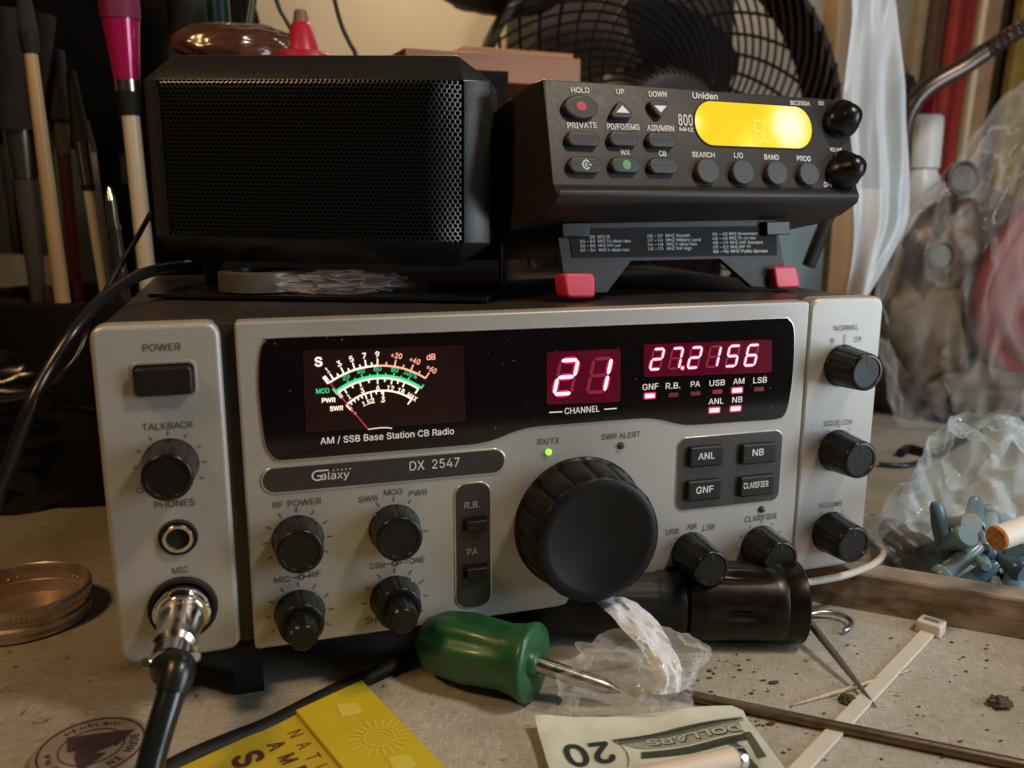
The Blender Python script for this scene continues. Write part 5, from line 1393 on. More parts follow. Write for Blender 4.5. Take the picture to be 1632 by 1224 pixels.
# milk cap with round emblem
c = tab(148, 1208)
caps_ = thing('bottle_cap', 'round cream cap with dark ring and triangle emblem at the front corner', 'cap', (c.x, c.y, TZ))
CF = Frame((c.x, c.y, TZ), Vector((math.cos(0.42), math.sin(0.42), 0)), Vector((-math.sin(0.42), math.cos(0.42), 0)))
rc = (tab(227, 1190) - c).length * 1.10
bm = B(); add_lathe(bm, (c.x, c.y, TZ), (0, 0, 1), [(0.0002, rc * 1.12), (0.0030, rc * 1.12), (0.0046, rc * 1.08), (0.0050, rc * 1.03), (0.0050, 0.0005)], 72)
link('cap_disc', bm, mat('cap_cream', (0.26, 0.215, 0.18), 0.5, var=0.12, vscale=80), caps_)
bm = B()
d_ = 0.0053
add_stroke(bm, CF, circ(0, 0, rc * 0.97, 64), rc * 0.04, d_, True)
add_stroke(bm, CF, circ(0, 0, rc * 0.60, 48), rc * 0.025, d_, True)


def round_text(bm, F, s, rad, a_mid, cap, step, d, bold=0.02):
    n_ = len(s)
    for i, ch in enumerate(s):
        if ch == ' ': continue
        a_ = a_mid - (i - (n_ - 1) / 2) * step
        cu_, cv_ = rad * math.cos(a_), rad * math.sin(a_)
        dx, dy = math.sin(a_), -math.cos(a_)
        w2 = cap * 0.36
        add_text(bm, F, ch, (cu_ - dx * w2, cv_ - dy * w2), (cu_ + dx * w2, cv_ + dy * w2), cap, d, bold=bold, metric=True)


round_text(bm, CF, 'BORN IN', rc * 0.70, math.radians(-48), rc * 0.17, 0.19, d_)
rnd = random.Random(3)
for a_mid in (200, 72):                      # the rest of the rim print is worn past reading
    for k in range(15):
        a_ = math.radians(a_mid) + (k - 7) * 0.095
        if k % 6 == 5: continue
        r0_, r1_ = rc * (0.70 + 0.05 * rnd.random()), rc * (0.80 + 0.06 * rnd.random())
        a2_ = a_ + rnd.uniform(-0.06, 0.06)
        add_stroke(bm, CF, [(r0_ * math.cos(a_), r0_ * math.sin(a_)), (r1_ * math.cos(a2_), r1_ * math.sin(a2_))], rc * rnd.uniform(0.02, 0.04), d_ + 0.00001 * k)
for tri in (((-0.28, 0.62), (0.86, 0.02), (0.0, 0.05)), ((-0.28, 0.62), (-0.42, 0.10), (0.2, 0.05)), ((-0.35, -0.1), (-0.42, -0.72), (0.15, -0.40)), ((0.86, 0.02), (0.25, -0.05), (0.35, -0.30))):
    d_ += 0.00008; add_flat(bm, CF, [(p_[0] * rc, p_[1] * rc) for p_ in tri], d_)
add_flat(bm, CF, [(rc * (0.02 + 0.34 * math.cos(k * 0.5) * (1 + 0.2 * math.sin(k * 3.1))), rc * (-0.02 + 0.26 * math.sin(k * 0.5) * (1 + 0.2 * math.cos(k * 2.3)))) for k in range(12)], d_ + 0.0001)
link('emblem', bm, mat('cap_ink', (0.055, 0.030, 0.035), 0.5), caps_, smooth=0)

# yellow tobacco pouch
pch = thing('tobacco_pouch', 'yellow paper pouch with dark red lettering lying in front', 'pouch', tab(520, 1200))
A, Bq = tab(577, 1090, 0.004), tab(705, 1224, 0.004)
eu = (Bq - A); eu.z = 0; eu.normalize()
Cq = tab(360, 1190, 0.004)
ev0 = (A - Cq); ev0.z = 0; ev0.normalize()
ev = Vector((-eu.y, eu.x, 0))
PF = Frame((A.x, A.y, TZ), eu, ev)     # u runs down the far edge, v points away
YEL = mat('yellow_paper', (0.50, 0.385, 0.025), 0.42, var=0.06, vscale=40, bump=0.06, bscale=300)
w1 = -0.16
sk = (Cq - A).dot(eu) / (Cq - A).dot(ev)
f0 = PF.px(472, 1140, 0.004)[1]
bm = B(); add_slab(bm, PF, [(sk * w1, w1), (0.15, w1), (0.15, -0.001), (0.0, -0.001)], 0.0002, 0.0045, 0.0008, 2)
link('pouch_body', bm, YEL, pch)
bm = B(); add_slab(bm, PF, [(sk * f0, f0), (0.15, f0 * 0.92), (0.15, 0.0), (0.0, 0.0)], 0.0047, 0.0062, 0.0005, 2)
flap = link('flap', bm, mat('yellow_flap', (0.54, 0.445, 0.020), 0.36, var=0.05, vscale=40, bump=0.05, bscale=300), pch)
bm = B()
cu, cv = PF.px(605, 1175, 0.0064)
for k in range(22):
    a_ = 2 * math.pi * k / 22
    add_stroke(bm, PF, [(cu + 0.0075 * math.cos(a_), cv + 0.0075 * math.sin(a_)), (cu + 0.013 * math.cos(a_), cv + 0.013 * math.sin(a_))], 0.0009, 0.0064)
add_stroke(bm, PF, circ(cu, cv, 0.0062, 40), 0.0007, 0.0064, True); add_stroke(bm, PF, circ(cu, cv, 0.0040, 30), 0.0006, 0.0064, True)
for x, y in ((556, 1130), (640, 1215)):
    a_, b2 = PF.px(x, y, 0.0064)
    add_flat(bm, PF, [(a_ - 0.006, b2 - 0.003), (a_ + 0.004, b2 - 0.005), (a_ + 0.006, b2 + 0.004), (a_ - 0.003, b2 + 0.005)], 0.0064)
link('faint_emblem', bm, mat('pale_yellow_print', (0.66, 0.56, 0.08), 0.4), flap, smooth=0)
bm = B()
INKR = mat('maroon_print', (0.10, 0.018, 0.022), 0.5)


def ptext(bm, s, px_list, cap, wd, bold, shear=0.0):
    for ch, (x, y) in zip(s, px_list):
        cu_, cv_ = PF.px(x, y, 0.0047)
        add_text(bm, PF, ch, (cu_ - wd / 2, cv_ - cap / 2), (cu_ + wd / 2, cv_ - cap / 2), cap, 0.0047, bold=bold, metric=True, shear=shear)


def along(p0, p1, n_):
    return [(p0[0] + (p1[0] - p0[0]) * i, p0[1] + (p1[1] - p0[1]) * i) for i in range(n_)]


ptext(bm, 'NATURAL', along((471, 1169), (485, 1187.5), 5), 0.0058, 0.0040, 0.0)
ptext(bm, 'AMERICAN', along((441, 1188), (459, 1209), 4), 0.0066, 0.0056, 0.035)
ptext(bm, 'SPIRIT', along((396, 1209), (428, 1246), 3), 0.0110, 0.0085, 0.04)
link('lettering', bm, INKR, pch, smooth=0)

# green screwdriver
A, Bq = tab(672, 1016, 0.0168), tab(848, 1056, 0.018)
ax = (Bq - A); Lh = ax.length; ax.normalize()
sd = thing('screwdriver', 'short screwdriver with cloudy green handle beneath the big tuning knob', 'screwdriver', (A.x, A.y, TZ))
k_ = 0.020
prof = [(0, 0.004), (0.002, 0.009), (0.006, 0.0128), (0.014, 0.0152), (0.026, 0.0164), (Lh * 0.62, 0.0156), (Lh * 0.78, 0.0150), (Lh * 0.90, 0.0160), (Lh * 0.97, 0.0176), (Lh * 1.0, 0.0178), (Lh * 1.025, 0.0170), (Lh * 1.03, 0.0140), (Lh * 1.0, 0.0060), (Lh * 1.05, 0.0048), (Lh * 1.06, 0.0030)]
GREEN = mat('green_plastic', (0.010, 0.085, 0.026), 0.38, var=0.35, vscale=45, coat=0.15, bump=0.06, bscale=160)
overlay(GREEN, (0.06, 0.17, 0.09), 35, 0.52, 0.75, 0.6, 6)
overlay(GREEN, (0.02, 0.025, 0.015), 120, 0.62, 0.74, 0.6, 4)
bm = B()


def flut(a_, t, r_):
    f = max(0, 1 - abs((t - Lh * 0.45) / (Lh * 0.40)) ** 3)
    return 1 - 0.10 * f * (0.5 + 0.5 * math.cos(7 * a_)) ** 2


add_lathe(bm, A, ax, prof, 96, mod=flut)
link('handle', bm, GREEN, sd, smooth=60)
tip = tab(991, 1103, 0.008)
s0 = A + ax * (Lh * 1.03)
bm = B()
sl = (tip - s0); ll = sl.length
add_lathe(bm, s0, sl, [(0, 0.0036), (ll * 0.72, 0.0036), (ll * 0.80, 0.0034), (ll * 0.93, 0.0018), (ll, 0.0008)], 20)
link('shaft', bm, mat('driver_steel', (0.50, 0.46, 0.40), 0.25, 1.0, var=0.2, vscale=300), sd, smooth=45)

# torch
FA, FB = tab(1286, 1042, 0.0), tab(880, 1040, 0.0)
rf = 0.0205
dirn = (FB - FA); dirn.z = 0; dirn.normalize()
off = Vector((-dirn.y, dirn.x, 0))
if off.y < 0: off = -off
o = FA + Vector((0, 0, rf)) + off * rf * 0.75
torch = thing('flashlight', 'black ribbed metal flashlight lying along the front of the radio', 'flashlight', (o.x - 0.05, o.y, TZ))
BLKM = mat('black_anodised', (0.020, 0.017, 0.014), 0.30, 0.7, var=0.15, vscale=200, bump=0.03, bscale=900)


def scal(a_, t, r_):
    if 0.018 < t < 0.050:
        f = math.sin(math.pi * (t - 0.018) / 0.032)
        return 1 - 0.17 * f * max(0, math.cos(6 * (a_ + 0.45))) ** 2
    return 1


bm = B()
prof = [(0.0, rf * 0.82), (0.0004, rf * 0.95), (0.0012, rf), (0.0105, rf), (0.0110, rf * 0.985), (0.0115, rf), (0.016, rf)] + [(0.017 + 0.0016 * i, rf) for i in range(22)] + [(0.053, rf), (0.056, rf * 0.96), (0.059, rf * 0.95)]
add_lathe(bm, o, dirn, prof, 96, mod=scal)
link('head', bm, BLKM, torch, smooth=50)
bm = B()
rb = rf * 0.83
prof = [(0.059, rb), (0.061, rb * 1.08), (0.064, rb * 1.08), (0.066, rb), (0.072, rb)] + [(0.073 + 0.0025 * i + (0.0006 if i % 2 else 0), rb * (0.97 if i % 2 else 1.0)) for i in range(24)] + [(0.135, rb), (0.137, rb * 0.9), (0.137, 0.001)]
add_lathe(bm, o, dirn, prof, 64, mod=lambda a_, t, r_: 1 + (0.012 * math.cos(40 * a_) if t > 0.072 else 0))
link('barrel', bm, mat('knurled_black', (0.014, 0.013, 0.012), 0.42, 0.4, bump=0.2, bscale=1500), torch, smooth=50)
# split ring at its end
c = tab(1322, 990, 0.002)
ring = B()
rx_ = 0.0125
pts = []
q = tab(1318, 984, 0.006)
for k in range(33):
    a_ = math.radians(-60 + 290 * k / 32 + 180 + 95)
    pts.append(Vector((q.x + 0.0135 * math.cos(a_ + 1.2), q.y + 0.0100 * math.sin(a_ + 1.2), q.z - 0.003 + 0.0004 * k / 8)))
add_tube(ring, pts, 0.0013, 10, 2)
tag(link('wire_ring', ring, STEEL, smooth=60), 'open steel wire ring at the end of the flashlight', 'wire ring')
# pick
bm = B()
P0, P1 = tab(1291, 993, 0.012), tab(1396, 1127, 0.0007)
add_tube(bm, [P0, P0.lerp(P1, 0.5), P1], [0.0021, 0.0017, 0.0004], 10, 6)
tag(link('metal_pick', bm, mat('pick_steel', (0.36, 0.34, 0.32), 0.35, 0.9), smooth=60), 'thin pointed steel pick leaning off the flashlight', 'pick')
# splinter / toothpick
bm = B(); add_tube(bm, [tab(1265, 1123, 0.0009), tab(1360, 1095, 0.0013), tab(1456, 1066, 0.0009)], [0.0004, 0.0012, 0.0011, 0.0003], 8, 6)
tag(link('toothpick', bm, mat('bare_wood', (0.50, 0.40, 0.27), 0.6, var=0.25, vscale=500), smooth=60), 'pale wooden toothpick lying under the steel pick', 'toothpick')
# cable tie
tie = thing('cable_tie', 'white plastic cable tie lying across the right of the table', 'cable tie', tab(1400, 1100))
TIE = mat('white_nylon', (0.62, 0.58, 0.50), 0.38, var=0.05)
a_, b2 = TAB.px(1478, 1012), TAB.px(1255, 1250)
e = Vector((b2[0] - a_[0], b2[1] - a_[1])).normalized()
TF = Frame((a_[0], a_[1], TZ), Vector((e.x, e.y, 0)), Vector((-e.y, e.x, 0)))
bm = B(); add_slab(bm, TF, [(0, -0.0034), (0.30, -0.0034), (0.30, 0.0034), (0, 0.0034)], 0.0004, 0.0020, 0.0004)
link('strap', bm, TIE, tie)
bm = B(); add_slab(bm, TF, rrect(-0.0045, 0, 0.0105, 0.0125, 0.0015), 0.0004, 0.0066, 0.0010)
hd = link('lock_head', bm, TIE, tie)
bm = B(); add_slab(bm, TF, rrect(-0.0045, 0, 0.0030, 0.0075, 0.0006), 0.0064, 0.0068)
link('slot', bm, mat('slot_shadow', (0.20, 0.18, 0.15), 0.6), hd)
# rod
bm = B(); add_tube(bm, [tab(1072, 1103, 0.0030), tab(1400, 1172, 0.0026), tab(1760, 1246, 0.0026)], [0.0024, 0.0024, 0.0024], 12, 4)
tag(link('steel_rod', bm, mat('brown_steel', (0.17, 0.125, 0.09), 0.38, 0.8, var=0.25, vscale=120, bump=0.08, bscale=400), smooth=60), 'long thin brown steel rod across the table front', 'rod')
# rusty bar
bar = thing('rusty_bar', 'long rust stained flat steel bar behind the flashlight', 'bar', tab(1450, 985))
q0, q1 = TAB.px(1255, 952), TAB.px(1632, 1020)
e = Vector((q1[0] - q0[0], q1[1] - q0[1])).normalized()
RF_ = Frame((q0[0], q0[1], TZ), Vector((e.x, e.y, 0)), Vector((-e.y, e.x, 0)))
bm = B(); add_slab(bm, RF_, [(-0.03, 0.0), (0.30, 0.0), (0.30, 0.0035), (-0.03, 0.0035)], 0.0002, 0.0205, 0.0004)
RUST = mat('rusty_steel', (0.085, 0.052, 0.032), 0.6, 0.1, vscale=55, color2=(0.33, 0.24, 0.155), bump=0.3, bscale=300, mscale=(1, 1, 2.5), detail=8)
link('upright_flange', bm, RUST, bar)
bm = B(); add_slab(bm, RF_, [(-0.03, 0.0037), (0.30, 0.0037), (0.30, 0.02), (-0.03, 0.02)], 0.0172, 0.0203, 0.0004)
link('top_flange', bm, mat('dusty_steel', (0.24, 0.20, 0.15), 0.6, 0.1, vscale=70, color2=(0.36, 0.31, 0.24), bump=0.2), bar)
# white cord
bm = B()
add_tube(bm, [tab(1262, 930, 0.0225), tab(1300, 926, 0.0225), tab(1350, 916, 0.0225), tab(1392, 899, 0.0205), tab(1408, 882, 0.012), tab(1398, 866, 0.004), tab(1375, 858, 0.0022)], 0.0020, 10, 8)
tag(link('power_lead', bm, mat('cord_white', (0.60, 0.56, 0.48), 0.5), smooth=60), 'thin white lead looping out from the radio corner', 'lead')
# banknote
bill = thing('banknote', 'green printed twenty dollar note lying upside down at the front edge', 'banknote', tab(1000, 1190))
bl, br_ = TAB.px(852, 1165), TAB.px(1205, 1133)
e = Vector((br_[0] - bl[0], br_[1] - bl[1])).normalized()
NF = Frame((bl[0], bl[1], TZ), Vector((e.x, e.y, 0)), Vector((-e.y, e.x, 0)))
nl = 0.092


def curl(u, v):
    return 0.0012 + 0.0035 * math.exp(-((u - 0.0) / 0.012) ** 2) + 0.0014 * (0.5 + 0.5 * math.sin(u * 110 + v * 60)) + 0.002 * max(0, v + 0.006) / 0.006


def npt(u, v, d): return NF.P(u, v, d + curl(u, v))


bm = B()
nu, nv = 60, 24
g_ = [[bm.verts.new(npt(nl * i / nu, -0.052 * j / nv + 0.0, 0)) for i in range(nu + 1)] for j in range(nv + 1)]
for j in range(nv):
    for i in range(nu): bm.faces.new((g_[j][i], g_[j + 1][i], g_[j + 1][i + 1], g_[j][i + 1]))
link('paper', bm, mat('note_paper', (0.58, 0.60, 0.50), 0.6, var=0.10, vscale=90, bump=0.1, bscale=500), bill, smooth=60)


def nflat(bm, poly, d, n_=14):
    """a printed strip following the curl: poly = lower and upper polyline"""
    lo, hi = poly
    def smp(pl, t):
        x = t * (len(pl) - 1); k = min(int(x), len(pl) - 2); f = x - k
        return (pl[k][0] + (pl[k + 1][0] - pl[k][0]) * f, pl[k][1] + (pl[k + 1][1] - pl[k][1]) * f)
    vs = [(bm.verts.new(npt(*smp(lo, i / n_), d)), bm.verts.new(npt(*smp(hi, i / n_), d))) for i in range(n_ + 1)]
    for a_, b2 in zip(vs, vs[1:]): bm.faces.new((a_[0], b2[0], b2[1], a_[1]))


def npx(x, y): return NF.px(x, y, 0.003)


GRN = mat('note_green', (0.075, 0.085, 0.060), 0.55, var=0.35, vscale=900, detail=2)
bm = B()
nflat(bm, ([npx(980, 1181), npx(1080, 1163), npx(1172, 1146)], [npx(975, 1178), npx(1080, 1156), npx(1185, 1141)]), 0.0003)
nflat(bm, ([npx(1022, 1208), npx(1100, 1196), npx(1192, 1178)], [npx(1022, 1196), npx(1100, 1184), npx(1186, 1168)]), 0.0003)
nflat(bm, ([npx(1160, 1182), npx(1195, 1224)], [npx(1172, 1180), npx(1212, 1224)]), 0.0003)
nflat(bm, ([npx(1196, 1165), npx(1222, 1205)], [npx(1184, 1166), npx(1208, 1208)]), 0.0003)
link('border_print', bm, GRN, bill, smooth=0)
bm = B()
nflat(bm, ([npx(978, 1181), npx(1022, 1192), npx(1100, 1181), npx(1184, 1165)], [npx(976, 1179), npx(1020, 1172), npx(1090, 1160), npx(1178, 1147)]), 0.00025)
link('tint_print', bm, mat('note_tint', (0.28, 0.30, 0.23), 0.55, var=0.3, vscale=1200, detail=2), bill, smooth=0)
bm = B()
add_text(bm, NF, '20', npx(968, 1182), npx(893, 1193), 0.0125, 0.0005, bold=0.03, metric=True, warp=npt)
add_text(bm, NF, 'DOLLARS', npx(1178, 1156), npx(1030, 1177), 0.0040, 0.0004, bold=0.05, metric=True, warp=npt)
bm2 = B()
add_text(bm2, NF, 'DOLLARS', npx(1176.5, 1155.5), npx(1028.5, 1176.5), 0.0038, 0.0006, bold=0.03, metric=True, warp=npt)
arcp = [npx(978, 1180), npx(990, 1188), npx(998, 1198), npx(1001, 1210), npx(1000, 1222)]
for p_, q in zip(arcp, arcp[1:]): nflat(bm, ([p_, q], [(p_[0] + 0.0004, p_[1]), (q[0] + 0.0004, q[1])]), 0.0004, 2)
for k in range(9):
    o_ = k * 0.00042
    pl = [npx(984, 1178), npx(1040, 1166), npx(1110, 1154), npx(1182, 1139)]
    lo = [(a_, b2 - o_) for a_, b2 in pl]
    nflat(bm, (lo, [(a_, b2 + 0.00014) for a_, b2 in lo]), 0.00045)
    pl = [npx(1024, 1199), npx(1100, 1187), npx(1188, 1171)]
    lo = [(a_, b2 - o_) for a_, b2 in pl]
    nflat(bm, (lo, [(a_, b2 + 0.00012) for a_, b2 in lo]), 0.00045)
for k in range(16):
    u_, v_ = npx(1168 + k * 2.6, 1184 + k * 2.7)
    nflat(bm, ([(u_ - 0.001, v_ + 0.002), (u_ + 0.004, v_ + 0.0035)], [(u_ - 0.001, v_ + 0.00215), (u_ + 0.004, v_ + 0.00365)]), 0.0005, 3)
link('number_print', bm, mat('note_dark', (0.020, 0.034, 0.026), 0.5), bill, smooth=0)
link('word_print', bm2, mat('note_pale', (0.46, 0.46, 0.38), 0.55), bill, smooth=0)
# stub lying on the note
stub = thing('cigarette_stub', 'cream paper tube with a shiny metal tip lying on the banknote', 'tube', tab(1080, 1215, 0.004))
P0, P1 = tab(935, 1262, 0.0125), tab(1172, 1209, 0.0105)
bm = B(); add_tube(bm, [P0, P0.lerp(P1, 0.5), P1], 0.0046, 20, 2, smooth=False)
link('paper_tube', bm, mat('cream_paper', (0.66, 0.56, 0.44), 0.5, var=0.06, vscale=60), stub, smooth=60)
e = (P1 - P0).normalized()
bm = B(); add_lathe(bm, P1 - e * 0.0005, e, [(0, 0.0048), (0.0030, 0.0048), (0.0040, 0.0041), (0.0040, 0.0001)], 24)
link('metal_tip', bm, CHROME, stub)
# twisted clear wrap
wrap = thing('plastic_wrap', 'twisted strip of clear wrap between screwdriver tip and flashlight', 'wrap', tab(1020, 1100))
bm = B()
WP = [tab(975, 952, 0.030), tab(1010, 985, 0.026), tab(1045, 1030, 0.020), tab(1066, 1075, 0.012), tab(1060, 1105, 0.004)]
P = catmull(WP, 10)
rows_ = []
side = Vector((0.93, 0.25, -0.28))
for i, p_ in enumerate(P):
    f = i / (len(P) - 1)
    wd = 0.0108 + 0.0030 * math.sin(f * 5 + 0.5)
    row = []
    for k in range(17):
        t = -1 + 2 * k / 16
        z = 0.006 * (1 - t * t) + 0.0045 * (noise.noise(Vector((t * 2.2, f * 7, 3.1))) ) + 0.0015 * noise.noise(Vector((t * 6, f * 18, 1.0)))
        row.append(bm.verts.new(p_ + side * (t * wd) + Vector((0, -1, 0.5)).normalized() * z))
    rows_.append(row)
for a_, b2 in zip(rows_, rows_[1:]):
    for k in range(16): bm.faces.new((a_[k], a_[k + 1], b2[k + 1], b2[k]))
link('twisted_band', bm, plastic('wrap_film', (0.86, 0.90, 0.93), 0.60, 45, 0.10, 0.35, 0.8), wrap, smooth=28)
bm = B()
add_blob(bm, tab(1012, 1075, 0.009), (0.033, 0.021, 0.016), 5, 5, 0.42, 0.9, True, TZ + 0.0005)
link('crumpled_sheet', bm, plastic('sheet_film', (0.85, 0.84, 0.82), 0.03, 38, 0.07, 0.45, 1.0), wrap, smooth=28)
# strap under the radio
bm = B()
add_tube(bm, [tab(760, 985, 0.004), tab(690, 1030, 0.0035), tab(610, 1068, 0.0035), tab(520, 1108, 0.0035), tab(430, 1154, 0.0035), tab(370, 1178, 0.0035), tab(300, 1208, 0.0035), tab(200, 1260, 0.0035)], 0.0042, 10, 8, flat=0.7)
tag(link('black_strap', bm, SOFT, smooth=60), 'flat black strap running out from under the radio to the pouch', 'strap')
# crumbs
bm = B()
rnd = random.Random(4)
for k in range(150):
    if k < 70:
        x, y = rnd.uniform(1090, 1640), rnd.uniform(1010, 1224)
    elif k < 100:
        x, y = rnd.uniform(1085, 1240), rnd.uniform(1045, 1110)
    else:
        x, y = rnd.gauss(1190, 22), rnd.gauss(1150, 9)
    p_ = tab(x, y)
    s_ = rnd.uniform(0.0003, 0.0009) * (1.6 if rnd.random() < 0.12 else 1)
    add_blob(bm, (p_.x, p_.y, TZ + s_ * 0.4), (s_ * rnd.uniform(0.8, 2), s_ * rnd.uniform(0.6, 1.2), s_ * 0.5), k, 1, 0.5)
tag(link('crumbs', bm, mat('tobacco_crumb', (0.055, 0.035, 0.018), 0.8, var=0.4, vscale=400), smooth=0), 'dark tobacco crumbs scattered over the table front', 'crumbs', kind='stuff')
for i, (x, y, s_) in enumerate(((1593, 1124, 0.0042), (1502, 938, 0.0062), (1350, 1118, 0.0030))):
    bm = B(); p_ = tab(x, y)
    add_blob(bm, (p_.x, p_.y, TZ + s_ * 0.35), (s_ * 1.3, s_, s_ * 0.5), 20 + i, 3, 0.7, 2.5)
    tag(link('debris_lump', bm, mat('lump_%d' % i, ((0.06, 0.04, 0.025), (0.20, 0.19, 0.16), (0.05, 0.035, 0.02))[i], 0.8, var=0.4, vscale=400), smooth=30),
        ('small brown lump on the table right of the cable tie', 'pale fluffy lump behind the rusty bar', 'tiny dark lump beside the toothpick')[i], 'lump')
# cigarette at the right
cg = thing('cigarette', 'white cigarette with an orange end poking out over the plastic bag', 'cigarette', tab(1640, 860))
P0, P1 = at(1588, 858, -0.055), at(1720, 812, -0.050)
e = (P1 - P0).normalized()
bm = B(); add_lathe(bm, P0, e, [(0, 0.0050), (0.0005, 0.0062), (0.075, 0.0062), (0.075, 0.001)], 28)
link('paper', bm, mat('cigarette_paper', (0.72, 0.66, 0.60), 0.55), cg)
bm = B(); add_lathe(bm, P0 - e * 0.0006, e, [(0, 0.0010), (0, 0.0058), (0.0012, 0.0063), (0.0016, 0.0063)], 28)
link('tobacco_end', bm, mat('tobacco_orange', (0.42, 0.17, 0.035), 0.8, var=0.5, vscale=500), cg)

# =================================================================== BACKGROUND, LEFT
def upright(name, label, cat, pts, Y, segs, r, group=None):
    """a straight rod seen from pixel a to pixel b at depth Y, split in parts [(part, t0, t1, radius0, radius1, material)]"""
    A, B_ = at(*pts[0], Y), at(*pts[1], Y)
    ax = (B_ - A); L = ax.length
    t = thing(name, label, cat, B_, group)
    for part, t0, t1, r0, r1, m in segs:
        bm = B()
        n_ = 8
        pr = [(L * (t0 + (t1 - t0) * i / n_), r * (r0 + (r1 - r0) * (i / n_))) for i in range(n_ + 1)]
        add_lathe(bm, A, ax, pr, 20)
        link(part, bm, m, t, smooth=50)
    return t


BRI = mat('dark_bristle', (0.012, 0.010, 0.013), 0.8, var=0.4, vscale=800, bump=0.4, bscale=1500, mscale=(1, 1, 0.05))
PINKB = mat('pink_bristle', (0.16, 0.004, 0.055), 0.6, var=0.3, vscale=800, bump=0.3, bscale=1200, mscale=(1, 1, 0.05))
PINK = mat('pink_lacquer', (0.42, 0.012, 0.11), 0.22, 0.2, coat=0.4)
WHW = mat('white_lacquer', (0.60, 0.55, 0.45), 0.30, coat=0.2)
WOODH = mat('beech_handle', (0.42, 0.30, 0.17), 0.40, var=0.15, vscale=90, mscale=(1, 1, 0.1))
SIL = mat('ferrule_metal', (0.62, 0.58, 0.50), 0.22, 1.0)
DKH = mat('dark_handle', (0.055, 0.05, 0.045), 0.32)
GR = 'brushes standing in the dark holder'
yb = 0.36
px1 = 0.82 / 1384


def zt(px_y, Y, x=100):
    return at(x, px_y, Y).z


upright('paint_brush', 'brush with pink tapered ferrule, silver band and white handle', 'brush', ((185, -40), (243, 520)), 0.34,
        [('bristles', -0.10, 0.12, 2.7, 2.4, PINKB), ('ferrule', 0.12, 0.283, 2.25, 1.55, PINK), ('band', 0.283, 0.315, 1.6, 1.55, SIL), ('collar', 0.315, 0.38, 1.5, 1.3, SOFT), ('handle', 0.38, 1.0, 1.08, 1.12, WHW)], 0.0056, GR)
upright('paint_brush', 'brush with a plain beech handle and black tip, left of the ivory handled brush', 'brush', ((37, -10), (110, 560)), 0.36,
        [('bristles', -0.05, 0.10, 0.7, 1.25, BRI), ('ferrule', 0.10, 0.155, 1.3, 1.15, SOFT), ('handle', 0.155, 1.0, 0.85, 1.15, WOODH)], 0.0052, GR)
upright('paint_brush', 'fat dark headed brush with shiny silver ferrule at the left edge', 'brush', ((14, 60), (62, 480)), 0.42,
        [('bristles', -0.08, 0.34, 5.2, 2.6, BRI), ('ferrule', 0.34, 0.52, 1.9, 1.45, SIL), ('handle', 0.52, 1.0, 1.3, 0.9, DKH)], 0.0066, GR)
upright('paint_brush', 'slim dark tipped brush with bright steel ferrule and ivory handle', 'brush', ((118, 150), (172, 500)), 0.39,
        [('bristles', -0.1, 0.21, 0.7, 1.5, BRI), ('ferrule', 0.21, 0.40, 1.2, 1.05, SIL), ('band', 0.40, 0.425, 1.1, 1.1, SOFT), ('handle', 0.425, 1.0, 0.9, 0.75, WHW)], 0.0048, GR)
upright('paint_brush', 'thin grey handled brush leaning beside the ivory one', 'brush', ((142, 225), (182, 500)), 0.41,
        [('bristles', -0.12, 0.06, 0.5, 1.2, BRI), ('handle', 0.06, 1.0, 1.0, 0.8, mat('grey_handle', (0.22, 0.20, 0.17), 0.3))], 0.0040, GR)
upright('paint_brush', 'brush with dark wine red handle behind the slim ivory handled brush', 'brush', ((88, 120), (128, 500)), 0.43,
        [('bristles', -0.1, 0.18, 1.6, 2.0, BRI), ('ferrule', 0.18, 0.32, 1.3, 1.1, DKH), ('handle', 0.32, 1.0, 1.0, 0.8, mat('wine_handle', (0.055, 0.010, 0.010), 0.3))], 0.0052, GR)
upright('paint_brush', 'thin brush with black lacquered handle right of the steel needle', 'brush', ((196, 200), (214, 500)), 0.44,
        [('bristles', -0.1, 0.15, 0.6, 1.6, BRI), ('ferrule', 0.15, 0.30, 1.2, 1.0, SIL), ('handle', 0.30, 1.0, 1.0, 0.8, mat('black_lacquer', (0.008, 0.008, 0.008), 0.2))], 0.0036, GR)
upright('paint_brush', 'thin tan handled brush between the beech and wine red brushes', 'brush', ((72, 215), (104, 500)), 0.45,
        [('bristles', -0.14, 0.08, 0.6, 1.5, BRI), ('ferrule', 0.08, 0.22, 1.2, 1.0, DKH), ('handle', 0.22, 1.0, 1.0, 0.8, mat('tan_handle', (0.12, 0.075, 0.04), 0.4))], 0.0040, GR)
upright('knitting_needle', 'short bright steel needle with round knob between the brushes', 'needle', ((173, 298), (202, 500)), 0.33,
        [('point', 0.0, 0.10, 0.3, 1.0, SIL), ('shaft', 0.10, 0.30, 1.0, 1.05, SIL), ('knob', 0.30, 0.33, 1.35, 1.35, SIL), ('sleeve', 0.33, 1.0, 1.15, 1.3, mat('steel_sleeve', (0.20, 0.185, 0.16), 0.25, 0.9))], 0.0036, GR)
upright('paint_brush', 'stubby pale handled brush low behind the black cable', 'brush', ((78, 470), (90, 545)), 0.37,
        [('ferrule', -0.2, 0.25, 0.8, 1.0, SIL), ('handle', 0.25, 1.0, 1.0, 1.0, WHW)], 0.0045, GR)
# holder that keeps them upright
hb = at(140, 470, 0.37)
bm = B()
add_lathe(bm, (hb.x + 0.005, 0.385, TZ), (0, 0, 1), [(0.0, 0.085), (0.002, 0.088), (hb.z - TZ + 0.0, 0.092), (hb.z - TZ + 0.002, 0.090), (hb.z - TZ, 0.086), (0.004, 0.082)], 48)
tag(link('brush_holder', bm, mat('holder_dark', (0.006, 0.005, 0.006), 0.45, spec=0.2)), 'round dark holder full of brushes behind the radio', 'brush holder')
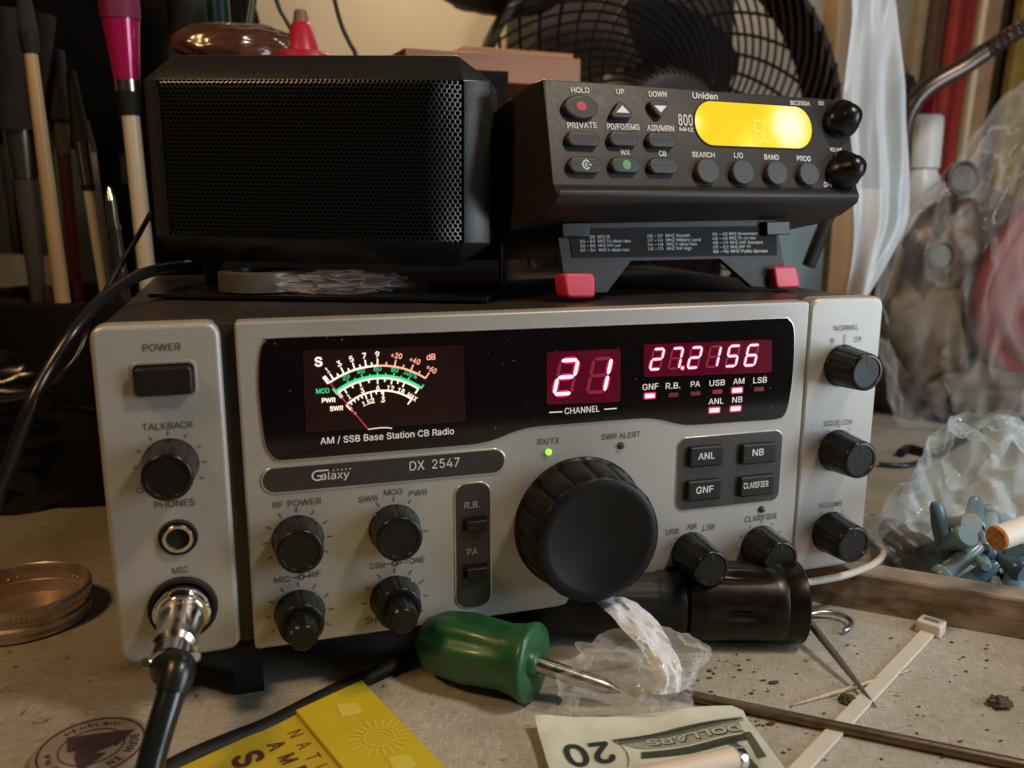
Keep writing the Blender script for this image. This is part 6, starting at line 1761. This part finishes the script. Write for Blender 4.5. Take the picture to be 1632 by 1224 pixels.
# lumpy black bag on the table, left
bm = B(); add_blob(bm, (-0.155, 0.375, TZ + 0.055), (0.155, 0.095, 0.085), 2, 5, 0.22, 1.6, True, TZ + 0.0005)
tag(link('black_bag', bm, mat('black_film', (0.007, 0.008, 0.012), 0.22, bump=0.15, bscale=40), smooth=60), 'shiny black plastic bag slumped left of the radio', 'bag')
# grey tray at the left edge
q = at(30, 442, 0.46)
GFm = Frame(q, (1, 0.0, -0.06), (0.0, 0.3, 1))
bm = B(); add_slab(bm, GFm, rrect(-0.05, 0, 0.16, 0.042, 0.006), -0.02, 0.0, 0.002)
tag(link('grey_tray', bm, mat('slate_grey', (0.050, 0.058, 0.062), 0.45, var=0.1)), 'slate grey tray end behind the brushes at the left edge', 'tray')
bm = B(); a_ = at(8, 480, 0.52)
add_slab(bm, YF(0.52), [(a_.x - 0.10, TZ), (a_.x + 0.012, TZ), (a_.x + 0.010, at(8, 230, 0.52).z), (a_.x - 0.10, at(8, 225, 0.52).z)], -0.03, 0, 0.003)
tag(link('olive_board', bm, mat('olive_card', (0.034, 0.032, 0.022), 0.6, var=0.15)), 'olive brown board standing behind the fat brush', 'board')
bm = B(); a_ = at(50, 300, 0.56)
add_slab(bm, YF(0.56), [(a_.x - 0.01, TZ), (a_.x + 0.05, TZ), (a_.x + 0.05, at(50, 222, 0.56).z - 0.01), (a_.x - 0.01, at(50, 222, 0.56).z)], -0.02, 0, 0.003)
tag(link('teal_card', bm, mat('teal_card', (0.016, 0.036, 0.032), 0.6)), 'dull teal card standing behind the beech brush handle', 'card')
# big black backpack filling the upper left
bm = B()
c = at(70, 100, 0.70)
add_blob(bm, (c.x - 0.06, 0.74, 0.20), (0.31, 0.15, 0.46), 9, 5, 0.16, 1.5)
tag(link('black_backpack', bm, mat('black_cloth', (0.0035, 0.003, 0.0035), 0.9, spec=0.05, var=0.3, vscale=200, bump=0.3, bscale=300), smooth=60), 'large black cloth backpack hanging behind the brushes', 'backpack')
# lamp arm, dark, between backpack and wall
bm = B()
add_tube(bm, [at(296, -60, 0.56), at(300, 10, 0.56), at(292, 60, 0.56), at(288, 110, 0.56), at(286, 400, 0.56)], [0.018, 0.020, 0.014, 0.022, 0.02], 14, 6)
tag(link('black_lamp_arm', bm, SOFT, smooth=60), 'thick black lamp arm rising behind the speaker corner', 'lamp arm')

# =================================================================== BACKGROUND, MIDDLE
Yb = 0.30
l_, r_ = at(300, 88, Yb), at(812, 96, Yb)
bt = l_.z
bm = B(); add_box(bm, YF(Yb), l_.x, r_.x, TZ + 0.0005, bt, -0.16, 0, 0.003)
tag(link('dark_box', bm, mat('dark_card', (0.010, 0.0075, 0.008), 0.8, spec=0.1, var=0.2, vscale=40)), 'tall dark cardboard box standing behind the speaker', 'box')
BT = Frame((0, 0, bt), (1, 0, 0), (0, 1, 0))
# brown wrapped pouch
c = at(385, 72, 0.345)
bm = B(); add_blob(bm, (c.x, 0.345, bt + 0.014), (0.050, 0.024, 0.0175), 6, 5, 0.16, 1.3, False, bt + 0.0004)
tag(link('brown_pouch', bm, mat('brown_vinyl', (0.085, 0.035, 0.022), 0.20, var=0.3, vscale=50, coat=0.6, bump=0.25, bscale=60), smooth=60), 'shiny brown vinyl pouch lying on the dark box', 'pouch')
# red nozzle
c = at(482, 84, 0.335)
rn = thing('red_nozzle', 'red plastic nozzle with wide foot standing on the dark box', 'nozzle', (c.x, 0.335, bt))
REDP = mat('red_plastic', (0.50, 0.020, 0.050), 0.35)
bm = B(); add_lathe(bm, (c.x, 0.335, bt), (0, 0, 1), [(0.0003, 0.0235), (0.008, 0.0235), (0.0105, 0.020), (0.0115, 0.0125), (0.030, 0.0078), (0.032, 0.0062)], 32)
link('cone', bm, REDP, rn)
bm = B(); add_lathe(bm, (c.x, 0.335, bt + 0.032), (0, 0, 1), [(0, 0.0060), (0.008, 0.0046), (0.009, 0.0032)], 20)
link('tip', bm, mat('nozzle_tip', (0.20, 0.12, 0.10), 0.5), rn)
# pens standing behind the pouch
for (p0, p1, Y, rr_, m_, lab) in (((342, -60), (352, 62), 0.40, 0.0085, mat('teal_pen', (0.008, 0.030, 0.034), 0.2, coat=0.5), 'glossy dark teal pen standing behind the brown pouch'),
                                 ((408, -40), (396, 40), 0.40, 0.0036, mat('dark_green_stick', (0.02, 0.035, 0.03), 0.3), 'thin dark green stick standing behind the brown pouch')):
    A, E_ = at(*p0, Y), at(*p1, Y)
    E2 = E_ + (E_ - A).normalized() * ((E_.z - bt - 0.001) / max(1e-4, (A.z - E_.z)) * (A - E_).length)
    bm = B(); add_tube(bm, [A, E2], rr_, 20, smooth=False)
    tag(link('pen', bm, m_, smooth=60), lab, 'pen', 'pens behind the pouch')
for pts, lab in (([(522, -50), (541, 30), (556, 66), (567, 88)], 'thin black wire hanging down the bare wall'), ([(428, -40), (444, 10), (458, 36), (468, 60)], 'thin black wire curving down to the red nozzle')):
    bm = B(); add_tube(bm, [at(x, y, 0.43) for x, y in pts] + [Vector((at(*pts[-1], 0.43).x + 0.004, 0.43, bt + 0.0022))], 0.0019, 8, 8)
    tag(link('hanging_wire', bm, RUBBER, smooth=60), lab, 'wire', 'wires hanging on the wall')
# wooden board on the box
c0, c1 = at(646, 88, 0.36), at(850, 80, 0.36)
bm = B()
WFm = Frame((c0.x, 0.36, bt + 0.0004), (1, 0.12, 0), (0, 0, 1))
add_slab(bm, WFm, [(0, 0), (0.16, 0), (0.16, 0.024), (0.0, 0.022)], -0.10, 0.0, 0.0008)
tag(link('wooden_board', bm, mat('red_brown_wood', (0.26, 0.095, 0.030), 0.4, var=0.25, vscale=30, mscale=(0.2, 1, 1))), 'reddish brown wooden board lying on the dark box', 'board')
bm = B()
WG = Frame((c0.x + 0.030, 0.46, bt + 0.0245), (1, 0.1, 0), (0, 0, 1))
add_slab(bm, WG, [(0, 0), (0.16, 0), (0.16, 0.020), (0.045, 0.020)], -0.06, 0.0, 0.001)
tag(link('wooden_wedge', bm, mat('orange_wood', (0.36, 0.15, 0.045), 0.45, var=0.25, vscale=30)), 'orange wooden wedge resting on the reddish board', 'wedge')
# dark pipe at the very top
bm = B(); add_blob(bm, at(800, -22, 0.60), (0.075, 0.05, 0.030), 4, 4, 0.15, 2)
tag(link('brown_pendant', bm, mat('shade_brown', (0.05, 0.03, 0.018), 0.5), smooth=60), 'dark brown rounded pendant hanging above the wooden board', 'pendant')

# fan ----------------------------------------------------------------
Yf = 0.50
fc = at(1066, 205, Yf)
fr = at(1334, 205, Yf).x - fc.x
fan = thing('desk_fan', 'black desk fan with spiral wire guard behind the scanner', 'fan', (fc.x, Yf + 0.05, TZ))
FF = Frame(fc, Vector((1, -0.10, 0)), (0, 0, 1))
FBL = mat('fan_black', (0.010, 0.006, 0.007), 0.45, spec=0.3, var=0.2, vscale=50)
bm = B(); add_lathe(bm, FF.P(0, 0, -0.075), FF.n, [(0, fr * 0.97), (0.02, fr * 1.0), (0.060, fr * 1.0), (0.068, fr * 0.985), (0.068, fr * 0.955), (0.05, fr * 0.965), (0.0, fr * 0.94)], 96, caps=False)
link('guard_ring', bm, FBL, fan)


def spiral(bm, n_, r0, r1, tw, d0, d1, wr):
    for k in range(n_):
        a0_ = 2 * math.pi * k / n_
        pts_ = []
        for i in range(9):
            f = i / 8
            r_ = r0 + (r1 - r0) * f
            a_ = a0_ + tw * f ** 0.9
            pts_.append(FF.P(r_ * math.cos(a_), r_ * math.sin(a_), d0 + (d1 - d0) * f ** 2.2))
        add_tube(bm, pts_, wr, 6, 3)


bm = B(); spiral(bm, 60, fr * 0.27, fr * 0.985, 1.30, 0.020, -0.006, 0.0014)
link('front_guard', bm, FBL, fan, smooth=60)
bm = B(); spiral(bm, 30, fr * 0.35, fr * 0.975, -1.0, -0.085, -0.070, 0.0020)
link('rear_guard', bm, FBL, fan, smooth=60)
bm = B(); add_lathe(bm, FF.P(0, 0, 0.010), FF.n, [(0, fr * 0.29), (0.003, fr * 0.29), (0.005, fr * 0.27), (0.006, fr * 0.2), (0.006, 0.001)], 48)
link('hub_cap', bm, FBL, fan)
bm = B(); add_lathe(bm, FF.P(0, 0, -0.17), FF.n, [(0, fr * 0.22), (0.01, fr * 0.36), (0.08, fr * 0.37), (0.16, fr * 0.12)], 40)
link('motor', bm, FBL, fan)
for k in range(3):
    a0_ = 2 * math.pi * k / 3 + 1.05
    bm = B()
    g2_ = []
    for i in range(9):
        rr_ = fr * (0.14 + 0.50 * i / 8)
        row = []
        for j in range(9):
            aa = a0_ + (-0.70 + 1.40 * j / 8) * (0.90 + 0.18 * math.sin(math.pi * i / 8)) + 0.25 * i / 8
            row.append(bm.verts.new(FF.P(rr_ * math.cos(aa), rr_ * math.sin(aa), -0.040 + 0.020 * (j - 4) / 4)))
        g2_.append(row)
    for i in range(8):
        for j in range(8): bm.faces.new((g2_[i][j], g2_[i][j + 1], g2_[i + 1][j + 1], g2_[i + 1][j]))
    r_ = bmesh.ops.solidify(bm, geom=list(bm.faces), thickness=0.002)
    link('blade', bm, mat('blade_grey', (0.014, 0.010, 0.011), 0.4), fan, smooth=60)
bm = B()
add_tube(bm, [FF.P(0, -fr * 0.2, -0.12), FF.P(0, -fr * 0.9, -0.13), Vector((fc.x, Yf + 0.12, TZ + 0.03))], [0.028, 0.022, 0.028], 20, 6)
link('post', bm, FBL, fan, smooth=60)
bm = B(); add_lathe(bm, (fc.x, Yf + 0.12, TZ), (0, 0, 1), [(0.0003, 0.10), (0.012, 0.10), (0.022, 0.085), (0.032, 0.03)], 48)
link('base', bm, FBL, fan)

bm = B()
l2, r2 = at(850, 100, 0.74), at(1168, 100, 0.74)
add_box(bm, YF(0.74), l2.x, r2.x, TZ + 0.0005, at(850, -80, 0.74).z, -0.12, 0, 0.003)  # dark block added to darken the left half of the fan
tag(link('dark_backdrop', bm, mat('backdrop_dark', (0.020, 0.012, 0.011), 0.6, var=0.2, vscale=20)), 'tall dark cupboard added behind the fan to darken it', 'backdrop')

# =================================================================== BACKGROUND, RIGHT
def board(name, label, cat, x0, x1, Y, top_px, m, th=0.02, group=None, lean=0.0, bot=None):
    a_, b2 = at(x0, 300, Y), at(x1, 300, Y)
    zt_ = at(x0, top_px, Y).z
    zb_ = TZ + 0.0005 if bot is None else at(x0, bot, Y).z
    F_ = Frame((0, Y, 0), (1, 0, 0), (lean, 0.0, 1))
    sh = lean * 0.0
    bm = B()
    k_ = lean
    add_slab(bm, YF(Y), [(a_.x - k_ * (0.17 - zb_), zb_), (b2.x - k_ * (0.17 - zb_), zb_), (b2.x + k_ * (zt_ - 0.17), zt_), (a_.x + k_ * (zt_ - 0.17), zt_)], -th, 0.0, min(0.002, (b2.x - a_.x) * 0.2))
    return tag(link(name, bm, m), label, cat, group)


TAN = mat('tan_wood', (0.36, 0.25, 0.15), 0.5, var=0.2, vscale=40, mscale=(1, 1, 0.08))
board('wooden_post', 'tan wooden post standing between the fan and the clear sleeve', 'post', 1316, 1350, 0.56, -60, TAN, 0.03)
board('pine_plank', 'pale pine plank standing behind the clear sleeve', 'plank', 1332, 1408, 0.44, 300, mat('pine', (0.55, 0.40, 0.24), 0.5, var=0.12, vscale=40, mscale=(1, 1, 0.08)), 0.015)
board('teal_tin', 'blue grey tin standing behind the scanner stand', 'tin', 1226, 1322, 0.42, 352, mat('teal_tin', (0.16, 0.23, 0.25), 0.4, var=0.15, vscale=30), 0.05)
GS = 'strips of wood leaning on the wall'
for x0, x1, top, m_, lab, Y in ((1425, 1450, -80, mat('strip_tan', (0.33, 0.24, 0.14), 0.6, var=0.2, vscale=30), 'tan wooden strip next to the dark brown one', 0.72),
                                (1452, 1478, -80, mat('strip_brown', (0.10, 0.055, 0.032), 0.6, var=0.2, vscale=30), 'dark brown wooden strip left of the red one', 0.70),
                                (1482, 1512, -80, mat('strip_red', (0.34, 0.030, 0.025), 0.5, var=0.2, vscale=30), 'red painted wooden strip leaning on the wall', 0.68),
                                (1516, 1552, -80, mat('strip_peach', (0.42, 0.25, 0.14), 0.6, var=0.2, vscale=30), 'peach coloured wooden strip right of the red one', 0.70),
                                (1562, 1580, -80, mat('strip_dark', (0.07, 0.045, 0.02), 0.6, var=0.3, vscale=30), 'narrow dark strip beside the yellow strip', 0.72),
                                (1583, 1618, -80, mat('strip_yellow', (0.42, 0.29, 0.045), 0.5, vscale=25, color2=(0.26, 0.16, 0.03)), 'mottled yellow strip at the upper right', 0.68),
                                (1622, 1690, -80, mat('strip_rust', (0.30, 0.15, 0.05), 0.6, var=0.3, vscale=30), 'rust brown strip at the right edge', 0.72)):
    board('wood_strip', lab, 'wood strip', x0, x1, Y, top, m_, 0.015, GS, 0.06)
bm = B(); add_tube(bm, [at(1580, -60, 0.62), at(1543, 190, 0.62), Vector((at(1500, 470, 0.62).x, 0.62, TZ + 0.002))], 0.0042, 12, 4)
tag(link('pale_dowel', bm, mat('dowel', (0.62, 0.52, 0.36), 0.4), smooth=60), 'thin pale dowel leaning in front of the peach strip', 'dowel')
bm = B(); add_slab(bm, YF(0.5), [(at(1475, 190, 0.5).x, TZ), (at(1505, 190, 0.5).x, TZ), (at(1490, 160, 0.5).x, at(1490, 140, 0.5).z)], -0.02, 0, 0.001)
tag(link('magenta_wedge', bm, mat('magenta', (0.36, 0.01, 0.07), 0.5)), 'magenta wedge poking up above the white bottle', 'wedge')
bm = B(); add_blob(bm, at(1440, 160, 0.52), (0.010, 0.02, 0.03), 31, 4, 0.3, 2)
bm2 = B(); q = at(1440, 160, 0.52); add_tube(bm2, [q, Vector((q.x, q.y, TZ + 0.002))], 0.008, 10, smooth=False)
rt = thing('dark_tool', 'dark tool handle standing beside the clear sleeve', 'tool', (q.x, q.y, TZ))
link('grip', bm, SOFT, rt, smooth=60); link('shank', bm2, SOFT, rt, smooth=60)

# white bottle
q = at(1465, 300, 0.42)
hb_ = at(1465, 183, 0.42).z
rb_ = 33 * 0.90 / 1384
bot = thing('white_bottle', 'white plastic bottle standing behind the big clear bag', 'bottle', (q.x, 0.42, TZ))
WB = mat('white_plastic', (0.66, 0.68, 0.68), 0.35)
bm = B(); add_lathe(bm, (q.x, 0.42, TZ), (0, 0, 1), [(0.0003, rb_ * 0.95), (0.003, rb_ * 1.05), (hb_ - TZ - 0.07, rb_ * 1.05), (hb_ - TZ - 0.060, rb_ * 0.8), (hb_ - TZ - 0.056, rb_ * 0.75)], 40)
link('body', bm, WB, bot)
bm = B(); add_lathe(bm, (q.x, 0.42, TZ), (0, 0, 1), [(hb_ - TZ - 0.055, rb_ * 0.86), (hb_ - TZ - 0.006, rb_ * 0.84), (hb_ - TZ - 0.001, rb_ * 0.78), (hb_ - TZ, rb_ * 0.7)], 40)
link('cap', bm, WB, bot)

# gooseneck
bm = B()
GP = [Vector((at(1432, 300, 0.36).x, 0.40, TZ + 0.001)), at(1430, 330, 0.38), at(1452, 172, 0.36), at(1545, 100, 0.34), at(1632, 42, 0.32), at(1760, -50, 0.30)]
P = catmull(GP, 150)
n_ = len(P)
add_tube(bm, P, 0.0078, 14, smooth=False, rfun=lambda f: (1 + 0.10 * math.sin(f * 620)) if f > 0.66 else (1.12 if f > 0.4 else 1.0))
tag(link('gooseneck', bm, mat('gooseneck_metal', (0.11, 0.085, 0.075), 0.30, 0.7), smooth=40), 'ribbed flexible metal gooseneck crossing the upper right', 'gooseneck')

# clear hanging sleeve
bm = B()
Ys = 0.30
rows_ = []
for j in range(41):
    f = j / 40
    y = -90 + 560 * f
    xl = 1338 + 14 * f + 6 * math.sin(f * 9)
    xr = 1424 + 24 * f + 4 * math.sin(f * 7 + 1)
    if f > 0.78: xr -= 70 * ((f - 0.78) / 0.22) ** 1.3
    row = []
    for i in range(25):
        g = i / 24
        p_ = at(xl + (xr - xl) * g, y, Ys)
        dy = 0.016 * noise.noise(Vector((g * 3.0 + f * 1.2, f * 2.2, 2.0))) + 0.0035 * noise.noise(Vector((g * 6 + f * 3, f * 4, 7.0))) - 0.012 * math.sin(math.pi * g)
        row.append(bm.verts.new(p_ + Vector((0, dy, 0))))
    rows_.append(row)
for a_, b2 in zip(rows_, rows_[1:]):
    for i in range(24): bm.faces.new((a_[i], a_[i + 1], b2[i + 1], b2[i]))
tag(link('plastic_sleeve', bm, plastic('sleeve_film', (0.80, 0.88, 0.96), 0.44, 9, 0.22, 0.40, 0.25), smooth=60), 'tall clear plastic sleeve hanging beside the scanner', 'plastic sleeve')
# big clear bag and what it holds
bc = at(1580, 450, 0.32)
gb = 'parts inside the big clear bag'
for p0, dims, sd_, m_, lab, nm, ct in ((at(1500, 400, 0.33), (0.040, 0.03, 0.05), 1, mat('bronze_part', (0.09, 0.055, 0.034), 0.45, 0.3, var=0.3), 'brown cast part high in the big clear bag', 'cast_part', 'metal part'),
                                      (at(1480, 520, 0.33), (0.045, 0.03, 0.055), 8, mat('mustard_card', (0.12, 0.075, 0.032), 0.6, var=0.3), 'mustard brown lump at the left of the big clear bag', 'cast_part', 'metal part'),
                                      (at(1600, 480, 0.36), (0.060, 0.03, 0.085), 12, mat('dark_red_cloth', (0.20, 0.025, 0.022), 0.7, var=0.3), 'dark red cloth filling the right of the big clear bag', 'red_cloth', 'cloth'),
                                      (at(1560, 610, 0.33), (0.085, 0.04, 0.035), 15, mat('umber_parts', (0.08, 0.05, 0.024), 0.6, var=0.5, vscale=30), 'brown heap at the bottom of the big clear bag', 'brown_heap', 'heap'),
                                      (at(1560, 350, 0.36), (0.055, 0.03, 0.03), 17, mat('taupe_parts', (0.10, 0.08, 0.066), 0.5, var=0.4, vscale=30), 'taupe part below the fold of the big clear bag', 'cast_part', 'metal part')):
    bm = B(); add_blob(bm, p0, dims, sd_, 4, 0.30, 1.25, False)
    tag(link(nm, bm, m_, smooth=40), lab, ct, gb if nm == 'cast_part' else None)
for x, y, r_, lab in ((1532, 285, 0.0125, 'grey disc with a ring in the top of the big clear bag'), (1497, 408, 0.0105, 'dark ringed disc in the middle of the big clear bag')):
    p_ = at(x, y, 0.30)
    bm = B(); add_lathe(bm, p_, (-0.2, -1, 0.1), [(0, r_ * 1.3), (0.004, r_ * 1.3), (0.005, r_ * 1.1), (0.003, r_ * 0.95), (0.003, 0.001)], 32)
    tag(link('ring_disc', bm, mat('disc_taupe', (0.05, 0.04, 0.034), 0.5, 0.0), smooth=40), lab, 'disc', 'discs in the big clear bag')
bm = B()
c = at(1568, 470, 0.31)
t_ = B()
bmesh.ops.create_icosphere(t_, subdivisions=6, radius=1)
t_.verts.index_update()
vs = []
for v in t_.verts:
    d = v.co.normalized()
    o_ = Vector((3.1, 8.2, 1.7))
    n1 = noise.noise(d * 1.6 + o_); n2 = noise.noise(Vector((d.x * 4.5 + d.z * 3, d.y * 3.5, d.z * 2.2 - d.x * 3)) + o_); n3 = noise.noise(Vector((d.x * 9 + d.z * 7, d.y * 8, d.z * 5 - d.x * 7)) + o_)
    k = 1 + 0.22 * n1 - 0.20 * abs(n2) - 0.025 * abs(n3)
    up_ = max(0, d.z)
    q = Vector((d.x * 0.118 * (1 - 0.25 * up_) + 0.075 * up_ ** 2, d.y * 0.055, d.z * (0.215 if d.z > 0 else 0.155))) * k
    q = c + q
    if q.z < TZ + 0.001: q.z = TZ + 0.001
    vs.append(bm.verts.new(q))
for f in t_.faces: bm.faces.new([vs[v.index] for v in f.verts])
t_.free()
tag(link('parts_bag', bm, plastic('bag_film', (0.76, 0.73, 0.70), 0.03, 9, 0.13, 0.26, 0.6), smooth=60), 'big crumpled clear bag full of brown and red parts at right', 'plastic bag')
bm = B()
bc_ = at(1522, 372, 0.318)
BX = Frame(bc_, (0.95, 0.25, -0.12), (0.1, 0.1, 1))
add_slab(bm, BX, rrect(0, 0, 0.040, 0.034, 0.003), -0.02, 0.0, 0.002)
tag(link('small_box', bm, mat('dark_brown_box', (0.045, 0.026, 0.016), 0.5)), 'small dark brown box under the fold of the big clear bag', 'box')
bm = B()
add_tube(bm, [at(1640, 330, 0.30), at(1590, 400, 0.295), at(1560, 480, 0.295), at(1580, 560, 0.30), at(1640, 600, 0.31)], 0.010, 14, 8)
tag(link('red_hose', bm, mat('red_hose', (0.16, 0.014, 0.014), 0.45), smooth=60), 'curved red hose at the right inside the big clear bag', 'hose')
# support under the bag: low carton
bm = B(); p_ = at(1520, 640, 0.36)
add_box(bm, TAB, p_.x - 0.075, p_.x + 0.20, 0.345, 0.50, 0.0005, max(0.02, at(1520, 640, 0.36).z - TZ - 0.01), 0.003)
tag(link('low_carton', bm, mat('carton', (0.20, 0.13, 0.07), 0.7, var=0.15)), 'low brown carton under the big clear bag', 'carton')
# small bag of blue hardware
hc = tab(1585, 893, 0.0)
hw = [(1425, 800), (1445, 822), (1470, 790), (1490, 825), (1505, 775), (1520, 850), (1540, 800), (1560, 840), (1580, 790), (1595, 880), (1555, 890), (1500, 880), (1610, 830), (1470, 850)]
rnd = random.Random(11)
BLU = [mat('blue_plastic_%d' % i, c_, 0.22) for i, c_ in enumerate(((0.10, 0.19, 0.24), (0.17, 0.25, 0.28), (0.30, 0.36, 0.37), (0.06, 0.13, 0.19)))]
spots = ['at the left end of the pile', 'second along the front row of the pile', 'near the upper left of the pile', 'in the middle of the front row', 'at the top of the pile', 'low in the middle of the pile', 'just right of the top of the pile', 'right of centre in the pile',
         'at the upper right of the pile', 'at the lower right of the pile', 'low near the front of the pile', 'lowest on the left of the pile', 'beside the cigarette end', 'behind the metal connector']
for i, (x, y) in enumerate(hw):
    p_ = tab(x * 0.66 + 560, y + 44, 0.008 + 0.036 * (1 - (y - 770) / 130))
    axd = Vector((rnd.uniform(-1, 1), rnd.uniform(-1, 1), rnd.uniform(-0.3, 0.6)))
    bm = B(); s_ = rnd.uniform(0.95, 1.35)
    add_lathe(bm, p_, axd, [(-0.0145 * s_, 0.0050 * s_), (-0.0135 * s_, 0.0058 * s_), (-0.010 * s_, 0.0058 * s_), (-0.009 * s_, 0.0044 * s_), (0.004, 0.0044 * s_), (0.012 * s_, 0.0034 * s_), (0.0145 * s_, 0.0022 * s_)], 20, mod=lambda a_, t, r_: 1 - (0.22 if -0.009 < t < 0.010 and (a_ * 4 / math.pi) % 2 < 0.5 else 0))
    tag(link('wall_plug', bm, BLU[i % 4], smooth=40), ('dark blue', 'dull blue', 'pale blue grey', 'navy blue')[(0, 1, 2, 3)[i % 4]] + ' plastic wall plug ' + spots[i], 'wall plug', 'wall plugs in the small bag')
bm = B()
t_ = B(); bmesh.ops.create_icosphere(t_, subdivisions=6, radius=1); t_.verts.index_update()
vs = []
for v in t_.verts:
    d = v.co.normalized(); o_ = Vector((13.1, 2.2, 5.7))
    n1 = noise.noise(d * 1.8 + o_); n2 = noise.noise(Vector((d.x * 4 + d.z * 2, d.y * 3, d.z * 2 - d.x * 2)) + o_); n3 = noise.noise(Vector((d.x * 9 + d.z * 4, d.y * 7, d.z * 4)) + o_)
    k = 1 + 0.25 * n1 - 0.26 * abs(n2) - 0.05 * abs(n3)
    q = hc + Vector((d.x * 0.078, d.y * 0.052, 0.020 + d.z * (0.075 if d.z > 0 else 0.04))) * k
    if q.z < TZ + 0.0006: q.z = TZ + 0.0006
    vs.append(bm.verts.new(q))
for f in t_.faces: bm.faces.new([vs[v.index] for v in f.verts])
t_.free()
tag(link('hardware_bag', bm, plastic('hardware_film', (0.72, 0.84, 0.88), 0.10, 30, 0.10, 0.55, 0.8), smooth=50), 'small crumpled clear bag of blue plugs right of the radio', 'plastic bag')
# coax connector
cx = thing('coax_connector', 'dull metal barrel connector lying in front of the blue bag', 'connector', tab(1450, 905))
P0, P1 = tab(1420, 845, 0.0125), tab(1478, 893, 0.0115)
e = (P1 - P0); l_ = e.length
CN = mat('dull_nickel', (0.20, 0.185, 0.165), 0.38, 0.8, var=0.2, vscale=200)
bm = B(); add_lathe(bm, P0, e, [(-0.004, 0.0065), (0, 0.0085), (l_ * 0.15, 0.0088), (l_ * 0.2, 0.0080), (l_ * 0.55, 0.0080), (l_ * 0.6, 0.0100)], 32)
link('barrel', bm, CN, cx)
bm = B(); add_lathe(bm, P0, e, [(l_ * 0.6, 0.0104), (l_ * 0.66, 0.0112), (l_ * 0.95, 0.0112), (l_ * 1.0, 0.0104), (l_ * 1.0, 0.001)], 48, mod=lambda a_, t, r_: 1 + 0.015 * math.cos(40 * a_))
link('nut', bm, CN, cx)
# black leads on the table behind
for pts, r_, lab in (([(1435, 722), (1450, 715), (1490, 722), (1530, 702), (1560, 690)], 0.0040, 'thick black lead kinked on the table under the big bag'), ([(1400, 740), (1440, 742), (1475, 735)], 0.0022, 'short thin black lead beside the squelch knob')):
    bm = B(); add_tube(bm, [tab(x, y, r_ + 0.0003) for x, y in pts], r_, 10, 6)
    tag(link('black_lead', bm, RUBBER, smooth=60), lab, 'lead', 'black leads on the table')
bm = B(); P0, P1 = at(1322, 340, 0.20), at(1270, 470, 0.20)
add_tube(bm, [P0 + (P0 - P1) * 0.4, P1 + (P1 - P0).normalized() * ((P1.z - H - 0.0005) / max(0.001, (P0.z - P1.z)) * (P0 - P1).length)], 0.0052, 16, smooth=False)
tag(link('black_rod', bm, SOFT, smooth=60), 'black rod slanting up behind the right red foot', 'rod')

# cable looping past the radio's left top corner
bm = B()
pts = [at(300, 422, 0.15), at(250, 430, 0.12), at(205, 447, 0.09), at(160, 480, 0.06), at(122, 525, 0.04), at(82, 585, 0.03), at(48, 650, 0.02), at(15, 740, 0.02), at(-30, 850, 0.02)]
add_tube(bm, pts, 0.0030, 14, 10)
tag(link('speaker_cable', bm, RUBBER, smooth=60), 'thick black cable arching past the left corner of the radio', 'cable', 'black cables left of the radio')
bm = B()
pts = [at(240, 340, 0.22), at(215, 385, 0.20), at(190, 425, 0.16), at(150, 500, 0.10), at(122, 570, 0.08), at(80, 610, 0.08), at(30, 632, 0.10), at(-30, 640, 0.12)]
add_tube(bm, pts, 0.0016, 10, 10)
tag(link('thin_cable', bm, RUBBER, smooth=60), 'thin black cable crossing behind the thick one at left', 'cable', 'black cables left of the radio')
